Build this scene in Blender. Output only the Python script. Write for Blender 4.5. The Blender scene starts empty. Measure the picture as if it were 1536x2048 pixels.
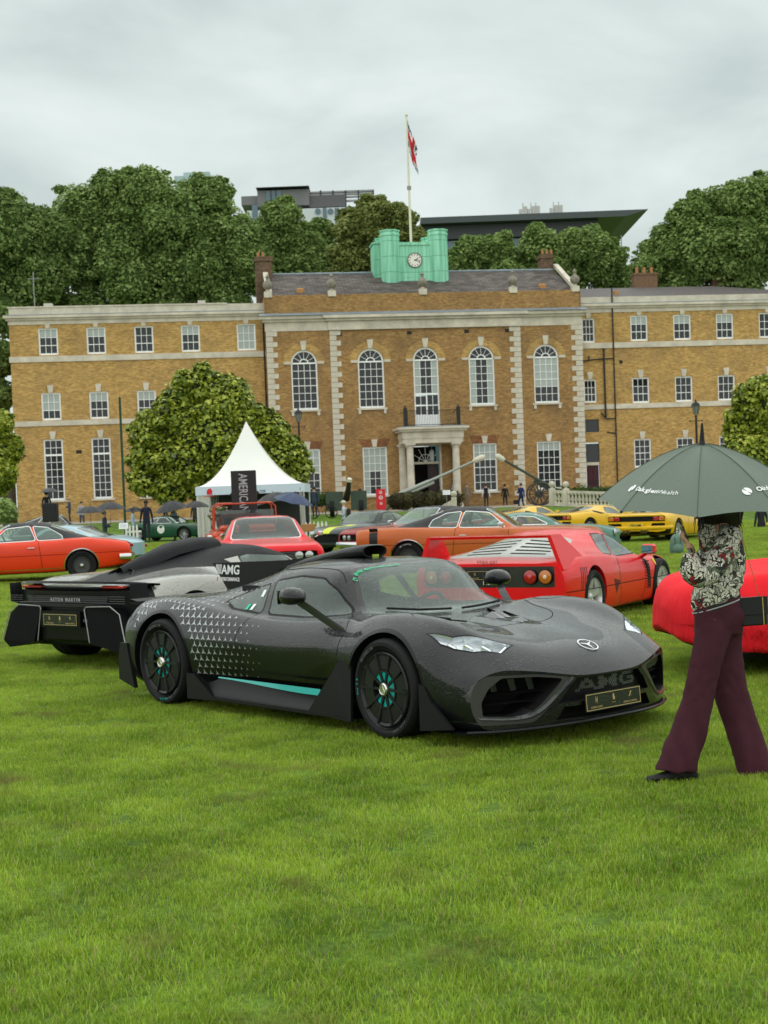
import bpy, bmesh, math, random, numpy as np
from mathutils import Vector, Matrix, noise
from mathutils.bvhtree import BVHTree
PI=math.pi; rad=math.radians
S=bpy.context.scene; COL=S.collection
# ---------------------------------------------------------------- camera
F=2850.; ROLL=.0376; TH=.041; EYE=1.584; PV=1114.8
R0=np.array([1.,0,0]); U0=np.array([0,math.sin(TH),math.cos(TH)]); FW=np.array([0,math.cos(TH),-math.sin(TH)])
CXV=math.cos(ROLL)*R0-math.sin(ROLL)*U0; CYV=math.sin(ROLL)*R0+math.cos(ROLL)*U0
cd=bpy.data.cameras.new('camera'); cam=bpy.data.objects.new('camera',cd); COL.objects.link(cam)
m=Matrix.Identity(4)
for i in range(3): m[i][0]=CXV[i]; m[i][1]=CYV[i]; m[i][2]=-FW[i]
m[2][3]=EYE; cam.matrix_world=m
cd.sensor_fit='VERTICAL'; cd.sensor_height=36; cd.lens=F/2048*36; cd.shift_y=(PV-1024)/2048; cd.clip_end=3000; cd.clip_start=.05
cd.dof.use_dof=True; cd.dof.focus_distance=8.0; cd.dof.aperture_fstop=8.0
S.camera=cam; S.render.resolution_x=768; S.render.resolution_y=1024
# ---------------------------------------------------------------- sky, sun, exposure
W=bpy.data.worlds.new('World'); S.world=W; W.use_nodes=True
def build_world():
    nt=W.node_tree; N=nt.nodes; L=nt.links; N.clear()
    out=N.new('ShaderNodeOutputWorld'); bg=N.new('ShaderNodeBackground'); bg.inputs[1].default_value=.1
    sky=N.new('ShaderNodeTexSky'); sky.sky_type='NISHITA'; sky.sun_disc=False
    sky.sun_elevation=rad(68); sky.sun_rotation=rad(200); sky.dust_density=3
    L.new(sky.outputs[0],bg.inputs[0])
    tc=N.new('ShaderNodeTexCoord'); sep=N.new('ShaderNodeSeparateXYZ'); L.new(tc.outputs['Generated'],sep.inputs[0])
    # cloud deck seen from below: project the direction on a plane so that clouds flatten towards the horizon
    ad=N.new('ShaderNodeMath'); ad.operation='ADD'; ad.inputs[1].default_value=.28; L.new(sep.outputs[2],ad.inputs[0])
    mx=N.new('ShaderNodeMath'); mx.operation='MAXIMUM'; mx.inputs[1].default_value=.05; L.new(ad.outputs[0],mx.inputs[0])
    dv=[]
    for k in range(2):
        d=N.new('ShaderNodeMath'); d.operation='DIVIDE'; L.new(sep.outputs[k],d.inputs[0]); L.new(mx.outputs[0],d.inputs[1]); dv.append(d)
    cb=N.new('ShaderNodeCombineXYZ'); L.new(dv[0].outputs[0],cb.inputs[0]); L.new(dv[1].outputs[0],cb.inputs[1])
    n1=N.new('ShaderNodeTexNoise'); n1.inputs['Scale'].default_value=2.2; n1.inputs['Detail'].default_value=8; n1.inputs['Roughness'].default_value=.52; n1.inputs['Distortion'].default_value=.35
    n2=N.new('ShaderNodeTexNoise'); n2.inputs['Scale'].default_value=.8; n2.inputs['Detail'].default_value=4
    L.new(cb.outputs[0],n1.inputs['Vector']); L.new(cb.outputs[0],n2.inputs['Vector'])
    av=N.new('ShaderNodeMath'); av.operation='MULTIPLY_ADD'; av.inputs[1].default_value=.55; L.new(n1.outputs[0],av.inputs[0])
    ml=N.new('ShaderNodeMath'); ml.operation='MULTIPLY'; ml.inputs[1].default_value=.45; L.new(n2.outputs[0],ml.inputs[0]); L.new(ml.outputs[0],av.inputs[2])
    cr=N.new('ShaderNodeValToRGB'); e=cr.color_ramp.elements
    e[0].position=.38; e[0].color=(.385,.45,.43,1); e[1].position=.60; e[1].color=(.67,.735,.705,1)
    L.new(av.outputs[0],cr.inputs[0])
    bg2=N.new('ShaderNodeBackground'); L.new(cr.outputs[0],bg2.inputs[0])
    zr=N.new('ShaderNodeMapRange'); zr.interpolation_type='SMOOTHSTEP'; zr.inputs[1].default_value=.25; zr.inputs[2].default_value=1; zr.inputs[3].default_value=1; zr.inputs[4].default_value=1.35; L.new(sep.outputs[2],zr.inputs[0]); L.new(zr.outputs[0],bg2.inputs[1])
    mix=N.new('ShaderNodeMixShader'); mix.inputs[0].default_value=.9
    L.new(bg.outputs[0],mix.inputs[1]); L.new(bg2.outputs[0],mix.inputs[2]); L.new(mix.outputs[0],out.inputs[0])
build_world()
sl=bpy.data.lights.new('sun','SUN'); so=bpy.data.objects.new('sun',sl); COL.objects.link(so)
sl.energy=1.5; sl.angle=rad(170); sl.color=(1,.97,.91)
_d=Vector((math.sin(rad(200))*math.cos(rad(68)),math.cos(rad(200))*math.cos(rad(68)),math.sin(rad(68))))
so.rotation_euler=(_d).to_track_quat('Z','Y').to_euler(); so.location=_d*200
S.view_settings.view_transform='Standard'; S.view_settings.look='None'; S.view_settings.gamma=1; S.view_settings.use_curve_mapping=False
S.view_settings.exposure=0.42
# ---------------------------------------------------------------- placing from the survey of the photograph
C0=np.array([0,0,EYE])
def ray(u,v): return (u-768)/F*CXV-(v-PV)/F*CYV+FW
def G(u,v,z=0.):
    d=ray(u,v); return Vector(C0+d*((z-EYE)/d[2]))
def P(u,v,Y):
    d=ray(u,v); return Vector(C0+d*(Y/d[1]))
# ---------------------------------------------------------------- materials
MATS={}
def mat(name,col,rough=.5,metal=0,coat=0,spec=.28,var=0,vs=8,bump=0,bs=60,trans=0,emit=0,drops=0,alpha=1,sheen=0,bd=.01,ior=1.5,coatr=.03,dscale=1.0,cior=1.5):
    if name in MATS: return MATS[name]
    M=bpy.data.materials.new(name); M.use_nodes=True; nt=M.node_tree; N=nt.nodes; L=nt.links
    b=N['Principled BSDF']; I=b.inputs
    I['Base Color'].default_value=(*col,1); I['Roughness'].default_value=rough; I['Metallic'].default_value=metal
    I['Coat Weight'].default_value=coat; I['Coat Roughness'].default_value=coatr; I['Coat IOR'].default_value=cior; I['Specular IOR Level'].default_value=spec; I['IOR'].default_value=ior
    if trans: I['Transmission Weight'].default_value=trans
    if sheen: I['Sheen Weight'].default_value=sheen
    if alpha<1: I['Alpha'].default_value=alpha
    if emit: I['Emission Color'].default_value=(*col,1); I['Emission Strength'].default_value=emit
    tc=N.new('ShaderNodeTexCoord')
    if var:
        n=N.new('ShaderNodeTexNoise'); n.inputs['Scale'].default_value=vs; n.inputs['Detail'].default_value=6; n.inputs['Roughness'].default_value=.6
        L.new(tc.outputs['Object'],n.inputs['Vector'])
        mr=N.new('ShaderNodeMapRange'); mr.inputs[1].default_value=.3; mr.inputs[2].default_value=.7; mr.inputs[3].default_value=1-var; mr.inputs[4].default_value=1+var
        L.new(n.outputs[0],mr.inputs[0])
        vm=N.new('ShaderNodeVectorMath'); vm.operation='SCALE'; vm.inputs[0].default_value=col; L.new(mr.outputs[0],vm.inputs['Scale'])
        L.new(vm.outputs[0],I['Base Color'])
    nrm=None
    if bump:
        n=N.new('ShaderNodeTexNoise'); n.inputs['Scale'].default_value=bs; n.inputs['Detail'].default_value=5
        L.new(tc.outputs['Object'],n.inputs['Vector'])
        bp=N.new('ShaderNodeBump'); bp.inputs['Strength'].default_value=bump; bp.inputs['Distance'].default_value=bd
        L.new(n.outputs[0],bp.inputs['Height']); nrm=bp
    if drops:
        # rain beads: rounded caps on scattered cells, three sizes, cut by a patchy mask
        prev=nrm; hs=None
        for sc,rr,thr in ((42*dscale,.30,.45),(85*dscale,.34,.35),(170*dscale,.36,.3)):
            v=N.new('ShaderNodeTexVoronoi'); v.inputs['Scale'].default_value=sc; L.new(tc.outputs['Object'],v.inputs['Vector'])
            r=N.new('ShaderNodeMapRange'); r.interpolation_type='SMOOTHSTEP'; r.inputs[1].default_value=rr; r.inputs[2].default_value=rr*.35; r.inputs[3].default_value=0; r.inputs[4].default_value=1/sc
            L.new(v.outputs['Distance'],r.inputs[0])
            sp=N.new('ShaderNodeSeparateColor'); L.new(v.outputs['Color'],sp.inputs[0])
            gt=N.new('ShaderNodeMath'); gt.operation='GREATER_THAN'; gt.inputs[1].default_value=thr; L.new(sp.outputs[0],gt.inputs[0])
            mu=N.new('ShaderNodeMath'); mu.operation='MULTIPLY'; L.new(r.outputs[0],mu.inputs[0]); L.new(gt.outputs[0],mu.inputs[1])
            if hs is None: hs=mu
            else:
                mx=N.new('ShaderNodeMath'); mx.operation='MAXIMUM'; L.new(hs.outputs[0],mx.inputs[0]); L.new(mu.outputs[0],mx.inputs[1]); hs=mx
        ge=N.new('ShaderNodeNewGeometry'); sz=N.new('ShaderNodeSeparateXYZ'); L.new(ge.outputs['Normal'],sz.inputs[0])
        up=N.new('ShaderNodeMapRange'); up.inputs[1].default_value=-.05; up.inputs[2].default_value=.6; up.inputs[3].default_value=.12; up.inputs[4].default_value=1; L.new(sz.outputs[2],up.inputs[0])
        mm=N.new('ShaderNodeMath'); mm.operation='MULTIPLY'; L.new(hs.outputs[0],mm.inputs[0]); L.new(up.outputs[0],mm.inputs[1])
        bp=N.new('ShaderNodeBump'); bp.inputs['Strength'].default_value=drops; bp.inputs['Distance'].default_value=1.0
        L.new(mm.outputs[0],bp.inputs['Height'])
        if prev: L.new(prev.outputs[0],bp.inputs['Normal'])
        nrm=bp
    if nrm:
        L.new(nrm.outputs[0],I['Normal'])
        if drops: L.new(nrm.outputs[0],I['Coat Normal'])
    MATS[name]=M; return M
def glass(name,tint=(.25,.4,.36),dens=.55,drops=0,rough=.02):
    """car / window glass: a coated pane that lets part of the light straight through"""
    if name in MATS: return MATS[name]
    M=mat(name,tint,rough,0,0,.5,drops=drops); nt=M.node_tree; N=nt.nodes; L=nt.links
    b=N['Principled BSDF']; b.inputs['Base Color'].default_value=(*[c*.12 for c in tint],1)
    gl=N.new('ShaderNodeBsdfGlossy'); gl.inputs['Roughness'].default_value=rough; gl.inputs[0].default_value=(.93,1,.97,1)
    tr=N.new('ShaderNodeBsdfTransparent'); tr.inputs[0].default_value=(*[.55+.45*c for c in tint],1)
    m1=N.new('ShaderNodeMixShader'); m1.inputs[0].default_value=dens
    L.new(tr.outputs[0],m1.inputs[1]); L.new(b.outputs[0],m1.inputs[2])
    fr=N.new('ShaderNodeFresnel'); fr.inputs[0].default_value=1.55
    if b.inputs['Normal'].links:
        s=b.inputs['Normal'].links[0].from_socket; L.new(s,gl.inputs['Normal']); L.new(s,fr.inputs['Normal'])
    ge=N.new('ShaderNodeNewGeometry'); iv=N.new('ShaderNodeMath'); iv.operation='SUBTRACT'; iv.inputs[0].default_value=1; L.new(ge.outputs['Backfacing'],iv.inputs[1]); fm=N.new('ShaderNodeMath'); fm.operation='MULTIPLY'; L.new(fr.outputs[0],fm.inputs[0]); L.new(iv.outputs[0],fm.inputs[1])
    m2=N.new('ShaderNodeMixShader'); L.new(fm.outputs[0],m2.inputs[0]); L.new(m1.outputs[0],m2.inputs[1]); L.new(gl.outputs[0],m2.inputs[2])
    L.new(m2.outputs[0],N['Material Output'].inputs[0]); return M
# ---------------------------------------------------------------- tagging
def tag(o,label=None,cat=None,group=None,kind=None):
    if label: o['label']=label
    if cat: o['category']=cat
    if group: o['group']=group
    if kind: o['kind']=kind
    return o
def thing(name,label,cat,loc=(0,0,0),rz=0,group=None):
    o=bpy.data.objects.new(name,None); COL.objects.link(o); o.location=loc; o.rotation_euler=(0,0,rz); o.empty_display_size=.2
    return tag(o,label,cat,group)
def link_mesh(name,me,parent=None,loc=None):
    o=bpy.data.objects.new(name,me); COL.objects.link(o)
    if parent: o.parent=parent
    if loc is not None: o.location=loc
    return o
def copy_tree(o,parent=None):
    c=o.copy(); COL.objects.link(c)
    if parent: c.parent=parent
    for ch in list(o.children): copy_tree(ch,c)
    return c
def T(x=0,y=0,z=0): return Matrix.Translation((x,y,z))
def Rm(a,ax): return Matrix.Rotation(a,4,ax)
def frame(o,xd,zd):
    """matrix with origin o, x axis xd and z axis near zd"""
    x=Vector(xd).normalized(); z=Vector(zd); y=z.cross(x).normalized(); z=x.cross(y)
    M=Matrix.Identity(4)
    for i in range(3): M[i][0]=x[i]; M[i][1]=y[i]; M[i][2]=z[i]; M[i][3]=o[i]
    return M
class MB:
    """mesh builder: collects shapes, links them as one object"""
    def __init__(s): s.v=[]; s.f=[]; s.mi=[]; s.M=Matrix.Identity(4); s.m=0
    def add(s,vs,fs,mi=None,M=None):
        o=len(s.v); X=s.M@M if M is not None else s.M
        s.v+=[tuple(X@Vector(p)) for p in vs]; s.f+=[tuple(i+o for i in f) for f in fs]
        s.mi+=[s.m if mi is None else mi]*len(fs); return s
    def box(s,x0,x1,y0,y1,z0,z1,mi=None,M=None):
        v=[(x,y,z) for z in (z0,z1) for x,y in ((x0,y0),(x1,y0),(x1,y1),(x0,y1))]
        return s.add(v,[(3,2,1,0),(4,5,6,7),(0,1,5,4),(1,2,6,5),(2,3,7,6),(3,0,4,7)],mi,M)
    def bbox(s,x0,x1,y0,y1,z0,z1,b=.01,mi=None,M=None):
        """box with chamfered edges"""
        v=[];
        for z,i in ((z0,b),(z0+b,0),(z1-b,0),(z1,b)):
            a0,a1,c0,c1=x0+i,x1-i,y0+i,y1-i
            v+=[(a0+b,c0,z),(a1-b,c0,z),(a1,c0+b,z),(a1,c1-b,z),(a1-b,c1,z),(a0+b,c1,z),(a0,c1-b,z),(a0,c0+b,z)]
        f=[tuple(range(7,-1,-1)),tuple(range(24,32))]
        for r in range(3):
            for k in range(8): f.append((r*8+k,r*8+(k+1)%8,r*8+8+(k+1)%8,r*8+8+k))
        return s.add(v,f,mi,M)
    def lathe(s,prof,n=24,mi=None,M=None,a0=0,a1=2*PI,cap=True):
        """prof = [(r,z)] about the z axis"""
        full=abs(a1-a0-2*PI)<1e-6; k=n if full else n+1; v=[];f=[]
        for r,z in prof:
            for i in range(k):
                a=a0+(a1-a0)*i/n; v.append((r*math.cos(a),r*math.sin(a),z))
        for j in range(len(prof)-1):
            for i in range(n):
                i2=(i+1)%k; f.append((j*k+i,j*k+i2,(j+1)*k+i2,(j+1)*k+i))
        if full and cap:
            if prof[0][0]>1e-5: f.append(tuple(range(n-1,-1,-1)))
            if prof[-1][0]>1e-5: f.append(tuple((len(prof)-1)*k+i for i in range(n)))
        return s.add(v,f,mi,M)
    def cyl(s,r,z0,z1,n=16,mi=None,M=None,r2=None): return s.lathe([(r,z0),(r if r2 is None else r2,z1)],n,mi,M)
    def ball(s,r,n=12,mi=None,M=None,sx=1,sy=1,sz=1):
        p=[(max(r*math.sin(PI*i/(n//2)),1e-6),-r*math.cos(PI*i/(n//2))) for i in range(n//2+1)]
        MM=(M if M is not None else Matrix.Identity(4))@Matrix.Diagonal((sx,sy,sz,1)); return s.lathe(p,n,mi,MM)
    def tube(s,pts,r,n=8,mi=None,cap=True):
        pts=[Vector(p) for p in pts]; k=len(pts); rs=r if isinstance(r,(list,tuple)) else [r]*k; v=[];f=[]; up=None
        for i,p in enumerate(pts):
            t=(pts[min(i+1,k-1)]-pts[max(i-1,0)]).normalized()
            if up is None: up=Vector((0,0,1)) if abs(t.z)<.9 else Vector((1,0,0))
            a=t.cross(up).normalized(); b=a.cross(t).normalized(); up=b
            for j in range(n):
                q=2*PI*j/n; v.append(p+(a*math.cos(q)+b*math.sin(q))*rs[i])
        for i in range(k-1):
            for j in range(n): f.append((i*n+j,i*n+(j+1)%n,(i+1)*n+(j+1)%n,(i+1)*n+j))
        if cap: f+= [tuple(range(n-1,-1,-1)),tuple((k-1)*n+j for j in range(n))]
        return s.add(v,f,mi)
    def prism(s,poly,z0,z1,mi=None,M=None):
        """extrude an xy outline along z"""
        n=len(poly); v=[(x,y,z0) for x,y in poly]+[(x,y,z1) for x,y in poly]
        ar=sum(poly[i][0]*poly[(i+1)%n][1]-poly[(i+1)%n][0]*poly[i][1] for i in range(n))
        f=[tuple(range(n-1,-1,-1)),tuple(range(n,2*n))]+[(i,(i+1)%n,n+(i+1)%n,n+i) for i in range(n)]
        if ar<0: f=[tuple(reversed(q)) for q in f]
        return s.add(v,f,mi,M)
    def text(s,txt,size,M,mi=None,ext=.001,off=0,align='CENTER',sx=1,shear=0):
        v,f=text_mesh(txt,off); 
        if not v: return s
        xs=[p[0] for p in v]; w=max(xs)+min(xs); x0={'CENTER':w/2,'LEFT':min(xs),'RIGHT':max(xs)}[align]
        ys=[p[1] for p in v]; hh=max(ys)-min(0,min(ys)) or 1
        vv=[((p[0]-x0)*size*sx+p[1]*size*shear,(p[1])*size,p[2]*ext) for p in v]
        return s.add(vv,f,mi,M)
    def build(s,name,mats,parent=None,smooth=False,loc=None,ang=40,label=None):
        me=bpy.data.meshes.new(name); me.from_pydata(s.v,[],s.f)
        if not isinstance(mats,(list,tuple)): mats=[mats]
        for mm in mats: me.materials.append(mm)
        if len(mats)>1: me.polygons.foreach_set('material_index',s.mi)
        if smooth:
            me.polygons.foreach_set('use_smooth',[True]*len(me.polygons)); me.update()
            sharp_by_angle(me,ang)
        me.update(); me.validate()
        o=link_mesh(name,me,parent,loc)
        if label: o['label']=label
        return o
def sharp_by_angle(me,ang):
    bm=bmesh.new(); bm.from_mesh(me); c=rad(ang)
    for e in bm.edges:
        if len(e.link_faces)==2: e.smooth=e.calc_face_angle(0)<c
    bm.to_mesh(me); bm.free()
_tm={}
def text_mesh(txt,off=0):
    k=(txt,off)
    if k not in _tm:
        cu=bpy.data.curves.new('t','FONT'); cu.body=txt; cu.size=1; cu.extrude=.5; cu.offset=off; cu.resolution_u=3
        o=bpy.data.objects.new('t',cu); COL.objects.link(o)
        dg=bpy.context.evaluated_depsgraph_get(); dg.update(); me=bpy.data.meshes.new_from_object(o.evaluated_get(dg))
        _tm[k]=([tuple(v.co) for v in me.vertices],[tuple(p.vertices) for p in me.polygons])
        bpy.data.objects.remove(o); bpy.data.curves.remove(cu); bpy.data.meshes.remove(me)
    return _tm[k]
def crv(pts,n):
    """centripetal Catmull-Rom through the points, n samples evenly over the index parameter"""
    p=np.array(pts,float); k=len(p)
    ext=np.vstack([2*p[0]-p[1],p,2*p[-1]-p[-2]]); out=[]
    for s in np.linspace(0,k-1,n):
        i=min(int(s),k-2); t=s-i; a,b,c,d=ext[i:i+4]
        t0=0; t1=t0+max(np.linalg.norm(b-a),1e-6)**.5; t2=t1+max(np.linalg.norm(c-b),1e-6)**.5; t3=t2+max(np.linalg.norm(d-c),1e-6)**.5
        u=t1+(t2-t1)*t
        A1=(t1-u)/(t1-t0)*a+(u-t0)/(t1-t0)*b; A2=(t2-u)/(t2-t1)*b+(u-t1)/(t2-t1)*c; A3=(t3-u)/(t3-t2)*c+(u-t2)/(t3-t2)*d
        B1=(t2-u)/(t2-t0)*A1+(u-t0)/(t2-t0)*A2; B2=(t3-u)/(t3-t1)*A2+(u-t1)/(t3-t1)*A3
        out.append((t2-u)/(t2-t1)*B1+(u-t1)/(t2-t1)*B2)
    return np.array(out)
def smooth01(t): t=min(max(t,0),1); return t*t*(3-2*t)
# ---------------------------------------------------------------- lofted shells
class Shell:
    """body surface lofted through cross-sections [(x,[(y,z)...])] (half sections from bottom centre over the side to top centre),
    mirrored, capped at both ends; outlines are then cut into it so that panes, lamps and vents become parts of their own"""
    def __init__(s,secs,nx=70,ns=36,warp=None,capn=8,cap_in=0):
        secs=sorted(secs,key=lambda a:a[0]); K=len(secs[0][1])
        arr=np.array([[ (x,y,z) for y,z in pts] for x,pts in secs])   # S,K,3
        # along x for every key line
        d=[0]; 
        for i in range(1,len(secs)): d.append(d[-1]+max(.08,secs[i][0]-secs[i-1][0]))
        cnt=[]
        tt=[]
        for i in range(len(secs)-1):
            n=max(2,int(round(nx*(d[i+1]-d[i])/d[-1])));
            tt+=[i+j/n for j in range(n)]
        tt.append(len(secs)-1)
        lines=np.array([crv_at(arr[:,k],tt) for k in range(K)])      # K,NX,3
        NX=len(tt); rings=[]
        for i in range(NX):
            r=crv(lines[:,i],ns+1); r[0,1]=0; r[-1,1]=0; r[:,1]=np.maximum(r[:,1],0); rings.append(r)
        V=np.array(rings); s.NX=NX; s.ns=ns
        bm=bmesh.new(); s.bm=bm; idx={}
        def vert(key,p):
            if key not in idx:
                q=warp(p) if warp else p
                idx[key]=bm.verts.new(q)
            return idx[key]
        def vk(i,j,sg):
            if j in (0,ns): sg=0
            return vert((i,j,sg),(V[i,j,0],V[i,j,1]*(sg or 1),V[i,j,2]))
        for sg in (1,-1):
            for i in range(NX-1):
                for j in range(ns):
                    q=[vk(i,j,sg),vk(i+1,j,sg),vk(i+1,j+1,sg),vk(i,j+1,sg)]
                    if sg<0: q.reverse()
                    try: bm.faces.new(q[::-1])
                    except ValueError: pass
            for e,i in ((0,0),(1,NX-1)):
                h=ns//2
                def cv(j,t):
                    if t==0: return vk(i,j,sg)
                    if t==capn or j==h: return vk(i,ns-j,sg)
                    p=V[i,j]*(1-t/capn)+V[i,ns-j]*(t/capn)
                    k=(i,'c',j,t,0 if j==0 else sg); return vert(k,(p[0]+(cap_in if e==0 else -cap_in)*0,p[1]*sg,p[2]))
                for j in range(h):
                    for t in range(capn):
                        q=[]
                        for w in (cv(j,t),cv(j+1,t),cv(j+1,t+1),cv(j,t+1)):
                            if w not in q: q.append(w)
                        if len(q)<3: continue
                        if (sg<0)!=(e==0): q.reverse()
                        try: bm.faces.new(q)
                        except ValueError: pass
        bm.normal_update()
        s.part=bm.faces.layers.int.new('part'); s.names=['body']; s.mats=[None]; s.opts=[{}]
        s.bvh=BVHTree.FromBMesh(bm)
    def imprint(s,poly,ax=(0,2),sel=None,closed=True):
        """cut the outline (in the plane of axes ax) into the surface; returns the faces inside"""
        bm=s.bm; a,b=ax; c=3-a-b; n=len(poly)
        P2=[Vector(p) for p in poly]
        xs=[p[0] for p in poly]; ys=[p[1] for p in poly]
        lo=(min(xs),min(ys)); hi=(max(xs),max(ys))
        def cand():
            out=[]
            for f in bm.faces:
                if sel and not sel(f.calc_center_median(),f.normal): continue
                vs=[v.co for v in f.verts]
                if max(v[a] for v in vs)<lo[0] or min(v[a] for v in vs)>hi[0] or max(v[b] for v in vs)<lo[1] or min(v[b] for v in vs)>hi[1]: continue
                out.append(f)
            return out
        F_=set(cand())
        for i in range(n):
            p,q=P2[i],P2[(i+1)%n]; d=q-p
            if d.length<1e-6: continue
            d.normalize(); nn=Vector((-d.y,d.x)); L_=(q-p).length
            no=[0,0,0]; no[a]=nn.x; no[b]=nn.y; co=[0,0,0]; co[a]=p.x; co[b]=p.y
            hit=[]
            for f in F_:
                if not f.is_valid: continue
                mn=1e9;mx=-1e9;tn=1e9;tx=-1e9
                for v in f.verts:
                    w=Vector((v.co[a],v.co[b]))-p; o=w.dot(nn); t=w.dot(d)
                    mn=min(mn,o);mx=max(mx,o);tn=min(tn,t);tx=max(tx,t)
                if mn<-1e-5 and mx>1e-5 and tx>-1e-4 and tn<L_+1e-4: hit.append(f)
            if not hit: continue
            ge=set(hit)
            for f in hit: ge.update(f.edges); ge.update(f.verts)
            r=bmesh.ops.bisect_plane(bm,geom=list(ge),dist=1e-5,plane_co=co,plane_no=no)
            F_={f for f in F_ if f.is_valid}|{g for g in r['geom'] if isinstance(g,bmesh.types.BMFace)}
        ins=[]
        for f in F_:
            if not f.is_valid: continue
            ce=f.calc_center_median()
            if sel and not sel(ce,f.normal): continue
            if inside((ce[a],ce[b]),poly): ins.append(f)
        return ins
    def pid(s,name,m,**k):
        s.names.append(name); s.mats.append(m); s.opts.append(k); return len(s.names)-1
    def assign(s,faces,pid):
        for f in faces:
            if f.is_valid: f[s.part]=pid
    def cut(s,faces): bmesh.ops.delete(s.bm,geom=[f for f in faces if f.is_valid],context='FACES')
    def recess(s,faces,vec,wall=None,floor=None):
        """push a region in along vec; walls and floor get part ids"""
        faces=[f for f in faces if f.is_valid]
        if not faces: return []
        r=bmesh.ops.extrude_face_region(s.bm,geom=faces)
        nv=[g for g in r['geom'] if isinstance(g,bmesh.types.BMVert)]; nf=[g for g in r['geom'] if isinstance(g,bmesh.types.BMFace)]
        bmesh.ops.delete(s.bm,geom=[f for f in faces if f.is_valid],context='FACES')
        v=Vector(vec)
        for q in nv: q.co+=v
        ws=set()
        for f in nf:
            for e in f.edges:
                for g in e.link_faces:
                    if g not in nf: ws.add(g)
        if wall is not None:
            for g in ws: g[s.part]=wall
        if floor is not None:
            for g in nf: g[s.part]=floor
        return nf
    def lip(s,test,fn):
        """extrude the open edges for which test(midpoint) holds and move the new rim with fn"""
        es=[e for e in s.bm.edges if e.is_boundary and test((e.verts[0].co+e.verts[1].co)/2)]
        r=bmesh.ops.extrude_edge_only(s.bm,edges=es)
        for g in r['geom']:
            if isinstance(g,bmesh.types.BMVert): g.co=Vector(fn(g.co))
    def finish(s,parent,body_mat,body_name='body',ang=32):
        bm=s.bm; bmesh.ops.remove_doubles(bm,verts=bm.verts,dist=2e-5); bm.normal_update()
        for e in bm.edges:
            if len(e.link_faces)==2: e.smooth=e.calc_face_angle(0)<rad(ang)
        for f in bm.faces: f.smooth=True
        full=bpy.data.meshes.new('full'); bm.to_mesh(full)
        nrm=np.zeros(len(full.loops)*3); full.corner_normals.foreach_get('vector',nrm); nrm=nrm.reshape(-1,3)
        pv=np.zeros(len(full.polygons),dtype=int); full.attributes['part'].data.foreach_get('value',pv)
        co=np.zeros(len(full.vertices)*3); full.vertices.foreach_get('co',co); co=co.reshape(-1,3)
        s.mats[0]=body_mat; s.names[0]=body_name; obs={}
        polys=full.polygons
        for pid in sorted(set(pv)):
            ps=[polys[int(i)] for i in np.nonzero(pv==pid)[0]]
            mp={}; vs=[]; fs=[]; nn=[]
            for p in ps:
                q=[]
                for li,vi in zip(p.loop_indices,p.vertices):
                    if vi not in mp: mp[vi]=len(vs); vs.append(co[vi])
                    q.append(mp[vi]); nn.append(nrm[li])
                fs.append(q)
            me=bpy.data.meshes.new(s.names[pid]); me.from_pydata(vs,[],fs); me.materials.append(s.mats[pid])
            me.polygons.foreach_set('use_smooth',[True]*len(fs)); me.update(); me.normals_split_custom_set(nn)
            k=s.opts[pid]; par=k.get('parent'); par=obs.get(par,parent) if par else parent
            o=link_mesh(s.names[pid],me,par); 
            if k.get('label'): o['label']=k['label']
            obs[s.names[pid]]=o
        bpy.data.meshes.remove(full); bm.free(); return obs
    def drop(s,x,y,z,d):
        h=s.bvh.ray_cast(Vector((x,y,z)),Vector(d).normalized()); return h
def crv_at(p,ts):
    p=np.array(p,float); k=len(p); ext=np.vstack([2*p[0]-p[1],p,2*p[-1]-p[-2]]); out=[]
    for s in ts:
        i=min(int(s),k-2); t=s-i; a,b,c,d=ext[i:i+4]
        h=c[0]-b[0] or 1e-6   # hermite in x with limited slopes: no overshoot between stations
        x=b[0]+t*h; q=[x]
        for j in (1,2):
            s0=(c[j]-b[j])/h; sm=(b[j]-a[j])/((b[0]-a[0]) or 1e-6); sp=(d[j]-c[j])/((d[0]-c[0]) or 1e-6)
            h0=(b[0]-a[0]) or 1e-6; h1=(d[0]-c[0]) or 1e-6
            m0=0 if sm*s0<=0 else 3*(h0+h)/((2*h+h0)/sm+(h+2*h0)/s0)
            m1=0 if sp*s0<=0 else 3*(h+h1)/((2*h1+h)/s0+(h1+2*h)/sp)
            if i==0: m0=s0
            if i==k-2: m1=s0
            q.append((2*t**3-3*t**2+1)*b[j]+(t**3-2*t**2+t)*h*m0+(-2*t**3+3*t**2)*c[j]+(t**3-t**2)*h*m1)
        out.append(q)
    return np.array(out)
def inside(p,poly):
    x,y=p; r=False; n=len(poly); j=n-1
    for i in range(n):
        xi,yi=poly[i]; xj,yj=poly[j]
        if (yi>y)!=(yj>y) and x<(xj-xi)*(y-yi)/(yj-yi)+xi: r=not r
        j=i
    return r
def circ(cx,cy,r,n=40,a0=0,a1=2*PI): return [(cx+r*math.cos(a0+(a1-a0)*i/n),cy+r*math.sin(a0+(a1-a0)*i/n)) for i in range(n)]
def grow(poly,d):
    n=len(poly); ar=sum(poly[i][0]*poly[(i+1)%n][1]-poly[(i+1)%n][0]*poly[i][1] for i in range(n)); sg=1 if ar>0 else -1; out=[]
    for i in range(n):
        a,b,c=Vector(poly[i-1]),Vector(poly[i]),Vector(poly[(i+1)%n])
        d1=(b-a).normalized(); d2=(c-b).normalized(); n1=Vector((d1.y,-d1.x))*sg; n2=Vector((d2.y,-d2.x))*sg
        m_=(n1+n2); 
        if m_.length<1e-6: m_=n1
        m_.normalize(); k=d/max(.4,m_.dot(n1)); out.append((b.x+m_.x*k,b.y+m_.y*k))
    return out
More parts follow.
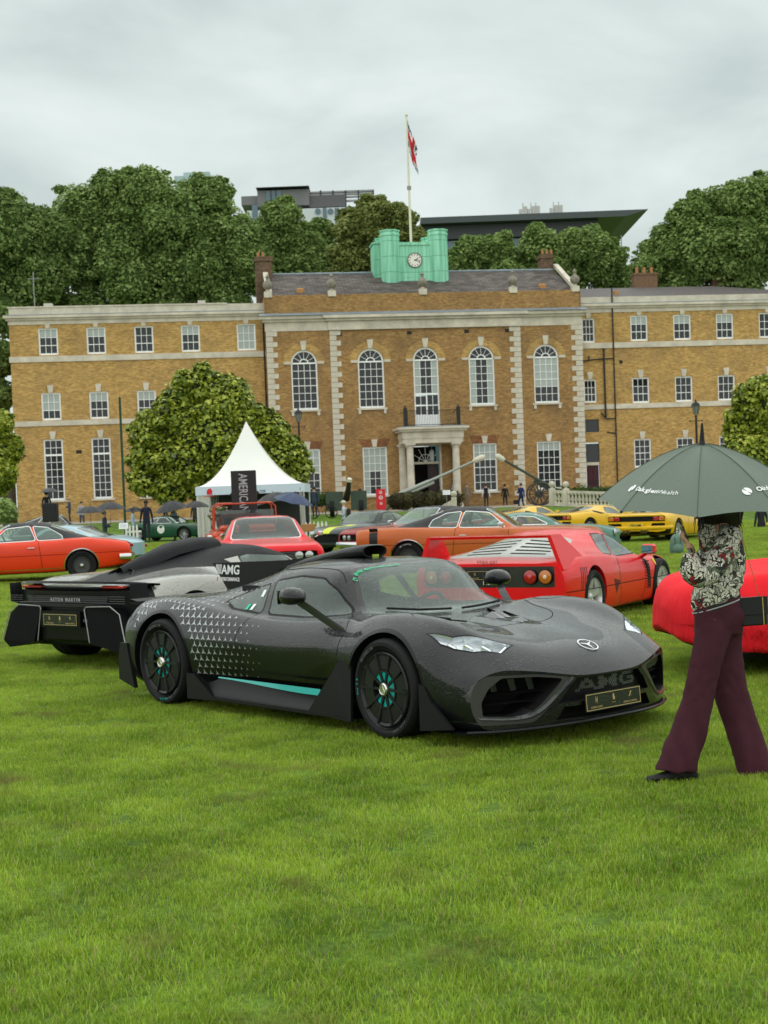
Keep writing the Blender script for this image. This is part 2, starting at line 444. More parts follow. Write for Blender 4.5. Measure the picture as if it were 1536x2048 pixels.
def rounded(poly,n=6,f=.25):
    """round the corners of an outline"""
    out=[]; k=len(poly)
    for i in range(k):
        a,b,c=Vector(poly[i-1]),Vector(poly[i]),Vector(poly[(i+1)%k]); p=b.lerp(a,f); q=b.lerp(c,f)
        for j in range(n+1):
            t=j/n; r=p.lerp(b,t).lerp(b.lerp(q,t),t); out.append((r.x,r.y))
    return out
def copy_empty_children(src,dst):
    for ch in src.children: copy_tree(ch,dst)
# ---------------------------------------------------------------- lawn
def lawn_mat(name,far):
    M=bpy.data.materials.new(name); M.use_nodes=True; nt=M.node_tree; N=nt.nodes; L=nt.links; b=N['Principled BSDF']; b.inputs['Roughness'].default_value=.8; b.inputs['Specular IOR Level'].default_value=.2
    tc=N.new('ShaderNodeTexCoord'); out=[]
    for sc,de in ((.35,3),(2.2,6),(30,4)):
        n=N.new('ShaderNodeTexNoise'); n.inputs['Scale'].default_value=sc; n.inputs['Detail'].default_value=de; n.inputs['Roughness'].default_value=.65; L.new(tc.outputs['Object'],n.inputs['Vector']); out.append(n)
    r1=N.new('ShaderNodeValToRGB'); e=r1.color_ramp.elements; e[0].position=.35; e[0].color=(.05,.10,.008,1); e[1].position=.65; e[1].color=(.14,.24,.02,1); L.new(out[1].outputs[0],r1.inputs[0])
    r2=N.new('ShaderNodeValToRGB'); e=r2.color_ramp.elements; e[0].position=.68; e[0].color=(0,0,0,1); e[1].position=.80; e[1].color=(1,1,1,1); L.new(out[1].outputs[0],r2.inputs[0])
    mx=N.new('ShaderNodeMix'); mx.data_type='RGBA'; L.new(r2.outputs[0],mx.inputs[0]); L.new(r1.outputs[0],mx.inputs[6]); mx.inputs[7].default_value=(.20,.17,.07,1)
    mr=N.new('ShaderNodeMapRange'); mr.inputs[1].default_value=.3; mr.inputs[2].default_value=.7; mr.inputs[3].default_value=.6; mr.inputs[4].default_value=1.3; L.new(out[2].outputs[0],mr.inputs[0])
    vm=N.new('ShaderNodeVectorMath'); vm.operation='SCALE'; L.new(mx.outputs[2],vm.inputs[0]); L.new(mr.outputs[0],vm.inputs['Scale']); L.new(vm.outputs[0],b.inputs['Base Color'])
    bp=N.new('ShaderNodeBump'); bp.inputs['Strength'].default_value=.9; bp.inputs['Distance'].default_value=.03; L.new(out[2].outputs[0],bp.inputs['Height']); L.new(bp.outputs[0],b.inputs['Normal'])
    return M
def ground_z(x,y): return .78*smooth01((y-68-.06*x)/16)
def lawn():
    xs=np.r_[-900,-200,np.linspace(-60,60,25),200,900]; ys=np.r_[-60,0,20,40,np.linspace(60,92,17),110,150,400,2600]
    v=[];f=[]
    for y in ys:
        for x in xs: v.append((x,y,ground_z(x,y)))
    n=len(xs)
    for j in range(len(ys)-1):
        for i in range(n-1): f.append((j*n+i,j*n+i+1,(j+1)*n+i+1,(j+1)*n+i))
    b=MB(); b.add(v,f); o=b.build('lawn',lawn_mat('lawn_soil_and_grass',1),smooth=True); tag(o,kind='structure')
    # gravel forecourt in front of the house
    b=MB(); v=[];f=[]
    for i,x in enumerate(np.linspace(-45,50,20)):
        for y in (86,92,98,106): v.append((x,y+.127*x,ground_z(x,y+.127*x)+.012))
        if i:
            for k in range(3): f.append((4*i-4+k,4*i+k,4*i+k+1,4*i-3+k))
    b.add(v,f); tag(b.build('forecourt',mat('gravel',(.30,.27,.22),.9,var=.2,vs=20,bump=.4,bs=90)),kind='structure')
def blades(n,R,h0,h1,w,seed,mats):
    """a square tuft of curved grass blades"""
    rnd=random.Random(seed); b=MB()
    for i in range(n):
        x=rnd.uniform(-R,R); y=rnd.uniform(-R,R); a=rnd.uniform(0,2*PI); h=rnd.uniform(h0,h1); l=rnd.uniform(.25,1.0)*h; ww=w*rnd.uniform(.7,1.3)
        dx,dy=math.cos(a),math.sin(a); px,py=-dy*ww,dx*ww; m_=0 if rnd.random()<.62 else (1 if rnd.random()<.75 else 2)
        b.add([(x-px,y-py,0),(x+px,y+py,0),(x+dx*l*.35+px*.8,y+dy*l*.35+py*.8,h*.6),(x+dx*l*.35-px*.8,y+dy*l*.35-py*.8,h*.6),(x+dx*l,y+dy*l,h)],[(0,1,2,3),(3,2,4)],m_)
    me=bpy.data.meshes.new('grass_tuft'); me.from_pydata(b.v,[],b.f)
    for q in mats: me.materials.append(q)
    me.polygons.foreach_set('material_index',b.mi); me.update(); return bpy.data.objects.new('grass_tuft',me)
def blade_mat(name,c1,c2):
    M=mat(name,c1,.6,spec=.12); nt=M.node_tree; N=nt.nodes; L=nt.links; b=N['Principled BSDF']
    b.inputs['Subsurface Weight'].default_value=0
    oi=N.new('ShaderNodeObjectInfo'); ge=N.new('ShaderNodeNewGeometry')
    n=N.new('ShaderNodeTexNoise'); n.inputs['Scale'].default_value=1.1; n.inputs['Detail'].default_value=7; n.inputs['Roughness'].default_value=.68; L.new(ge.outputs['Position'],n.inputs['Vector'])
    mr=N.new('ShaderNodeMapRange'); mr.inputs[1].default_value=.38; mr.inputs[2].default_value=.62; L.new(n.outputs[0],mr.inputs[0])
    mx=N.new('ShaderNodeMix'); mx.data_type='RGBA'; mx.inputs[6].default_value=(*c1,1); mx.inputs[7].default_value=(*c2,1); L.new(mr.outputs[0],mx.inputs[0])
    n2=N.new('ShaderNodeTexNoise'); n2.inputs['Scale'].default_value=1.6; n2.inputs['Detail'].default_value=3; L.new(ge.outputs['Position'],n2.inputs['Vector'])
    m2=N.new('ShaderNodeMapRange'); m2.inputs[1].default_value=.60; m2.inputs[2].default_value=.72; m2.inputs[4].default_value=.8; L.new(n2.outputs[0],m2.inputs[0])
    m3=N.new('ShaderNodeMix'); m3.data_type='RGBA'; L.new(m2.outputs[0],m3.inputs[0]); L.new(mx.outputs[2],m3.inputs[6]); m3.inputs[7].default_value=(.22,.19,.07,1)
    L.new(m3.outputs[2],b.inputs['Base Color'])
    tr=N.new('ShaderNodeBsdfTranslucent'); L.new(m3.outputs[2],tr.inputs[0]); ms=N.new('ShaderNodeMixShader'); ms.inputs[0].default_value=.38
    L.new(b.outputs[0],ms.inputs[1]); L.new(tr.outputs[0],ms.inputs[2]); L.new(ms.outputs[0],N['Material Output'].inputs[0]); return M
def grass():
    mats=[blade_mat('blade_green',(.13,.225,.012),(.33,.455,.034)),blade_mat('blade_light',(.29,.44,.05),(.43,.58,.10)),blade_mat('blade_dry',(.34,.30,.12),(.38,.34,.14))]
    near=bpy.data.collections.new('near_tufts'); far=bpy.data.collections.new('far_tufts')
    for k in range(5): near.objects.link(blades(400,.125,.012,.040,.0016,k,mats))
    for k in range(3): far.objects.link(blades(420,.27,.025,.055,.0032,20+k,mats))
    rnd=random.Random(1)
    def field(name,y0,y1,step,coll,sc0,sc1):
        pts=[]; y=y0
        while y<y1:
            half=y*.285+.6; x=-half-.35*0
            while x<half:
                px=x+rnd.uniform(-.4,.4)*step; py=y+rnd.uniform(-.4,.4)*step
                pts.append((px,py,ground_z(px,py)-.004)); x+=step
            y+=step
        me=bpy.data.meshes.new(name); me.from_pydata(pts,[],[])
        at=me.attributes.new('rot','FLOAT_VECTOR','POINT'); at.data.foreach_set('vector',[c for p in pts for c in (rnd.uniform(-.06,.06),rnd.uniform(-.06,.06),rnd.uniform(0,6.28))])
        at=me.attributes.new('sc','FLOAT','POINT')
        vals=[]
        for p in pts: vals.append((sc0+(sc1-sc0)*(.5+.5*noise.noise(Vector((p[0]*1.3,p[1]*1.3,0)))))*rnd.uniform(.9,1.1))
        at.data.foreach_set('value',vals)
        o=link_mesh(name,me); tag(o,'short mown green grass of the lawn in front of the cars' if name=='grass' else 'mown grass of the lawn around the parked cars','grass',kind='stuff')
        ng=bpy.data.node_groups.new(name,'GeometryNodeTree'); ng.interface.new_socket('Geometry',in_out='INPUT',socket_type='NodeSocketGeometry'); ng.interface.new_socket('Geometry',in_out='OUTPUT',socket_type='NodeSocketGeometry')
        N=ng.nodes; L=ng.links; gi=N.new('NodeGroupInput'); go=N.new('NodeGroupOutput')
        ci=N.new('GeometryNodeCollectionInfo'); ci.inputs[0].default_value=coll; ci.inputs[1].default_value=True; ci.inputs[2].default_value=True
        ip=N.new('GeometryNodeInstanceOnPoints'); ip.inputs['Pick Instance'].default_value=True
        ra=N.new('GeometryNodeInputNamedAttribute'); ra.data_type='FLOAT_VECTOR'; ra.inputs[0].default_value='rot'
        sa=N.new('GeometryNodeInputNamedAttribute'); sa.data_type='FLOAT'; sa.inputs[0].default_value='sc'
        L.new(gi.outputs[0],ip.inputs['Points']); L.new(ci.outputs[0],ip.inputs['Instance']); L.new(ra.outputs[0],ip.inputs['Rotation']); L.new(sa.outputs[0],ip.inputs['Scale']); L.new(ip.outputs[0],go.inputs[0])
        md=o.modifiers.new('scatter','NODES'); md.node_group=ng; return len(pts)
    field('grass',3.4,17,.17,near,.75,1.15); field('grass_beyond',17,64,.42,far,.8,1.2)
# ---------------------------------------------------------------- foliage
def leaf_mat(name,c1,c2,c3,rough=.5,scale=.35,trans=.38):
    M=mat(name,c1,rough,spec=.18 if rough>.4 else .4); nt=M.node_tree; N=nt.nodes; L=nt.links; b=N['Principled BSDF']; ge=N.new('ShaderNodeNewGeometry')
    n=N.new('ShaderNodeTexNoise'); n.inputs['Scale'].default_value=scale; n.inputs['Detail'].default_value=6; n.inputs['Roughness'].default_value=.7; L.new(ge.outputs['Position'],n.inputs['Vector'])
    rp=N.new('ShaderNodeMath'); rp.operation='MULTIPLY_ADD'; rp.inputs[1].default_value=.5; L.new(ge.outputs['Random Per Island'],rp.inputs[0])
    L.new(n.outputs[0],rp.inputs[2])
    r=N.new('ShaderNodeValToRGB'); e=r.color_ramp.elements; e[0].position=.42; e[0].color=(*c1,1); e[1].position=1.1-.12; e[1].color=(*c3,1); q=e.new(.70); q.color=(*c2,1); L.new(rp.outputs[0],r.inputs[0])
    L.new(r.outputs[0],b.inputs['Base Color'])
    tr=N.new('ShaderNodeBsdfTranslucent'); L.new(r.outputs[0],tr.inputs[0]); ms=N.new('ShaderNodeMixShader'); ms.inputs[0].default_value=trans
    L.new(b.outputs[0],ms.inputs[1]); L.new(tr.outputs[0],ms.inputs[2]); L.new(ms.outputs[0],N['Material Output'].inputs[0]); return M
def leaf_cloud(lobes,n,size,seed,depth=.35,droop=0,fold=True,zmin=None):
    """leaf-sized quads through the outer part of the lobes; lobes=[(centre,radii)]"""
    rs=np.random.RandomState(seed); C_=np.array([l[0] for l in lobes],float); Rr=np.array([l[1] if hasattr(l[1],'__len__') else (l[1],)*3 for l in lobes],float)
    area=(Rr[:,0]*Rr[:,2]); pr=area/area.sum(); k=rs.choice(len(lobes),int(n*1.6),p=pr)
    d=rs.normal(size=(len(k),3)); d/=np.linalg.norm(d,axis=1)[:,None]
    # lumpy radius: clumps stand out of the surface, hollows lie between them
    ph=np.zeros(len(k)); 
    for q in range(5):
        w=rs.normal(size=3)*(2.2+q*1.7); ph+=np.sin(d@w+k*1.7+q)/(1+q*.4)
    rad_=(1-depth*rs.rand(len(k))**1.7)*(1+.075*ph)
    Pp=C_[k]+d*Rr[k]*rad_[:,None]
    # drop leaves deep inside other lobes
    keep=np.ones(len(k),bool)
    for i in range(len(lobes)):
        q=(((Pp-C_[i])/Rr[i])**2).sum(1); keep&=~((q<.40)&(k!=i))
    if zmin is not None: keep&=Pp[:,2]>zmin
    Pp=Pp[keep][:n]; d=d[keep][:n]; m=len(Pp)
    nn=d*.9+rs.normal(size=(m,3))*.55+np.array([0,0,.75]); nn/=np.linalg.norm(nn,axis=1)[:,None]
    t=np.cross(nn,rs.normal(size=(m,3))); t/=np.linalg.norm(t,axis=1)[:,None]; t[:,2]-=droop; b=np.cross(nn,t); b/=np.linalg.norm(b,axis=1)[:,None]
    s=size*rs.uniform(.45,1.6,m)[:,None]; L_=t*s; Wd=b*s*.48
    V=np.empty((m,4,3)); V[:,0]=Pp-L_*.5; V[:,1]=Pp+Wd*.8-L_*.05+nn*s*.10; V[:,2]=Pp+L_*.55; V[:,3]=Pp-Wd*.8-L_*.05+nn*s*.10
    return V.reshape(-1,3)
def cores(b,lobes,f,seed,mi=0):
    for i,(c,r) in enumerate(lobes):
        r=r if hasattr(r,'__len__') else (r,)*3; n=12; v=[];fs=[]
        for a in range(n+1):
            for q in range(n):
                th=PI*a/n; ph=2*PI*q/n; dv=Vector((math.sin(th)*math.cos(ph),math.sin(th)*math.sin(ph),math.cos(th)))
                s=f*(1+.22*noise.noise(dv*2.1+Vector((i*3.1,seed,0)))); v.append((c[0]+dv.x*r[0]*s,c[1]+dv.y*r[1]*s,c[2]+dv.z*r[2]*s))
        for a in range(n):
            for q in range(n): fs.append((a*n+q,a*n+(q+1)%n,(a+1)*n+(q+1)%n,(a+1)*n+q))
        b.add(v,fs,mi)
def crown(name,lobes,n,size,m,parent,seed,core=.72,depth=.35,coremat=None,zmin=None,**k):
    V=leaf_cloud(lobes,n,size,seed,depth,zmin=zmin,**k); nq=len(V)//4
    cb=MB(); 
    if core: cores(cb,lobes,core,seed)
    vc=np.array(cb.v) if cb.v else np.zeros((0,3)); V2=np.vstack([V,vc]); 
    faces=np.arange(nq*4).reshape(-1,4).tolist()+[tuple(i+nq*4 for i in f) for f in cb.f]
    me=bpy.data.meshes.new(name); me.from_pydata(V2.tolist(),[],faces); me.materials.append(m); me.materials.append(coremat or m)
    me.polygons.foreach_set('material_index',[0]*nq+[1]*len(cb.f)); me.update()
    o=link_mesh(name,me,parent); o['kind']='stuff' if False else ''
    del o['kind']; return o
def trunk(parent,x,y,z0,z1,r,m,limbs,seed):
    rnd=random.Random(seed); b=MB(); b.tube([(x,y,z0),(x+.1,y,z0+(z1-z0)*.4),(x-.05,y+.1,z1)],[r,r*.8,r*.6],10)
    for c in limbs:
        s=Vector((x,y,z1-.3*rnd.random()*(z1-z0))); e=Vector(c); mid=s.lerp(e,.5)+Vector((rnd.uniform(-.3,.3),rnd.uniform(-.3,.3),-.12*(e-s).length))
        b.tube([s,mid,e],[r*.5,r*.32,r*.12],7)
    return b.build('trunk',m,parent,smooth=True)
def tree_px(lab,pxl,D,n,size,m,seed,label,group=None,cat='tree',tr=.45,core=.74,base=None,zmin=None,ry=None,depth=.35,name='plane_tree',coremat=None,nsub=12):
    """tree whose crown is made of lobes surveyed in the photograph: (u,v,radius px) at about D metres"""
    rnd=random.Random(seed); sc=F/D; lobes=[]
    for q in pxl:
        u,v,r=q[:3]; dd=q[3] if len(q)>3 else rnd.uniform(-.5,.5)*2; p=P(u,v,D+dd); rr=r/sc*.90; lobes.append((tuple(p),(rr,rr*.95,rr*.9)))
    cx_=sum(l[0][0] for l in lobes)/len(lobes); cy_=D+1
    bz=base if base is not None else ground_z(0,D)
    t=thing(name,label,cat,(cx_,cy_,bz),0,group)
    loc=[((c[0]-cx_,c[1]-cy_,c[2]-bz),r) for c,r in lobes]; sub=[]
    for c,r in loc:      # every bough ends in smaller clumps
        for k in range(nsub):
            d=Vector((rnd.gauss(0,1),rnd.gauss(0,1),rnd.gauss(.25,1))).normalized(); q=rnd.uniform(.22,.44); sub.append((tuple(c[i]+d[i]*r[i]*.84 for i in range(3)),tuple(r[i]*q for i in range(3))))
        for k in range(7):
            d=Vector((rnd.gauss(0,1),rnd.gauss(0,1),rnd.gauss(.3,1))).normalized(); q=rnd.uniform(.09,.2); e_=rnd.uniform(.98,1.16); sub.append((tuple(c[i]+d[i]*r[i]*e_ for i in range(3)),(r[0]*q*1.5,r[1]*q,r[2]*q*.8)))
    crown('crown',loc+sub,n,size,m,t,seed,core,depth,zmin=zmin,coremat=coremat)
    zm=min(l[0][2] for l in loc); trunk(t,0,0,-.1,max(1.0,zm),tr,mat('bark',(.09,.075,.055),.85,var=.3,bump=.5,bs=14,bd=.03),[l[0] for l in loc[:7]],seed)
    return t
def trees():
    lf=leaf_mat('plane_leaf',(.07,.115,.03),(.165,.255,.065),(.29,.38,.125)); lf2=leaf_mat('plane_leaf_olive',(.075,.095,.022),(.19,.225,.055),(.32,.35,.11)); lf3=leaf_mat('plane_leaf_fresh',(.075,.125,.03),(.195,.295,.075),(.32,.42,.14))
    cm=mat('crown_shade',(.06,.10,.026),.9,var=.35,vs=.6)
    g='trees behind the brick building'
    tree_px('A',[(40,470,75),(70,560,80),(20,620,70),(-40,520,90),(10,420,50),(95,470,55)],124,32000,.27,lf,1,'dark green plane tree at the far left rising behind the end of the left wing',g,coremat=cm)
    tree_px('B',[(235,400,70),(170,430,75),(290,390,60),(350,440,85),(250,480,95),(420,430,60),(460,480,70),(380,540,80),(150,520,80),(220,370,38),(310,370,38),(270,560,80),(490,540,60),(130,460,55),(440,380,30),(400,390,45),(90,610,60),(180,620,60),(350,620,60),(450,620,60)],128,90000,.27,lf3,2,'biggest and tallest plane tree, broad crown behind the left wing roof',g,coremat=cm)
    tree_px('C',[(560,445,46),(595,490,52),(540,520,55),(570,410,22),(635,530,48),(600,555,50),(520,480,40)],132,34000,.26,lf3,3,'mid green tree in front of the grey office block, behind the long slate roof',g,coremat=cm)
    tree_px('D',[(750,430,48),(710,460,45),(790,450,45),(760,500,55),(700,520,45),(820,490,40),(740,560,50),(690,560,40)],126,32000,.26,lf2,4,'olive brown rounded tree directly behind the green clock tower and flagpole',g,coremat=cm)
    tree_px('E',[(640,470,34),(660,520,40),(655,570,35)],138,12000,.28,lf,5,'small dark tree between the olive tree and the mid green tree',g,coremat=cm)
    tree_px('F',[(950,510,45),(1000,500,40),(930,560,45),(1010,560,45),(905,520,28)],120,21000,.25,lf3,6,'lower green tree just right of the clock tower under the black roofed building',g,coremat=cm)
    tree_px('G',[(1085,500,50),(1140,510,55),(1060,550,45),(1200,520,55),(1120,560,60),(1220,565,45),(1070,465,22),(1180,480,35)],122,34000,.25,lf3,7,'wide green tree behind the right chimney, below the black flat roof',g,coremat=cm)
    tree_px('H',[(1380,440,45),(1440,410,50),(1490,400,55),(1350,500,60),(1420,500,80),(1500,500,80),(1310,520,45),(1390,400,22),(1530,380,45),(1290,550,40),(1360,570,50),(1470,570,60),(1560,460,80)],118,62000,.25,lf3,8,'large leafy tree rising at the right above the right wing roof',g,coremat=cm)
    tree_px('I',[(5,640,30),(-10,720,45),(0,790,35)],112,7000,.32,lf,9,'dark foliage standing against the left end wall of the building',g,coremat=cm)
    # magnolias against the house
    mg=leaf_mat('magnolia_leaf',(.040,.075,.010),(.215,.275,.022),(.43,.46,.06),rough=.28,scale=.8,trans=.1); g2='rounded magnolia trees in front of the brick building'
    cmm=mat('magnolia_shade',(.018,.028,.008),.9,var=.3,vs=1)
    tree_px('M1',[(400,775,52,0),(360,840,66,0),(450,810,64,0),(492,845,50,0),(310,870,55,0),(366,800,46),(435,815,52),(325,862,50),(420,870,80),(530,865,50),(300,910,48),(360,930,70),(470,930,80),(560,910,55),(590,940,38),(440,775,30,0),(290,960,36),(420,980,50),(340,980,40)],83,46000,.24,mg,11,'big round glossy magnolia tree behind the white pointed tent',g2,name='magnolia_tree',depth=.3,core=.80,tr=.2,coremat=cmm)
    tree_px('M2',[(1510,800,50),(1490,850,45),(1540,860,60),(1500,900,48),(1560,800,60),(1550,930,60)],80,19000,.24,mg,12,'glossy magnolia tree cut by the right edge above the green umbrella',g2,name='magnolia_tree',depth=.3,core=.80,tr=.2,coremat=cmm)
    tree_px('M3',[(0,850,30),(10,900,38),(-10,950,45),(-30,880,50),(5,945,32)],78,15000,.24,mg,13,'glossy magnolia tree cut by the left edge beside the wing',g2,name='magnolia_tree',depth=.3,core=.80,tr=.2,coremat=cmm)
    hd=leaf_mat('hedge_leaf',(.018,.040,.008),(.045,.085,.014),(.08,.13,.02),scale=1.2)
    def bush(name,u0,u1,v0,v1,D,n,size,label,m=hd,seed=3,flat=True,cat='hedge',th=1.0):
        a=P(u0,(v0+v1)/2,D); c=P(u1,(v0+v1)/2,D); z0=min(P(u0,v1,D).z,P(u1,v1,D).z); z1=P((u0+u1)/2,v0,D).z; L_=(c-a).length; k=max(2,int(L_/ (z1-z0)*1.6)); t=thing(name,label,cat,((a.x+c.x)/2,D,z0))
        lb=[]
        for i in range(k+1):
            q=a.lerp(c,i/k); lb.append(((q.x-(a.x+c.x)/2,q.y-D,(z1-z0)*.5),((z1-z0)*.62,th*.6,(z1-z0)*.5)))
        crown('foliage',lb,n,size,m,t,seed,.86,.2,zmin=0); return t
    bush('hedge',1130,1420,968,1010,88,9000,.11,'long clipped green hedge behind the stone balustrade, right of the house door',seed=21)
    dk=leaf_mat('dark_shrub_leaf',(.030,.022,.012),(.055,.045,.02),(.09,.09,.03),scale=1.2)
    bush('shrub',795,905,982,1015,88,3500,.11,'low brown and green shrub bed in front of the porch',dk,22,cat='shrub')
    bush('hedge',570,660,985,1012,86,2600,.11,'low green hedge right of the white tent',hd,23)
    bush('palm_shrub',-60,5,1000,1045,62,1800,.22,'light green feathery shrub at the left edge behind the cars',lf3,24,cat='shrub')
# ---------------------------------------------------------------- the brick building
PSI=rad(7.25)
def brick_mat(name,c1,c2,mortar,dirt):
    M=bpy.data.materials.new(name); M.use_nodes=True; nt=M.node_tree; N=nt.nodes; L=nt.links; b=N['Principled BSDF']; b.inputs['Roughness'].default_value=.9; b.inputs['Specular IOR Level'].default_value=.12
    tc=N.new('ShaderNodeTexCoord'); mp=N.new('ShaderNodeMapping'); mp.inputs['Rotation'].default_value=(-PI/2,0,0); L.new(tc.outputs['Object'],mp.inputs[0])
    sp=N.new('ShaderNodeSeparateXYZ'); L.new(tc.outputs['Object'],sp.inputs[0]); cb=N.new('ShaderNodeCombineXYZ'); L.new(sp.outputs[0],cb.inputs[0]); L.new(sp.outputs[2],cb.inputs[1])
    br=N.new('ShaderNodeTexBrick'); br.inputs['Scale'].default_value=1; br.inputs['Brick Width'].default_value=.235; br.inputs['Row Height'].default_value=.078; br.inputs['Mortar Size'].default_value=.007; br.inputs['Mortar Smooth'].default_value=.2; br.inputs['Bias'].default_value=-.1
    br.inputs['Color1'].default_value=(*c1,1); br.inputs['Color2'].default_value=(*c2,1); br.inputs['Mortar'].default_value=(*mortar,1); L.new(cb.outputs[0],br.inputs['Vector'])
    n=N.new('ShaderNodeTexNoise'); n.inputs['Scale'].default_value=.45; n.inputs['Detail'].default_value=7; n.inputs['Roughness'].default_value=.7; L.new(tc.outputs['Object'],n.inputs['Vector'])
    v=N.new('ShaderNodeTexVoronoi'); v.inputs['Scale'].default_value=1; mp2=N.new('ShaderNodeMapping'); mp2.inputs['Scale'].default_value=(4.2,12,1); L.new(cb.outputs[0],mp2.inputs[0]); L.new(mp2.outputs[0],v.inputs['Vector'])
    vs=N.new('ShaderNodeSeparateColor'); L.new(v.outputs['Color'],vs.inputs[0])
    mr=N.new('ShaderNodeMapRange'); mr.inputs[3].default_value=.78; mr.inputs[4].default_value=1.22; L.new(vs.outputs[0],mr.inputs[0])
    vm=N.new('ShaderNodeVectorMath'); vm.operation='SCALE'; L.new(br.outputs[0],vm.inputs[0]); L.new(mr.outputs[0],vm.inputs['Scale'])
    m2=N.new('ShaderNodeMapRange'); m2.inputs[1].default_value=.48; m2.inputs[2].default_value=.75; m2.inputs[4].default_value=.8; L.new(n.outputs[0],m2.inputs[0])
    mx=N.new('ShaderNodeMix'); mx.data_type='RGBA'; L.new(m2.outputs[0],mx.inputs[0]); L.new(vm.outputs[0],mx.inputs[6]); mx.inputs[7].default_value=(*dirt,1); L.new(mx.outputs[2],b.inputs['Base Color'])
    bp=N.new('ShaderNodeBump'); bp.inputs['Strength'].default_value=.6; bp.inputs['Distance'].default_value=.01; L.new(br.outputs['Fac'],bp.inputs['Height']); bp.invert=True; L.new(bp.outputs[0],b.inputs['Normal'])
    MATS[name]=M; return M
def stone(): return mat('portland_stone',(.55,.50,.41),.8,var=.22,vs=1.2,bump=.2,bs=25)
def wall(parent,name,s0,s1,z0,z1,holes,m,y=0,depth=.22,thick=.5):
    """wall in the local xz plane with openings; holes=(x0,x1,z0,z1[,arch])"""
    xs=sorted({s0,s1,*[h[0] for h in holes],*[h[1] for h in holes]}); zs=sorted({z0,z1,*[h[2] for h in holes],*[h[3] for h in holes]})
    b=MB()
    for i in range(len(xs)-1):
        for j in range(len(zs)-1):
            cx_=(xs[i]+xs[i+1])/2; cz=(zs[j]+zs[j+1])/2
            if any(h[0]<cx_<h[1] and h[2]<cz<h[3] for h in holes): continue
            b.add([(xs[i],y,zs[j]),(xs[i+1],y,zs[j]),(xs[i+1],y,zs[j+1]),(xs[i],y,zs[j+1])],[(0,1,2,3)])
    for h in holes:
        x0,x1,a0,a1=h[:4]
        q=[(x0,a0),(x1,a0),(x1,a1),(x0,a1)]
        if len(h)>4:   # round head: spandrels fill the corners
            r=(x1-x0)/2; c=((x0+x1)/2,a1-r); arc=[(c[0]+r*math.cos(t),c[1]+r*math.sin(t)) for t in np.linspace(0,PI,17)]
            for k in range(8): b.add([(x1,y,a1),(arc[k][0],y,arc[k][1]),(arc[k+1][0],y,arc[k+1][1])],[(0,2,1)])
            for k in range(8,16): b.add([(x0,y,a1),(arc[k][0],y,arc[k][1]),(arc[k+1][0],y,arc[k+1][1])],[(0,2,1)])
            q=[(x0,a0),(x1,a0)]+arc
        n=len(q)
        for k in range(n):
            p1,p2=q[k],q[(k+1)%n]; b.add([(p1[0],y,p1[1]),(p2[0],y,p2[1]),(p2[0],y+depth,p2[1]),(p1[0],y+depth,p1[1])],[(0,1,2,3)])
    return b.build(name,m,parent)
_pane={}
def pane(parent,x,y,z,w,h,m,label=None):
    k=(round(w,2),round(h,2),m.name)
    if k not in _pane:
        me=bpy.data.meshes.new('pane'); me.from_pydata([(-w/2,0,-h/2),(w/2,0,-h/2),(w/2,0,h/2),(-w/2,0,h/2),(-w/2,.006,-h/2),(w/2,.006,-h/2),(w/2,.006,h/2),(-w/2,.006,h/2)],[],[(0,1,2,3),(7,6,5,4),(0,4,5,1),(1,5,6,2),(2,6,7,3),(3,7,4,0)]); me.materials.append(m); _pane[k]=me
    return link_mesh('pane',_pane[k],parent,(x,y,z))
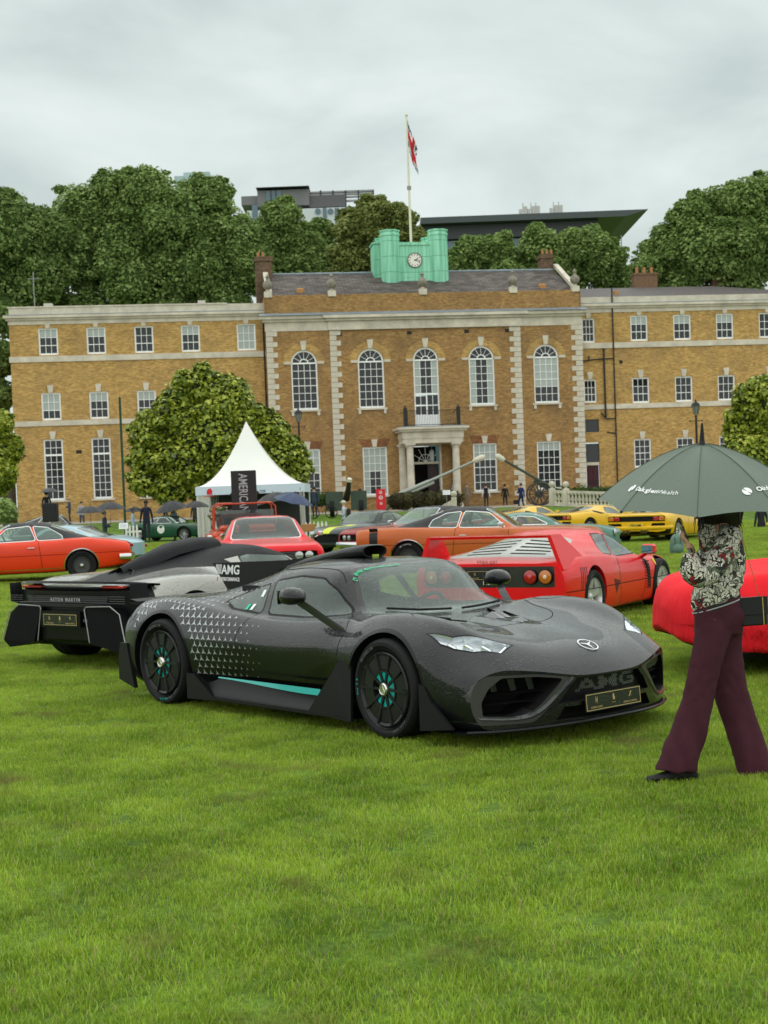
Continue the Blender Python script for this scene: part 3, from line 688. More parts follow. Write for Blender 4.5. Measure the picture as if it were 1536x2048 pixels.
def window(parent,x0,x1,z0,z1,nc,nr,y=0,blind=0,seed=0,key=True,sill='band',arch=False,transom=None,open_top=False,split=None,brackets=False):
    rnd=random.Random(int(x0*100+z0*7)+seed); wh=mat('white_sash_paint',(.85,.85,.83),.4); dk=mat('window_pane',(.028,.032,.034),.08,spec=.3); bl=mat('pane_with_blind',(.34,.38,.36),.25,spec=.5)
    yy=y+.10; fr=.10; curt=rnd.random()<.3 and nc>3; r=(x1-x0)/2; zt=z1-r if arch else z1
    b=MB(); X0,X1,Z0=x0+fr,x1-fr,z0+fr
    b.box(x0,X0,yy,yy+.12,z0,zt); b.box(X1,x1,yy,yy+.12,z0,zt); b.box(X0,X1,yy-.02,yy+.12,z0,Z0+.03)
    Zt=zt-(0 if arch else fr)
    if not arch: b.box(X0,X1,yy,yy+.12,Zt,zt)
    cw=(X1-X0)/nc; base=Z0+.03; rh=(Zt-base)/nr; bw=.034
    for i in range(1,nc): b.box(X0+i*cw-bw/2,X0+i*cw+bw/2,yy+.03,yy+.07,base,Zt)
    for j in range(1,nr):
        big=(transom is not None and j==transom); meet=(j==nr//2) and transom is None
        t=.13 if big else (.05 if meet else bw); b.box(X0,X1,yy+(.0 if big else .02),yy+.09,base+j*rh-t/2,base+j*rh+t/2)
    if arch:
        c=((x0+x1)/2,zt)
        b.box(X0,X1,yy-.01,yy+.12,zt-.05,zt+.05)
        for ra,rb in ((r-fr*1.3,r),(r*.28,r*.34)):
            n=16; v=[];f=[]
            for k in range(n+1):
                t=PI*k/n
                for q,yo in ((ra,yy),(rb,yy),(rb,yy+.1),(ra,yy+.1)): v.append((c[0]+q*math.cos(t),yo,c[1]+.05+ (q-.05)*math.sin(t) if q>.3 else c[1]+q*math.sin(t)))
                if k:
                    for e in range(4): f.append((4*k-4+e,4*k+e,4*k+(e+1)%4,4*k-4+(e+1)%4))
            b.add(v,f)
        for k in range(1,6):
            t=PI*k/6; d=Vector((math.cos(t),0,math.sin(t))); s=Vector((-d.z,0,d.x))*.014; p=Vector((c[0],yy+.04,c[1]))
            b.add([p+d*r*.3-s,p+d*r*.3+s,p+d*(r-.06)+s,p+d*(r-.06)-s],[(0,1,2,3)])
    w=b.build('window',wh,parent)
    for i in range(nc):
        for j in range(nr):
            t=(j+.5)/nr; m=bl if (1-t)<blind or (i in (0,nc-1) and curt) else dk
            if open_top and t>.62: m=mat('open_void',(.01,.01,.01),.9)
            pane(w,X0+(i+.5)*cw,yy+.055,base+(j+.5)*rh,cw-bw*.8,rh-bw*.8,m)
    if arch:
        v=[((x0+x1)/2,yy+.06,zt)]+[((x0+x1)/2+(r-.07)*math.cos(t),yy+.06,zt+(r-.07)*math.sin(t)) for t in np.linspace(0,PI,17)]
        bb=MB(); bb.add(v,[(0,k,k+1) for k in range(1,17)]); bb.build('fanlight_glass',dk,w)
    st=stone()
    if key:
        cx_=(x0+x1)/2; kz=z1+.02; hh=.52 if not arch else .62; bb=MB(); bb.M=Rm(PI/2,'X'); bb.prism([(cx_-.14,kz-.03),(cx_+.14,kz-.03),(cx_+.23,kz+hh),(cx_-.23,kz+hh)],-y,-y+.07); bb.build('keystone',st,w)
    if sill=='stone':
        bb=MB(); bb.box(x0-.15,x1+.15,y-.12,y+.1,z0-.12,z0); bb.build('sill',st,w)
    if brackets:
        for xx in (x0+.02,x1-.02):
            bb=MB(); bb.bbox(xx-.1,xx+.1,y-.10,y+.0,z0-.42,z0-.12,.02); bb.build('bracket',st,w)
    return w
def building():
    yb=brick_mat('yellow_stock_brick',(.52,.325,.105),(.36,.205,.058),(.42,.31,.17),(.24,.16,.08)); cbk=brick_mat('brown_stock_brick',(.375,.22,.078),(.26,.13,.046),(.32,.24,.14),(.165,.105,.058))
    rb=brick_mat('red_gauged_brick',(.26,.105,.045),(.20,.075,.032),(.25,.17,.10),(.14,.07,.035))
    st=stone(); lead=mat('lead_flashing',(.20,.24,.27),.5,var=.2,vs=2); slate=slate_mat()
    FMo=(0,104,0); zg=.7
    # ---- left wing
    L=thing('building_wing','long yellow brick left wing with white sash windows, partly behind the round magnolia','building',FMo,PSI)
    cols=[(-23.95,-22.6),(-20.62,-19.28),(-17.27,-15.94),(-13.98,-12.66),(-10.02,-8.68)]
    holes=[]; 
    for i,(a,c) in enumerate(cols): holes.append((a,c,12.6,14.5))
    for a,c in cols[:3]+[(-13.98,-12.66)]: holes.append((a,c,8.02,9.95))
    for a,c in cols[:4]: holes.append((a,c,2.35,6.68))
    wall(L,'wall',-25.93,-7.95,zg,14.75,holes,yb)
    b=MB(); b.add([(-25.93,0,zg),(-25.93,12,zg),(-25.93,12,14.75),(-25.93,0,14.75)],[(0,1,2,3)]); b.build('end_wall',yb,L)
    for i,(a,c) in enumerate(cols): window(L,a,c,12.6,14.5,3,3,blind=(.34,.34,0,.34,1)[i])
    for i,(a,c) in enumerate(cols[:4]): window(L,a,c,8.02,9.95,3,3,blind=(.67,.34,.34,.34)[i])
    for i,(a,c) in enumerate(cols[:4]): window(L,a,c,2.35,6.68,3,8,blind=0 if i>1 else 0,transom=6,sill='stone')
    for z0,z1,pr in ((12.12,12.52,.08),(7.62,7.98,.08),(14.75,15.05,.06),(15.05,15.2,.2),(15.2,15.38,.35)):
        b=MB(); b.box(-25.93-pr,-7.95,-pr,.3,z0,z1); b.build('stone_band' if z0<14 else 'cornice',st,L)
    b=MB(); b.box(-26.2,-7.95,-.36,.3,15.383,15.43); b.build('lead_capping',lead,L)
    b=MB(); b.box(-25.9,-10.65,-.05,.35,15.43,15.92); b.box(-25.98,-10.65,-.10,.40,15.923,16.02); b.box(-10.64,-7.95,.03,.35,15.43,15.96); b.build('parapet',st,L)
    b=MB(); b.add([(-25.9,.36,15.3),(-7.95,.36,15.3),(-7.95,12,15.6),(-25.9,12,15.6)],[(0,1,2,3)]); b.build('flat_roof',lead,L)
    for s,w_,h in ((-23.6,.6,.35),(-12.7,.55,.35)): b=MB(); b.box(s,s+w_,1.2,1.9,15.9,16.05+h); b.build('roof_vent',mat('pale_render',(.55,.52,.45),.8),L)
    b=MB(); b.cyl(.035,15.6,18.6,8,M=T(-24.2,1,0)); b.box(-24.6,-23.8,.98,1.02,18.1,18.15); b.build('aerial',mat('pole_grey',(.25,.26,.26),.5),L)
    b=MB(); b.box(-21.7,-21.3,-.012,.05,5.6,5.85); b.build('air_brick',mat('grate_black',(.02,.02,.02),.7),L)
    b=MB(); b.cyl(.05,zg,14.7,8,M=T(-8.12,-.10,0)); b.build('drainpipe',mat('iron_black',(.02,.02,.021),.5),L)
    # ---- right wing
    Rw=thing('building_wing','yellow brick right wing with black drainpipes and dark red door beside the quoined centre','building',FMo,PSI)
    cols=[(19.09,20.41),(22.39,23.75),(25.71,27.06),(29.05,30.4),(32.35,33.7)]; first=(15.38,16.36)
    holes=[(first[0],first[1],12.55,14.36),(first[0],first[1],8.12,9.85),(15.42,16.45,5.95,6.9),(15.38,16.42,.9,5.18)]
    for a,c in cols: holes+= [(a,c,12.6,14.5),(a,c,8.0,9.9),(a,c,3.2,5.34)]
    wall(Rw,'wall',15.07,38,zg,14.75,holes,yb)
    window(Rw,first[0],first[1],12.55,14.36,3,3,blind=0); window(Rw,first[0],first[1],8.12,9.85,3,3,open_top=True)
    b=MB(); b.box(15.42,16.45,.12,.15,5.95,6.9); b.build('dark_fanlight',mat('window_pane',(.015,.018,.02),.06),Rw)
    for i,(a,c) in enumerate(cols):
        window(Rw,a,c,12.6,14.5,3,3,blind=(.34,.34,.34,0,.34)[i]); window(Rw,a,c,8.0,9.9,3,3,open_top=(i==0)); window(Rw,a,c,3.2,5.34,3,4)
    dr=MB(); dr.box(15.45,16.35,.10,.16,.9,3.5); d=dr.build('door',mat('dark_red_door',(.035,.008,.012),.35),Rw)
    for zz in (1.1,2.4):
        for xx in (15.55,15.95): b=MB(); b.box(xx,xx+.32,.085,.1,zz,zz+.95); b.build('door_panel',mat('door_panel_red',(.06,.010,.018),.4),d)
    b=MB(); b.box(15.38,16.42,.08,.18,3.5,3.72); b.build('door_lintel',st,d)
    b=MB(); b.box(15.42,16.40,.11,.14,3.72,5.1); b.build('transom_light',mat('window_pane',(.015,.018,.02),.06),d)
    for z0,z1,pr in ((12.12,12.52,.08),(7.62,7.98,.08),(14.75,15.05,.06),(15.05,15.2,.2),(15.2,15.38,.35)):
        b=MB(); b.box(15.07,38,-pr,.3,z0,z1); b.build('stone_band' if z0<14 else 'cornice',st,Rw)
    b=MB(); b.box(15.07,38,-.36,.3,15.383,15.43); b.build('lead_capping',lead,Rw)
    b=MB(); b.box(15.07,38,-.05,.35,15.43,15.9); b.build('parapet',st,Rw)
    b=MB(); b.add([(15.1,3.5,16.4),(35,3.5,16.4),(28.2,7,17.55),(15.1,7,17.55)],[(0,1,2,3)]); b.add([(35,3.5,16.4),(35,14,16.4),(28.2,7,17.55)],[(0,1,2)]); b.build('slate_roof',mat('grey_roof',(.12,.108,.105),.6,var=.15,vs=3),Rw)
    b=MB(); b.add([(15.1,.36,15.3),(38,.36,15.3),(38,12,16.45),(15.1,12,16.3)],[(0,1,2,3)]); b.build('flat_roof',lead,Rw)
    blk=mat('iron_black',(.02,.02,.021),.5)
    for s,z0,z1,r in ((17.70,zg,16.5,.055),(16.95,7.0,12.1,.07)): b=MB(); b.cyl(r,z0,z1,8,M=T(s,-.14,0)); b.build('drainpipe',blk,Rw)
    for pts in ([(15.3,-.14,11.2),(16.2,-.14,11.3),(17.7,-.14,11.35)],[(16.6,-.14,7.35),(17.0,-.14,6.9),(17.68,-.14,6.9)],[(17.0,-.14,5.9),(17.7,-.14,5.8)],[(15.8,-.14,11.25),(15.8,-.14,11.6)]): b=MB(); b.tube(pts,.05,8); b.build('branch_pipe',blk,Rw)
    b=MB(); b.box(18.15,18.4,-.012,.05,10.95,11.2); b.build('air_brick',mat('grate_black',(.02,.02,.02),.7),Rw)
    for s,y in ((21.7,7),(28.9,9)):
        ch=MB(); ch.bbox(s,s+1.9,y,y+.8,16.2,18.6,.03); ch.box(s-.06,s+1.96,y-.06,y+.86,18.55,18.7); c_=ch.build('chimney',mat('chimney_brown',(.17,.10,.06),.85,var=.3,vs=6),Rw)
        for k in range(3): b=MB(); b.cyl(.12,18.7,19.2,10,M=T(s+.35+.6*k,y+.4,0)); b.build('chimney_pot',mat('terracotta',(.40,.17,.08),.7),c_)
    b=MB(); b.bbox(19.2,19.55,4.2,4.6,16.6,16.95,.03); b.build('roof_vent',mat('terracotta_vent',(.40,.20,.07),.7),Rw)
    # ---- centre block, one metre proud
    Cn=thing('brick_building','central brick block with stone quoins, arched windows, columned porch and green clock tower','building',FMo,PSI); Y=-1.0
    arch=[(-6.30,-4.42),(-1.50,.38),(6.60,8.48),(11.40,13.28)]; low=[(-6.25,-4.45),(-1.40,.38),(6.70,8.45),(11.45,13.25)]
    holes=[(a,c,8.15,12.42,1) for a,c in arch]+[(2.52,4.36,6.6,12.42,1)]+[(a,c,1.85,5.35) for a,c in low]+[(2.15,4.25,.8,5.3)]
    wall(Cn,'wall',-8.0,15.07,zg,13.78,holes,cbk,y=Y)
    wall(Cn,'parapet_wall',-8.0,15.07,14.95,16.35,[],cbk,y=Y+.12)
    b=MB(); b.add([(-8,Y,zg),(-8,12,zg),(-8,12,16.3),(-8,Y,16.3)],[(0,1,2,3)]); b.add([(15.07,Y,zg),(15.07,12,zg),(15.07,12,16.3),(15.07,Y,16.3)],[(3,2,1,0)]); b.build('side_wall',cbk,Cn)
    for i,(a,c) in enumerate(arch): window(Cn,a,c,8.15,12.42,4,6,y=Y,arch=True,sill='stone',brackets=True,blind=(0,0,0,.67)[i])
    for i,(a,c) in enumerate(low): window(Cn,a,c,1.85,5.35,4,6,y=Y,blind=(.5,.45,.3,.2)[i],sill='stone')
    window(Cn,2.52,4.36,8.98,12.42,4,4,y=Y,arch=True)
    wh=mat('white_sash_paint',(.85,.85,.83),.4)
    b=MB(); b.box(2.52,2.62,Y+.08,Y+.2,6.6,8.98); b.box(4.26,4.36,Y+.08,Y+.2,6.6,8.98); b.box(2.62,4.26,Y+.1,Y+.18,6.6,7.55); b.box(3.40,3.48,Y+.08,Y+.18,7.55,8.98)
    b.box(2.62,4.26,Y+.09,Y+.17,8.2,8.26); b.box(2.98,3.01,Y+.09,Y+.17,7.55,8.98); b.box(3.86,3.89,Y+.09,Y+.17,7.55,8.98); bd=b.build('balcony_door',wh,Cn)
    for xx in (2.80,3.20,3.67,4.07):
        for zz in (7.88,8.6): pane(bd,xx,Y+.15,zz,.36,.6,mat('window_pane',(.015,.018,.02),.06))
    # red gauged brick heads
    for a,c in low: b=MB(); b.M=Rm(PI/2,'X'); b.prism([(a-.02,5.36),(c+.02,5.36),(c+.28,5.92),(a-.28,5.92)],-Y,-Y+.006); b.build('flat_arch',rb if a<9 else cbk,Cn)
    for a,c in arch+[(2.52,4.36)]:
        b=MB(); v=[];f=[]; cx_=(a+c)/2; r=(c-a)/2
        for k in range(17):
            t=PI*k/16; v+=[(cx_+(r+.02)*math.cos(t),Y-.006,12.42-r+(r+.02)*math.sin(t)),(cx_+(r+.55)*math.cos(t),Y-.006,12.42-r+(r+.5)*math.sin(t))]
            if k: f.append((2*k-2,2*k,2*k+1,2*k-1))
        b.add(v,f); b.build('brick_arch',yb,Cn)
        for s_ in (-1,1): b=MB(); x0=cx_+s_*r+(.0 if s_>0 else -.5); b.box(x0,x0+.5,Y-.05,Y+.02,11.42,11.60); b.build('impost',st,Cn)
    # quoins
    qm={}
    for s0,s1,al in ((-8.0,-7.2,'L'),(-3.46,-2.62,'L'),(9.66,10.50,'R'),(14.27,15.07,'R')):
        n=35; h=(13.78-zg)/n
        for k in range(n):
            full=k%2==0; w=(s1-s0) if full else (s1-s0)*.62
            x0=s0 if al=='L' else s1-w
            if (al,full) not in qm:
                b=MB(); b.bbox(0,w,-.045,.03,.012,h-.012,.018); o=b.build('quoin',st,Cn,loc=(x0,Y,zg+k*h)); qm[(al,full)]=o.data
            else: link_mesh('quoin',qm[(al,full)],Cn,(x0,Y,zg+k*h))
    for x0,x1,y0 in ((-8.0,15.07,Y),(-3.5,10.55,Y-.12)):
        for z0,z1,pr in ((13.78,14.42,.05),(14.42,14.6,.22),(14.6,14.82,.42)):
            b=MB(); b.box(x0-pr,x1+pr,y0-pr,Y+.3,z0,z1-(.003 if y0<Y else 0)); b.build('cornice',st,Cn)
    b=MB(); b.add([(-8.45,Y-.56,14.83),(15.5,Y-.56,14.83),(15.4,Y+.13,15.08),(-8.4,Y+.13,15.08)],[(0,1,2,3)]); b.build('lead_capping',lead,Cn)
    for s in (-2.2,2.15+.0,6.35,9.35,-2.9): 
        if s in (-2.2,): continue
        b=MB(); b.box(s,s+.35,Y-.012,Y+.05,13.35,13.6); b.build('air_brick',mat('grate_black',(.02,.02,.02),.7),Cn)
    # porch
    po=Y-2.2
    for (x,y) in ((1.75,po+.15),(5.05,po+.15),(1.45,Y-.25),(5.35,Y-.25)):
        b=MB(); b.M=T(x,y,0); b.box(-.36,.36,-.36,.36,.8,1.05); b.lathe([(.34,1.05),(.34,1.15),(.29,1.2),(.29,1.25),(.27,3.0),(.24,5.05),(.28,5.1),(.24,5.15),(.30,5.3)],20); b.box(-.36,.36,-.36,.36,5.3,5.42)
        for q in range(4):
            a=PI/4+q*PI/2; b.ball(.09,8,M=T(.30*math.cos(a),.30*math.sin(a),5.25))
        b.build('column',st,Cn,smooth=True,ang=30)
    b=MB(); b.box(1.25,5.55,po-.2,Y,5.423,5.75); b.box(1.20,5.60,po-.25,Y,5.75,6.25); b.build('porch_entablature',st,Cn)
    b=MB(); b.box(1.0,5.8,po-.45,Y,6.25,6.4); b.box(.85,5.95,po-.6,Y,6.4,6.55); b.build('porch_cornice',st,Cn)
    b=MB(); b.box(1.1,5.7,po-.4,Y,6.553,6.62); b.build('balcony_floor',lead,Cn)
    iron=mat('iron_black',(.02,.02,.021),.5); b=MB(); 
    for z in (6.72,7.72): b.tube([(1.5,po,z),(5.3,po,z)],.025,6); b.tube([(1.5,po,z),(1.5,Y,z)],.025,6); b.tube([(5.3,po,z),(5.3,Y,z)],.025,6)
    rl=b.build('balcony_railing',iron,Cn)
    bm_=None
    for i in range(33):
        x=1.55+i*.117
        if bm_ is None: b=MB(); b.tube([(0,0,6.62),(0,0,7.72)],.013,5,cap=False); o=b.build('baluster_rod',iron,rl,loc=(x,po,0)); bm_=o.data
        else: link_mesh('baluster_rod',bm_,rl,(x,po,0))
    for x in (1.5,5.3): b=MB(); b.bbox(x-.13,x+.13,po-.1,po+.16,6.6,7.95,.03); b.ball(.07,8,M=T(x,po,8.02)); b.build('railing_pier',iron,rl)
    # entrance
    b=MB(); b.box(2.05,2.2,Y-.06,Y+.3,.8,5.3); b.box(4.2,4.35,Y-.06,Y+.3,.8,5.3); b.box(2.05,4.35,Y-.06,Y+.3,5.3,5.5); b.box(2.2,4.2,Y+.1,Y+.25,4.0,4.12); b.build('door_case',st,Cn)
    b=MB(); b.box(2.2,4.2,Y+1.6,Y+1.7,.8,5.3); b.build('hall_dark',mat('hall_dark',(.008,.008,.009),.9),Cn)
    for x0,x1 in ((3.35,4.15),): 
        b=MB(); b.box(x0,x1,Y+.30,Y+.36,.8,3.98); d=b.build('front_door',mat('door_black_red',(.012,.008,.009),.35),Cn)
        for zz in (1.0,2.1,3.0): b=MB(); b.box(x0+.12,x1-.12,Y+.28,Y+.3,zz,zz+.75); b.build('door_panel',mat('door_panel_dark',(.03,.012,.014),.4),d)
    b=MB(); 
    for k in range(7): a=PI*k/6; b.tube([(3.2,Y+.2,4.15),(3.2+.95*math.cos(a),Y+.2,4.15+1.05*math.sin(a))],.02,5)
    b.tube([(3.2+.5*math.cos(a),Y+.2,4.15+.55*math.sin(a)) for a in np.linspace(0,PI,13)],.02,5); b.build('fanlight_bars',wh,Cn)
    b=MB(); b.M=T(3.45,po+1.0,0); b.lathe([(.05,5.0),(.18,4.85),(.17,4.25),(.12,4.1)],6); b.cyl(.012,5.0,5.4,6); b.build('hanging_lantern',mat('lantern_glass',(.25,.28,.28),.15),Cn)
    # roof
    b=MB(); b.add([(-7.7,Y+.4,16.33),(15.0,Y+.4,16.33),(14.6,5,18.72),(-7.3,5,18.72)],[(0,1,2,3)]); b.add([(-7.3,5,18.72),(14.6,5,18.72),(15,10,16.3),(-7.7,10,16.3)],[(0,1,2,3)]); b.build('slate_roof',slate,Cn)
    b=MB(); b.tube([(-7.3,5,18.75),(14.6,5,18.75)],.10,8); b.build('ridge',lead,Cn)
    for s in (-7.6,14.85): 
        b=MB(); b.add([(s-.18,Y+.3,16.3),(s+.18,Y+.3,16.3),(s+.18,5,18.95),(s-.18,5,18.95),(s-.18,Y+.3,16.6),(s+.18,Y+.3,16.6),(s+.18,5,19.2),(s-.18,5,19.2)],[(0,1,5,4),(4,5,6,7),(0,4,7,3),(1,2,6,5)]); b.build('gable_coping',st,Cn)
    # slate courses that step, each a thin strip: the eye picks out the courses only
    dark=mat('mossy_stone',(.22,.20,.16),.85,var=.3,vs=5)
    for s in (-7.72,-3.15,3.45,10.1,14.75):
        b=MB(); b.M=T(s,Y+.25,0); b.box(-.28,.28,-.24,.24,16.2,16.62); b.lathe([(.10,16.62),(.16,16.7),(.10,16.78)],12); b.build('finial_base',st,Cn)
        b=MB(); b.ball(.36,14,M=T(s,Y+.25,17.1)); b.lathe([(.12,17.42),(.10,17.6),(.16,17.68),(.05,17.85),(.001,17.9)],10,M=T(s,Y+.25,0)); b.build('urn_finial',dark,Cn,smooth=True)
    for s0,s1,zt,y in ((-8.3,-7.05,20.0,4.2),(13.7,14.65,20.0,5)):
        b=MB(); b.bbox(s0,s1,y,y+1.2,15.5,zt,.02); b.box(s0-.08,s1+.08,y-.08,y+1.28,zt-.35,zt-.12); c_=b.build('chimney',brick_mat('chimney_brick',(.16,.10,.06),(.12,.07,.045),(.15,.12,.09),(.07,.05,.035)) if 'chimney_brick' not in MATS else MATS['chimney_brick'],Cn)
        for k in range(2 if s0<0 else 3): b=MB(); b.cyl(.10,zt,zt+.4,10,M=T(s0+.25+.35*k,y+.5,0),r2=.08); b.build('chimney_pot',mat('terracotta',(.40,.17,.08),.7),c_)
    for s in (-5.6,12.3): b=MB(); b.bbox(s,s+.55,Y+1.15,Y+1.6,16.55,17.0,.08); b.build('roof_vent',mat('terracotta_vent',(.40,.20,.07),.7),Cn)
    # verdigris clock tower
    cu=copper_mat(); ty=3.0; tw=[]
    for s in (1.70,5.33):
        for yo in (0,3.2):
            b=MB(); b.M=T(s,ty+yo,0)@Rm(PI/8,'Z'); rr=.74; b.lathe([(rr,17.1 if yo==0 else 18),(rr,21.05),(rr*1.06,21.1),(rr*1.06,21.22),(rr,21.27),(rr,21.38),(rr*1.08,21.42),(rr*1.08,21.52),(.001,21.6)],8); tw.append(b.build('clock_tower_turret',cu,Cn))
    b=MB(); b.box(1.7,5.33,ty-.25,ty+3.4,17.45,20.5); b.box(1.7,5.33,ty-.33,ty-.25,20.4,20.62); b.build('clock_tower_body',cu,Cn)
    b=MB(); b.box(.55,1.4,ty+.8,ty+2.6,18.0,20.8); b.box(.48,1.45,ty+.74,ty+2.66,20.7,20.85); b.build('clock_tower_side',cu,Cn)
    for q in ((2.7,3.2,ty-.27,ty-.2,18.0,18.8),(3.7,4.4,ty-.268,ty-.2,17.7,18.4)): b=MB(); b.box(*q); b.build('copper_patch',cu,Cn)
    # torn lead skirt below the tower
    b=MB(); rnd=random.Random(3)
    for k in range(26):
        x=.8+k*.215; zz=17.45-.1*rnd.random(); b.add([(x,ty-.6+.1*rnd.random(),17.6),(x+.2,ty-.6,17.6),(x+.23+.1*rnd.uniform(-1,1),ty-1.4,16.98+.12*rnd.random()),(x+.03,ty-1.45,16.98+.12*rnd.random())],[(0,1,2,3)])
    tag(b.build('lead_skirt',mat('streaked_lead',(.26,.25,.23),.6,var=.5,vs=9),Cn),kind='stuff')
    b=MB(); b.M=T(3.50,ty-.26,19.28)@Rm(PI/2,'X'); b.lathe([(.50,0),(.50,.05),(.001,.05)],32,cap=False); ck=b.build('clock_face',mat('clock_white',(.78,.76,.68),.5),Cn)
    b=MB(); b.M=T(3.50,ty-.26,19.28)@Rm(PI/2,'X'); b.lathe([(.56,0),(.56,.07),(.50,.07),(.50,.0)],32,cap=False); b.build('clock_rim',mat('clock_rim',(.10,.07,.05),.5),ck)
    b=MB(); b.M=T(3.50,ty-.315,19.28)@Rm(PI/2,'X'); bk=mat('clock_black',(.01,.01,.01),.5)
    for k in range(12):
        a=PI*k/6; b.box(-.022,.022,.34,.46,0,.01,M=Rm(a,'Z'))
    b.build('clock_numerals',bk,ck)
    for a,l,w in ((rad(-62),.30,.03),(rad(-105),.42,.022)):
        b=MB(); b.M=T(3.50,ty-.325,19.28)@Rm(PI/2,'X')@Rm(a,'Z'); b.box(-w,w,-.06,l,.0,.012); b.build('clock_hand',bk,ck)
    # flagpole and flag
    W_=lambda x,y,z: Matrix.Translation(Vector(FMo))@Rm(PSI,'Z')@Vector((x,y,z))
    base=W_(3.62,5,20.4); fp=thing('flagpole','tall white flagpole rising behind the green clock tower','flagpole',base)
    b=MB(); b.lathe([(.10,0),(.085,5),(.06,10.1),(.001,10.12)],12); b.ball(.12,10,M=T(0,0,10.2)); b.build('pole',mat('pole_white',(.66,.62,.50),.5),fp,smooth=True)
    b=MB(); b.lathe([(.16,4.6),(.16,4.85)],12); b.build('collar',mat('pole_grey',(.25,.26,.26),.5),fp)
    fl=MB(); v=[];f=[];nu,nv=14,16; mi=[]
    for i in range(nu+1):
        for j in range(nv+1):
            u=i/nu; w=j/nv; x=.05+u*.72*(1-.2*w)+.12*math.sin(w*5+u*3)*u; y=.16*math.sin(u*9+w*4)*(.3+u); z=9.9-w*1.9-u*2.35-.25*math.sin(u*3); v.append((x,y,z))
    for i in range(nu):
        for j in range(nv):
            f.append((i*(nv+1)+j,(i+1)*(nv+1)+j,(i+1)*(nv+1)+j+1,i*(nv+1)+j+1)); u=(i+.5)/nu; w=(j+.5)/nv
            c=1 if abs(w-.5)<.16 or abs(u-.55)<.10 else (2 if abs(w-.5)<.24 or abs(u-.55)<.16 or abs(abs(u-.55)*1.1-abs(w-.5))<.06 else 0); mi.append(c)
    for q,c in zip(f,mi): pass
    me=bpy.data.meshes.new('flag'); me.from_pydata(v,[],f); 
    for mm in (mat('flag_blue',(.02,.025,.08),.7),mat('flag_red',(.45,.02,.03),.7),mat('flag_white',(.7,.68,.66),.7)): me.materials.append(mm)
    me.polygons.foreach_set('material_index',mi); me.polygons.foreach_set('use_smooth',[True]*len(f)); me.update()
    fo=link_mesh('flag',me,None,base); tag(fo,'union flag in red, white and blue hanging limp from the flagpole','flag')
def slate_mat():
    M=bpy.data.materials.new('slates'); M.use_nodes=True; nt=M.node_tree; N=nt.nodes; L=nt.links; b=N['Principled BSDF']; b.inputs['Roughness'].default_value=.7; b.inputs['Specular IOR Level'].default_value=.2
    tc=N.new('ShaderNodeTexCoord'); sp=N.new('ShaderNodeSeparateXYZ'); L.new(tc.outputs['Object'],sp.inputs[0]); cb=N.new('ShaderNodeCombineXYZ'); L.new(sp.outputs[0],cb.inputs[0]); L.new(sp.outputs[2],cb.inputs[1])
    br=N.new('ShaderNodeTexBrick'); br.inputs['Scale'].default_value=1; br.inputs['Brick Width'].default_value=.60; br.inputs['Row Height'].default_value=.15; br.inputs['Mortar Size'].default_value=.02; br.inputs['Mortar Smooth'].default_value=.1
    br.inputs['Color1'].default_value=(.135,.112,.098,1); br.inputs['Color2'].default_value=(.065,.052,.047,1); br.inputs['Mortar'].default_value=(.025,.02,.02,1); L.new(cb.outputs[0],br.inputs['Vector'])
    n=N.new('ShaderNodeTexNoise'); n.inputs['Scale'].default_value=1.5; n.inputs['Detail'].default_value=6; L.new(tc.outputs['Object'],n.inputs['Vector'])
    mr=N.new('ShaderNodeMapRange'); mr.inputs[1].default_value=.3; mr.inputs[2].default_value=.7; mr.inputs[3].default_value=.7; mr.inputs[4].default_value=1.35; L.new(n.outputs[0],mr.inputs[0])
    vm=N.new('ShaderNodeVectorMath'); vm.operation='SCALE'; L.new(br.outputs[0],vm.inputs[0]); L.new(mr.outputs[0],vm.inputs['Scale']); L.new(vm.outputs[0],b.inputs['Base Color'])
    return M
def copper_mat():
    M=mat('verdigris',(.16,.46,.31),.7,var=.22,vs=1.6); nt=M.node_tree; N=nt.nodes; L=nt.links
    tc=N.new('ShaderNodeTexCoord'); sp=N.new('ShaderNodeSeparateXYZ'); L.new(tc.outputs['Object'],sp.inputs[0]); cb=N.new('ShaderNodeCombineXYZ'); L.new(sp.outputs[0],cb.inputs[0]); L.new(sp.outputs[2],cb.inputs[1])
    br=N.new('ShaderNodeTexBrick'); br.inputs['Scale'].default_value=1; br.inputs['Brick Width'].default_value=1.9; br.inputs['Row Height'].default_value=1.15; br.inputs['Mortar Size'].default_value=.014; L.new(cb.outputs[0],br.inputs['Vector'])
    bp=N.new('ShaderNodeBump'); bp.inputs['Strength'].default_value=1; bp.inputs['Distance'].default_value=.05; bp.invert=True; L.new(br.outputs['Fac'],bp.inputs['Height']); L.new(bp.outputs[0],N['Principled BSDF'].inputs['Normal'])
    mp=N.new('ShaderNodeMapping'); mp.inputs['Scale'].default_value=(5,5,.25); L.new(tc.outputs['Object'],mp.inputs[0]); n=N.new('ShaderNodeTexNoise'); n.inputs['Scale'].default_value=1; n.inputs['Detail'].default_value=5; L.new(mp.outputs[0],n.inputs['Vector'])
    r=N.new('ShaderNodeValToRGB'); e=r.color_ramp.elements; e[0].position=.35; e[0].color=(.16,.46,.31,1); e[1].position=.65; e[1].color=(.33,.70,.50,1); L.new(n.outputs[0],r.inputs[0])
    mx=N.new('ShaderNodeMix'); mx.data_type='RGBA'; L.new(br.outputs['Fac'],mx.inputs[0]); L.new(r.outputs[0],mx.inputs[6]); mx.inputs[7].default_value=(.14,.40,.28,1); L.new(mx.outputs[2],N['Principled BSDF'].inputs['Base Color'])
    return M
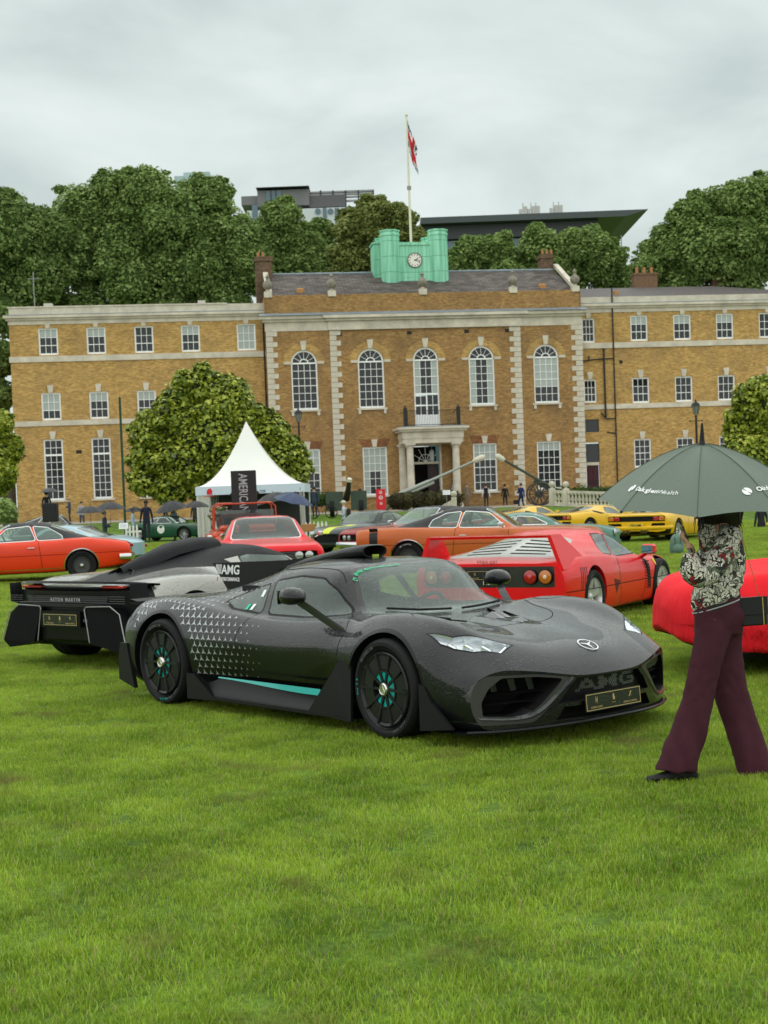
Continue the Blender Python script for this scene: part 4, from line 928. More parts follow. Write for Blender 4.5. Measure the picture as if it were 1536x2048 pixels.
# ---------------------------------------------------------------- far buildings
def far_buildings():
    gl=mat('far_glass',(.07,.13,.16),.15,spec=.6); wt=mat('far_white_panel',(.52,.56,.58),.6); gy=mat('far_grey_panel',(.17,.17,.175),.6,var=.1,vs=.5); dk=mat('far_dark',(.045,.05,.055),.5)
    D=190; sc=F/D
    def pt(u,v): p=P(u,v,D); return p.x,p.z
    o=P(620,440,D); t=thing('office_block','grey and white office block with roof louvres showing above the trees left of the flagpole','building',(o.x,D,0))
    def bx(name,u0,u1,v0,v1,m,y0=0,y1=14,par=t):
        a=pt(u0,v1); c=pt(u1,v0); b=MB(); b.box(a[0]-o.x,c[0]-o.x,y0,y1,a[1],c[1]); return b.build(name,m,par)
    bx('lower_floors',500,745,412,560,wt,0,14)
    bx('upper_floor',515,617,376,412,gy,.5,14); bx('louvre_floor',617,690,386,412,mat('far_louvre',(.10,.10,.105),.6),1,14); bx('roof_slab',512,618,372,377,dk,-.3,14)
    bx('left_step',480,515,385,404,gy,2,14)
    w=bx('window',532,562,380,400,gl,.35,.5)
    for u in (541,551): bx('mullion',u,u+1.2,380,400,dk,.2,.34,w) if False else bx('mullion',u,u+1.2,380,400,dk,.2,.34)
    for u in (505,): bx('window',u,u+10,410,440,gl,-.12,0)
    for u in (648,672): bx('window_strip',u,u+5,416,480,gl,-.12,0)
    for u,v in ((636,423),(661,423)):
        p=P(u,v,D); b=MB(); b.M=T(p.x-o.x,-.1,p.z)@Rm(PI/2,'X'); b.cyl(.38,0,.1,16); b.build('round_window',gl,t)
    for v in (377,382,388,396): bx('roof_rail',617,748,v,v+1.6,mat('far_rail',(.25,.26,.26),.5),1.5,2)
    for u in (640,665,690,716,746): bx('roof_post',u,u+1.6,376,412,dk,1.4,1.6)
    D2=300; o2=P(385,380,D2); tw=thing('glass_tower','pale blue glass tower top peeping above the big left tree','building',(o2.x,D2,0)); b=MB()
    a=P(352,440,D2); c=P(418,341,D2); b.box(a.x-o2.x,c.x-o2.x-1.9,0,15,20,c.z-.9); b.box(c.x-o2.x-1.9-3.6,c.x-o2.x,1,15,20,c.z); b.build('tower_wall',mat('tower_glass',(.32,.42,.43),.2,var=.1,vs=.2),tw)
    for k in range(5):
        u=368+k*11; q=P(u,360,D2); b=MB(); b.box(q.x-o2.x-.12,q.x-o2.x+.12,-.1,0 if k<3 else 1,25,c.z-1.2); b.build('tower_fin',mat('tower_fin',(.22,.28,.30),.5),tw)
    D3=170; o3=P(1060,480,D3); bb=thing('office_block','low modern building with a wide dark flat roof right of the clock tower','building',(o3.x,D3,0))
    def bx3(name,u0,u1,v0,v1,m,y0=0,y1=14):
        a=P(u0,v1,D3); c=P(u1,v0,D3); z1=max(P(u0,v0,D3).z,c.z); b=MB(); b.box(a.x-o3.x,c.x-o3.x,y0,y1,a.z,z1 if False else (c.z+P(u0,v0,D3).z)/2); return b.build(name,m,bb)
    a=P(838,447,D3); c=P(1278,450,D3); b=MB(); z=a.z-.5; zt=a.z
    zl=P(838,447,D3).z; zr=P(1278,447,D3).z; x0=a.x-o3.x; x1=c.x-o3.x; z1=(zl+zr)/2
    b.add([(x0,-6,z1-.7),(x1-2.6,-6,z1-.7),(x1,-6,z1),(x0,-6,z1),(x0,14,z1-.7),(x1-2.6,14,z1-.7),(x1,14,z1),(x0,14,z1)],[(0,1,2,3),(7,6,5,4),(3,2,6,7),(0,4,5,1),(1,5,6,2),(0,3,7,4)]); b.build('flat_roof',mat('roof_edge_grey',(.06,.072,.075),.5),bb)
    b=MB(); b.box(x0,x1-5.5,-4.6,13,z1-2.3,z1-.75); b.build('fascia',dk,bb)
    b=MB(); b.box(x0,x1-8,-4,12,2,z1-2.4); b.build('glass_storey',gl,bb)
    for k in range(14): b=MB(); x=x0+1+k*1.7; b.box(x,x+.10,-4.12,-4,z1-9,z1-2.5); b.build('mullion',mat('mullion_grey',(.22,.25,.25),.5),bb)
    for k in range(3): b=MB(); b.box(x0,x1-8,-4.2,-4,z1-4.2-k*1.5,z1-4.1-k*1.5); b.build('transom',mat('mullion_grey',(.22,.25,.25),.5),bb)
    for u in (1050,1066,1076,1112,1122): 
        p=P(u,430,D3); b=MB(); b.M=T(p.x-o3.x,2,z1-.2); b.cyl(.07,0,3.0,6); b.cyl(.2,1.1,2.6,8,M=T(.3,0,0)); b.cyl(.2,.9,2.3,8,M=T(-.3,.1,0)); b.build('roof_antenna',mat('antenna_grey',(.45,.45,.42),.6),bb)
# ---------------------------------------------------------------- shared car bits
def M_tyre(): return mat('tyre_rubber',(.012,.012,.0125),.6,spec=.14,bump=.25,bs=180,bd=.002)
def M_dark(): return mat('black_plastic',(.009,.009,.01),.5,spec=.15,var=.2)
def wheel(parent,x,y,r,w,side,style='spoke',rimcol=(.5,.5,.52),metal=.9,n=5,tyre_text=None,caliper=None,rr=.72,rimrough=.3,whitewall=None,steer=0,simple=False):
    """tyre, rim and hub; side=-1 faces -y"""
    M0=T(x,y,r)@Rm(steer,'Z')@(Rm(PI/2,'X') if side<0 else Rm(-PI/2,'X'))      # local z points out of the car
    k=r/.335; h=w/2; rim=r*rr
    tb=MB(); tb.M=M0
    tb.lathe([(rim*.96,-h*.9),(rim*1.02,-h*.95),(r*.93,-h),(r*.985,-h*.86),(r,-h*.7),(r,-h*.4),(r*.992,-h*.37),(r*.992,-h*.33),(r,-h*.3),(r,h*.3),(r*.992,h*.33),(r*.992,h*.37),(r,h*.4),(r,h*.7),(r*.985,h*.86),(r*.93,h*.99),(r*.86,h),(rim*1.06,h*.96),(rim*1.01,h*.9),(rim*.96,h*.8)],40 if not simple else 20,cap=False)
    if whitewall: tb.lathe([(r*.80,h*1.005),(r*.84,h*1.008)],32,mi=1,cap=False)
    ty=tb.build('tyre',[M_tyre(),mat('raised_white_rubber',(.7,.7,.68),.6)],parent,smooth=True)
    if tyre_text:
        for txt,a,sz in tyre_text:
            b=MB(); b.M=M0; arc_text(b,txt,r*.855,sz,a,h*1.004); b.build('tyre_lettering',mat('tyre_print',(.10,.10,.10),.6) if style!='rally' else mat('raised_white_rubber',(.7,.7,.68),.6),ty)
    rm=mat('rim_%02d%02d%02d_%d'%(rimcol[0]*99,rimcol[1]*99,rimcol[2]*99,metal*10),rimcol,rimrough,metal,coat=.1)
    b=MB(); b.M=M0
    b.lathe([(rim,h*.86),(rim*.985,h*.93),(rim*.95,h*.86),(rim*.93,h*.3),(rim*.9,-h*.5),(rim*.2,-h*.6),(.001,-h*.6)],36 if not simple else 18,cap=False)
    R_=b.build('rim',[rm],parent,smooth=True)
    d=MB(); d.M=M0
    d.lathe([(rim*.90,-h*.35),(rim*.90,-h*.2),(.001,-h*.2)],24)
    d.build('brake_disc',mat('brake_disc',(.03,.028,.026),.4,.6),parent)
    if style=='spoke':
        for i in range(n):
            s=MB(); s.M=M0@Rm(2*PI*i/n,'Z')
            a=.5*(1 if n<=6 else .55)
            ww=rim*(.20 if n<=6 else .09)
            s.add([(0-ww*.7,rim*.14,h*.55),(ww*.7,rim*.14,h*.55),(ww*.75,rim*.95,h*.78),(-ww*.75,rim*.95,h*.78),(-ww,rim*.14,h*.2),(ww,rim*.14,h*.2),(ww*1.15,rim*.95,h*.45),(-ww*1.15,rim*.95,h*.45)],
                  [(0,1,2,3),(0,3,7,4),(1,5,6,2),(3,2,6,7),(0,4,5,1)])
            s.build('spoke',rm,R_,smooth=False)
        hb=MB(); hb.M=M0; hb.lathe([(rim*.22,h*.2),(rim*.21,h*.58),(rim*.12,h*.66),(.001,h*.68)],16); hb.build('hub',rm,R_,smooth=True)
    elif style=='rally':   # pressed steel wheel with chrome trim ring
        s=MB(); s.M=M0; s.lathe([(rim*.84,h*.45),(rim*.5,h*.3),(rim*.34,h*.6),(rim*.2,h*.72),(.001,h*.74)],24); s.build('wheel_disc',rm,R_,smooth=True)
        s=MB(); s.M=M0; s.lathe([(rim*.99,h*.88),(rim*.94,h*.98),(rim*.86,h*.8),(rim*.84,h*.5)],28,mi=0,cap=False); s.lathe([(rim*.2,h*.72),(rim*.17,h*.92),(.001,h*.95)],16)
        s.build('trim_ring',chrome(),R_,smooth=True)
        for i in range(5):
            s=MB(); s.M=M0@Rm(2*PI*i/5,'Z'); s.box(-rim*.10,rim*.10,rim*.48,rim*.76,h*.40,h*.44); s.build('wheel_slot',M_dark(),R_)
    return M0
def arc_text(b,txt,R,size,a0,z,adv=.74):
    """letters standing round a circle, clockwise from angle a0 (radians from +y, local plane)"""
    a=a0
    for ch in txt:
        if ch!=' ':
            b.text(ch,size,Rm(-a,'Z')@T(0,R-size*.35,z),ext=.0015,off=.02)
        a+=size*adv/R
def star_outline(r,ri=.16,n=3,rot=PI/2):
    """three-pointed star"""
    out=[]
    for i in range(n):
        a=rot+2*PI*i/n; out.append((r*math.cos(a),r*math.sin(a))); a+=PI/n; out.append((r*ri*math.cos(a),r*ri*math.sin(a)))
    return out
def ribbon(bvh,pts,plane,org,direc,w,off,name,m,parent,dens=.03,smoothed=True,label=None):
    """thin strip lying on the surface: pts in plane axes, cast from org along direc"""
    a,b=plane; c=3-a-b; p=np.array(pts,float); L=np.linalg.norm(np.diff(p,axis=0),axis=1).sum(); n=max(3,int(L/dens))
    q=crv(p,n) if (smoothed and len(p)>2) else np.array([crv_lin(p,t) for t in np.linspace(0,1,n)])
    d=Vector(direc).normalized(); vs=[];fs=[]
    hit=[]
    for x in q:
        o=[0,0,0]; o[a]=x[0]; o[b]=x[1]; o[c]=org; r=bvh.ray_cast(Vector(o),d)
        hit.append((r[0],r[1]) if r[0] is not None else None)
    k=0; prev=None
    for i in range(len(hit)):
        if hit[i] is None: prev=None; continue
        po,no=hit[i]
        if no.dot(d)>0: no=-no
        j=i+1 if i+1<len(hit) and hit[i+1] else i-1
        if j<0 or hit[j] is None: prev=None; continue
        t=(hit[j][0]-po)*(1 if j>i else -1)
        if t.length<1e-7 or t.length>.25: prev=None; continue
        s=t.cross(no).normalized()*w/2
        vs+= [po+s+no*off,po-s+no*off]; cur=len(vs)-2
        if prev is not None: fs.append((prev,prev+1,cur+1,cur))
        prev=cur
    if not fs: return None
    me=bpy.data.meshes.new(name); me.from_pydata(vs,[],fs); me.materials.append(m); o=link_mesh(name,me,parent)
    if label: o['label']=label
    return o
def crv_lin(p,t):
    d=np.r_[0,np.cumsum(np.linalg.norm(np.diff(p,axis=0),axis=1))]; s=t*d[-1]
    return np.array([np.interp(s,d,p[:,k]) for k in range(p.shape[1])])
def decal_mb(mb,bvh,outline,center,plane,org,direc,off,mi=0,grid=None):
    """flat outline wrapped on the surface"""
    a,b=plane;c=3-a-b; d=Vector(direc).normalized(); vs=[]
    for x,z in [(0,0)]+list(outline):
        o=[0,0,0]; o[a]=center[0]+x; o[b]=center[1]+z; o[c]=org; r=bvh.ray_cast(Vector(o),d)
        if r[0] is None: return False
        n=r[1]; 
        if n.dot(d)>0: n=-n
        vs.append(r[0]+n*off)
    n=len(outline)
    if max((v-vs[0]).length for v in vs)>max(math.hypot(*p) for p in outline)*2.5: return False
    mb.add(vs,[(0,1+i,1+(i+1)%n) for i in range(n)],mi); return True
def arches(sh,wx,wr,zc,ymin,part=None,inner=.09,n=44):
    for x,r in zip(wx,wr):
        f=sh.imprint(circ(x,zc,r,n),(0,2),sel=lambda c,nn: abs(c.y)>ymin)
        sh.cut(f)
        test=lambda p,x=x,r=r: abs(math.hypot(p.x-x,p.z-zc)-r)<.012 and abs(p.y)>ymin
        sh.lip(test,lambda p,x=x: (x+(p.x-x)*.985,p.y-math.copysign(inner,p.y),zc+(p.z-zc)*.985))
def liner(parent,wx,wr,zc,yo,yi,m):
    for x,r in zip(wx,wr):
        for s in (1,-1):
            b=MB(); n=18; r2=r*.97
            v=[];f=[]
            for i in range(n+1):
                a=PI*(-.12+1.24*i/n); v+=[(x+r2*math.cos(a),s*yo,zc+r2*math.sin(a)),(x+r2*math.cos(a),s*yi,zc+r2*math.sin(a))]
            f=[(2*i,2*i+1,2*i+3,2*i+2) for i in range(n)]; f.append(tuple(2*i+1 for i in range(n+1)))
            b.add(v,f); b.build('wheel_arch_liner',m,parent)
def plate_show(parent,M,w=.52,h=.11):
    """gold framed black show plate with three emblems"""
    b=MB(); b.M=M; b.box(-w/2,w/2,-h/2,h/2,-.006,0); pl=b.build('show_plate',mat('plate_black',(.012,.014,.010),.25,coat=.5,drops=.3),parent)
    g=mat('gold_print',(.62,.46,.22),.35,.6)
    b=MB(); b.M=M; t=.004; i=.006
    for x0,x1,y0,y1 in ((-w/2+i,w/2-i,h/2-i-t,h/2-i),(-w/2+i,w/2-i,-h/2+i,-h/2+i+t),(-w/2+i,-w/2+i+t,-h/2+i+t,h/2-i-t),(w/2-i-t,w/2-i,-h/2+i+t,h/2-i-t)): b.box(x0,x1,y0,y1,0,.003)
    b.build('gold_border',g,pl)
    b=MB(); b.M=M
    b.text('HYPRA LUSSO',h*.15,T(-w*.31,-h*.34,0),ext=.004); b.text('APOLLO CAPITAL',h*.15,T(w*.30,-h*.34,0),ext=.004); b.text('CONCOURS',h*.06,T(0,-h*.2,0),ext=.004)
    b.build('plate_lettering',g,pl)
    b=MB(); b.M=M
    for s in (-1,1):   # left emblem: knotted ladder
        b.add([(-w*.31+s*h*.05,-.06*h,.003),(-w*.31+s*h*.08,-.06*h,.003),(-w*.31+s*h*.08,.3*h,.003),(-w*.31+s*h*.05,.3*h,.003)],[(0,1,2,3)])
        b.add([(-w*.31-s*h*.05,.03*h,.0032),(-w*.31+s*h*.05,.16*h,.0032),(-w*.31+s*h*.05,.21*h,.0032),(-w*.31-s*h*.05,.08*h,.0032)],[(0,1,2,3)])
    b.prism([(-.07*h,-.04*h),(.07*h,-.04*h),(.09*h,.1*h),(.03*h,.2*h),(.05*h,.28*h),(-.04*h,.3*h),(-.08*h,.16*h)],0,.003)      # middle emblem: a small crest
    for q in ((-.1,-.02,.1,.28),(.1,.02,-.08,.26)):   # right emblem: crossed strokes
        b.tube([(w*.30+q[0]*h,q[1]*h,.002),(w*.30+q[2]*h,q[3]*h,.002)],.002,5)
    tag(b.build('plate_emblem',g,pl),kind='stuff')
    return pl
# ---------------------------------------------------------------- grey hypercar (hero)
def hero():
    h=-.8608; o=Vector((-.175,10.974,0))
    car=thing('hypercar','wet dark grey hypercar with silver star pattern over its rear flank and black fin','car',o,h)
    paint=mat('graphite_paint',(.0048,.0056,.0068),.42,.0,coat=1,spec=.1,drops=.32,cior=1.42,coatr=.03,var=.08,vs=3)
    blk=mat('satin_black_body',(.010,.010,.011),.42,spec=.16,coat=.05,drops=.12); dark=M_dark(); void=mat('void_black',(.004,.004,.004),.8)
    carbon=carbon_mat(); gl=glass('hypercar_glass',(.50,.74,.66),.30,drops=.3)
    glw=gl; glow=mat('lamp_reflector',(.75,.78,.8),.12,.9)
    B=.34
    def kx(X): return smooth01((X-1.62)/(2.45-1.62))
    def warp(p):
        x,y,z=p
        k=kx(x)*B*(abs(y)/.95)**2.1
        k2=smooth01((-1.75-x)/.45)*.16*(abs(y)/.95)**2
        z+=.026*smooth01((x+.2)/1.5)*smooth01((z-.1)/.3)
        return (x-k+k2,y,z)
    sec=[
    (2.47,[(0,.13),(.86,.13),(.92,.19),(.945,.30),(.91,.405),(.80,.465),(.60,.455),(.28,.405),(0,.40)]),
    (2.41,[(0,.12),(.87,.12),(.93,.19),(.955,.31),(.93,.44),(.79,.505),(.58,.50),(.28,.47),(0,.465)]),
    (2.30,[(0,.12),(.88,.12),(.945,.20),(.965,.33),(.935,.475),(.78,.565),(.57,.565),(.28,.545),(0,.545)]),
    (2.15,[(0,.12),(.89,.12),(.955,.21),(.975,.35),(.945,.51),(.775,.635),(.56,.625),(.28,.60),(0,.60)]),
    (2.0,[(0,.12),(.9,.12),(.965,.22),(.985,.37),(.95,.555),(.77,.695),(.565,.665),(.29,.63),(0,.63)]),
    (1.8,[(0,.12),(.9,.12),(.97,.23),(.99,.39),(.955,.61),(.775,.748),(.575,.70),(.3,.66),(0,.66)]),
    (1.6,[(0,.12),(.9,.12),(.975,.23),(.992,.40),(.96,.645),(.79,.782),(.585,.72),(.31,.68),(0,.68)]),
    (1.36,[(0,.12),(.9,.12),(.975,.23),(.992,.40),(.965,.665),(.80,.797),(.60,.735),(.32,.70),(0,.70)]),
    (1.12,[(0,.12),(.88,.12),(.95,.23),(.985,.40),(.955,.645),(.80,.785),(.62,.745),(.34,.72),(0,.722)]),
    (.92,[(0,.12),(.82,.12),(.90,.23),(.955,.40),(.94,.60),(.80,.75),(.66,.757),(.38,.75),(0,.755)]),
    (.76,[(0,.12),(.78,.12),(.86,.23),(.925,.40),(.93,.58),(.82,.728),(.70,.775),(.44,.86),(0,.885)]),
    (.58,[(0,.12),(.78,.12),(.85,.23),(.915,.40),(.93,.575),(.84,.72),(.735,.765),(.555,.985),(0,1.03)]),
    (.42,[(0,.12),(.78,.12),(.85,.23),(.915,.40),(.93,.57),(.845,.715),(.75,.755),(.585,1.055),(0,1.105)]),
    (.1,[(0,.12),(.78,.12),(.85,.23),(.915,.40),(.93,.565),(.85,.71),(.76,.75),(.575,1.07),(0,1.15)]),
    (-.25,[(0,.12),(.78,.12),(.85,.23),(.92,.40),(.94,.57),(.855,.72),(.765,.76),(.545,1.055),(0,1.145)]),
    (-.6,[(0,.12),(.80,.12),(.88,.23),(.95,.40),(.96,.59),(.88,.745),(.775,.79),(.50,.99),(0,1.10)]),
    (-.92,[(0,.12),(.86,.12),(.94,.23),(.985,.40),(.98,.625),(.90,.785),(.76,.835),(.46,.935),(0,1.02)]),
    (-1.15,[(0,.12),(.89,.12),(.965,.23),(.998,.40),(.99,.66),(.89,.822),(.72,.855),(.43,.895),(0,.96)]),
    (-1.4,[(0,.12),(.9,.12),(.975,.23),(1.0,.40),(.99,.68),(.88,.84),(.68,.862),(.4,.87),(0,.91)]),
    (-1.7,[(0,.14),(.9,.14),(.97,.25),(.992,.42),(.975,.67),(.865,.82),(.62,.845),(.36,.845),(0,.86)]),
    (-1.95,[(0,.17),(.89,.17),(.955,.28),(.972,.44),(.95,.64),(.85,.77),(.6,.80),(.34,.80),(0,.81)]),
    (-2.12,[(0,.24),(.87,.24),(.93,.34),(.95,.46),(.93,.61),(.83,.715),(.58,.745),(.33,.745),(0,.75)])]
    sh=Shell(sec,nx=96,ns=44,warp=warp)
    bvh=sh.bvh
    side=lambda lim: (lambda c,n: abs(c.y)>lim and abs(n.z)<.93)
    # --- glass
    win=rounded([(.728,.788),(.60,.866),(.50,.945),(.335,1.018),(.05,1.030),(-.265,.992),(-.195,.762),(.30,.757)],4,.12)
    qtr=rounded([(-.285,.766),(-.345,.968),(-.50,.930),(-.63,.893),(-.765,.838),(-.60,.790)],4,.1)
    rub=sh.pid('window_seal',dark)
    for nm,poly in (('side_window',win),('quarter_window',qtr)):
        g=sh.imprint(grow(poly,.014),(0,2),side(.45)); sh.assign(g,rub)
        g=sh.imprint(poly,(0,2),side(.45)); p1=sh.pid(nm,gl); p2=sh.pid(nm,gl)
        sh.assign([f for f in g if f.calc_center_median().y>0],p1); sh.assign([f for f in g if f.calc_center_median().y<0],p2)
    upf=lambda c,n: n.z>.3 and c.z>.7
    def sym(half): return half+[(x,-y) for x,y in reversed(half)]
    ws=rounded(sym([(1.005,.0),(.99,.30),(.94,.52),(.86,.655),(.80,.655),(.57,.53),(.475,.47),(.46,.25)])[1:],3,.1)
    g=sh.imprint(grow(ws,.02),(0,1),upf); sh.assign(g,sh.pid('windscreen_frit',mat('frit_black',(.008,.008,.009),.12,coat=.6,drops=.6)))
    ws2=grow(ws,-.018)
    g=sh.imprint(ws2,(0,1),upf); sh.assign(g,sh.pid('windscreen',glw))
    # cowl panel in satin black behind the bonnet
    # --- headlights
    hl=[(1.725,.905),(1.885,.84),(2.05,.645),(2.125,.56),(2.155,.685),(2.035,.815),(1.93,.872),(1.84,.905)]
    for sgn in (1,-1):
        pl=[(x,y*sgn) for x,y in hl]
        g=sh.imprint(grow(pl,.008),(0,1),lambda c,n: n.z>.05 and c.z>.4); sh.assign(g,sh.pid('lamp_seal',dark))
        g=sh.imprint(pl,(0,1),lambda c,n: n.z>.05 and c.z>.4); pid=sh.pid('headlight_bowl',mat('lamp_bowl',(.55,.57,.6),.22,.8))
        sh.recess(g,(-.02,0,-.045),pid,pid)
    # --- front intakes
    fr=lambda c,n: n.x>.15 and c.x>1.7 and c.z<.6
    side_in=[(.40,.405),(.58,.43),(.78,.435),(.85,.375),(.89,.29),(.885,.20),(.65,.185),(.56,.25)]
    frm=[(.33,.405),(.56,.445),(.86,.452),(.93,.40),(.965,.30),(.96,.19),(.90,.145),(.60,.145),(.47,.26)]
    for sgn in (1,-1):
        q=rounded([(y*sgn,z+.015) for y,z in frm],3,.2); g=sh.imprint(q,(1,2),fr); sh.assign(g,sh.pid('intake_frame',carbon))
        q=rounded([(y*sgn,z+.015) for y,z in side_in],3,.15); g=sh.imprint(q,(1,2),fr); a_=sh.pid('intake_duct',void); sh.recess(g,(-.26,-.02*sgn,0),a_,a_)
    gr=[(.315,.415),(.44,.265),(-.44,.265),(-.315,.415)]
    g=sh.imprint(gr,(1,2),fr); a_=sh.pid('grille_opening',void); sh.recess(g,(-.07,0,0),a_,a_)
    lo=[(.40,.24),(.46,.16),(-.46,.16),(-.40,.24)]
    g=sh.imprint(lo,(1,2),fr); a_=sh.pid('lower_opening',void); sh.recess(g,(-.12,0,0),a_,a_)
    # --- lower doors: body-coloured, their dark reflection painted on as black
    g=sh.imprint(rounded([(.86,.50),(.98,.50),(.98,.1),(-.98,.1),(-.98,.275),(-.55,.29),(.20,.30),(.38,.345),(.60,.44)],3,.08),(0,2),lambda c,n: abs(c.y)>.6 and c.z>.08)
    sh.assign(g,sh.pid('lower_door_reflection',mat('painted_reflection_black',(.005,.005,.006),.15,coat=1,cior=1.35,spec=.1,drops=.2)))
    # --- bonnet louvres, roof snorkel hole
    for sgn in (1,-1):
        for i,x in enumerate((1.20,1.36)):
            q=[(x,.20*sgn),(x+.05,.26*sgn),(x-.20,.36*sgn),(x-.13,.27*sgn)]
            g=sh.imprint(q,(0,1),lambda c,n:n.z>.6); a_=sh.pid('bonnet_louvre',void); sh.recess(g,(0,0,-.03),a_,a_)
    # --- arches
    arches(sh,(1.36,-1.36),(.385,.415),.325,.55,inner=.07,n=56)
    # dark arch trim
    for x,r in ((1.36,.41),(-1.36,.44)):
        g=sh.imprint(circ(x,.325,r,56),(0,2),lambda c,n: abs(c.y)>.8 and abs(n.y)>.3); sh.assign(g,sh.pid('arch_trim',mat('arch_trim_black',(.008,.008,.009),.22,coat=.5,cior=1.35,spec=.1,drops=.3)))
    # rear bumper in satin black
    g=[f for f in sh.bm.faces if f.calc_center_median().x<-1.80 and f.calc_center_median().z<.46]
    sh.assign(g,sh.pid('rear_bumper',blk))
    obs=sh.finish(car,paint)
    liner(car,(1.36,-1.36),(.385,.415),.325,.92,.5,void)
    # --- wheels
    teal=mat('teal_paint',(.0,.36,.33),.3,coat=.6)
    for x,r,w,yy in ((1.357,.335,.27,.845),(-1.36,.347,.33,.83)):
        for sd in (-1,1):
            steer=rad(-3) if x>0 else 0
            M0=wheel(car,x,yy*sd,r,w,sd,'none',rimcol=(.022,.022,.024),metal=.3,tyre_text=[('MICHELIN',-.9 if x>0 else -.5,r*.085),('PILOT SPORT',2.3,r*.06)],rr=.80,steer=steer)
            wm=mat('wheel_cover_black',(.016,.017,.018),.34,.1,coat=.2,spec=.15); h2=w/2; rm=r*.80
            hubg=MB(); hubg.M=M0; hubg.lathe([(rm*.93,h2*.90),(rm*.90,h2*.97),(rm*.84,h2*.92),(rm*.84,h2*.7)],48,cap=False); hubg.lathe([(rm*.48,h2*.75),(rm*.47,h2*.98),(rm*.43,h2*.98),(rm*.42,h2*.7)],40,cap=False)
            cov=hubg.build('wheel_cover',wm,car,smooth=True)
            for i in range(10):
                an=2*PI*i/10
                s=MB(); s.M=M0@Rm(an,'Z')     # outer cover segments with a slot between
                v=[];nn=5
                for j in range(nn+1):
                    t=-.255+.51*j/nn
                    v+=[(rm*.49*math.sin(t*1.02),rm*.49*math.cos(t),h2*.93),(rm*.83*math.sin(t),rm*.83*math.cos(t),h2*.90),(rm*.83*math.sin(t),rm*.83*math.cos(t),h2*.6),(rm*.49*math.sin(t),rm*.49*math.cos(t),h2*.6)]
                f=[]
                for j in range(nn):
                    k=4*j; f+=[(k,k+4,k+5,k+1),(k+1,k+5,k+6,k+2),(k+3,k+7,k+4,k)]
                f+=[(0,1,2,3),(4*nn+3,4*nn+2,4*nn+1,4*nn)]
                s.add(v,f); s.build('cover_segment',wm,cov)
                s=MB(); s.M=M0@Rm(an+PI/10,'Z'); q=rm
                s.add([(-q*.035,q*.15,h2*.95),(q*.035,q*.15,h2*.95),(q*.028,q*.9,h2*1.02),(-q*.028,q*.9,h2*1.02),(-q*.045,q*.15,h2*.84),(q*.045,q*.15,h2*.84),(q*.045,q*.9,h2*.7),(-q*.045,q*.9,h2*.7)],[(0,1,2,3),(0,3,7,4),(1,5,6,2),(3,2,6,7)])
                s.build('spoke',wm,cov)
            s=MB(); s.M=M0    # teal blades glimpsed between the spokes
            for i in range(10):
                if i in (2,3): continue
                s=MB(); s.M=M0@Rm(2*PI*i/10,'Z'); s.add([(-rm*.06,rm*.17,h2*.88),(rm*.04,rm*.17,h2*.84),(rm*.12,rm*.41,h2*.86),(rm*.02,rm*.455,h2*.90),(-rm*.10,rm*.43,h2*.90)],[(4,3,2,1,0)]); s.build('inner_blade',teal,cov)
            s=MB(); s.M=M0; s.lathe([(rm*.16,h2*.6),(rm*.16,h2*1.0),(rm*.13,h2*1.06),(rm*.12,h2*1.04),(.001,h2*1.02)],24); s.build('centre_lock',mat('centre_lock',(.62,.60,.55),.25,1),cov,smooth=True)
            s=MB(); s.M=M0; s.prism(star_outline(rm*.10,.2),h2*1.02,h2*1.06); s.build('star_badge',chrome(),cov)
            s=MB(); s.M=M0; a0=-1.75 if x>0 else 2.9; arc_text(s,'Cup 2 R',r*.855,.022,a0,w/2*1.004); s.build('teal_tyre_lettering',teal,car)
            s=MB(); s.M=M0; s.box(rm*.3,rm*.62,-rm*.35,rm*.35,-h2*.1,h2*.35); s.build('brake_caliper',mat('caliper_copper',(.22,.06,.02),.4,.3),cov)
    # --- side blades (sills) with front and rear fins, teal stripe
    for sd in (1,-1):
        b=MB(); n=30; v=[]
        for i in range(n+1):
            x=-.95+1.9*i/n; zt=.265+.0*x; 
            pr=[(.90,zt),(.905,zt-.03),(.925,.19),(.965,.135),(.985,.125),(.985,.10),(.955,.092),(.6,.092)]
            v+=[(x,sd*y,z) for y,z in pr]
        k=8; f=[]
        for i in range(n):
            for j in range(k-1):
                q=(i*k+j,i*k+j+1,(i+1)*k+j+1,(i+1)*k+j); f.append(q if sd<0 else q[::-1])
        b.add(v,f); sill=b.build('sill_blade',blk,car,smooth=True)
        b=MB(); v=[]; f=[]; n=24
        for i in range(n+1):
            t=i/n; x=-.60+1.25*t; wd=.005+.036*smooth01(t*1.1); zt=.276-.0*t
            v+=[(x,sd*(.957),zt+.004),(x,sd*(.962),zt-wd)]
            if i: f.append((2*i-2,2*i-1,2*i+1,2*i))
        b.add(v,f); b.build('teal_stripe',teal,sill)
        b=MB()
        for poly in ([(1.005,.50),(.875,.50),(.80,.40),(.53,.115),(1.005,.085)],):
            v=[(x,sd*(.985 if z<.3 else .985-(z-.3)*.10),z) for x,z in poly]+[(x,sd*(.965 if z<.3 else .965-(z-.3)*.10),z) for x,z in poly]
            nn=len(poly); b.add(v,[tuple(range(nn)),tuple(range(2*nn-1,nn-1,-1))]+[(i,nn+i,nn+(i+1)%nn,(i+1)%nn) for i in range(nn)])
        b.add([(.875,sd*.965,.50),(.53,sd*.97,.115),(.62,sd*.905,.115),(.90,sd*.93,.50)],[(0,1,2,3)])
        b.build('front_sill_fin',blk,car)
        b=MB(); poly=[(-1.0,.285),(-.90,.285),(-.86,.255),(-.60,.10),(-1.0,.085)]
        v=[(x,sd*.99,z) for x,z in poly]+[(x,sd*.97,z) for x,z in poly]; nn=5
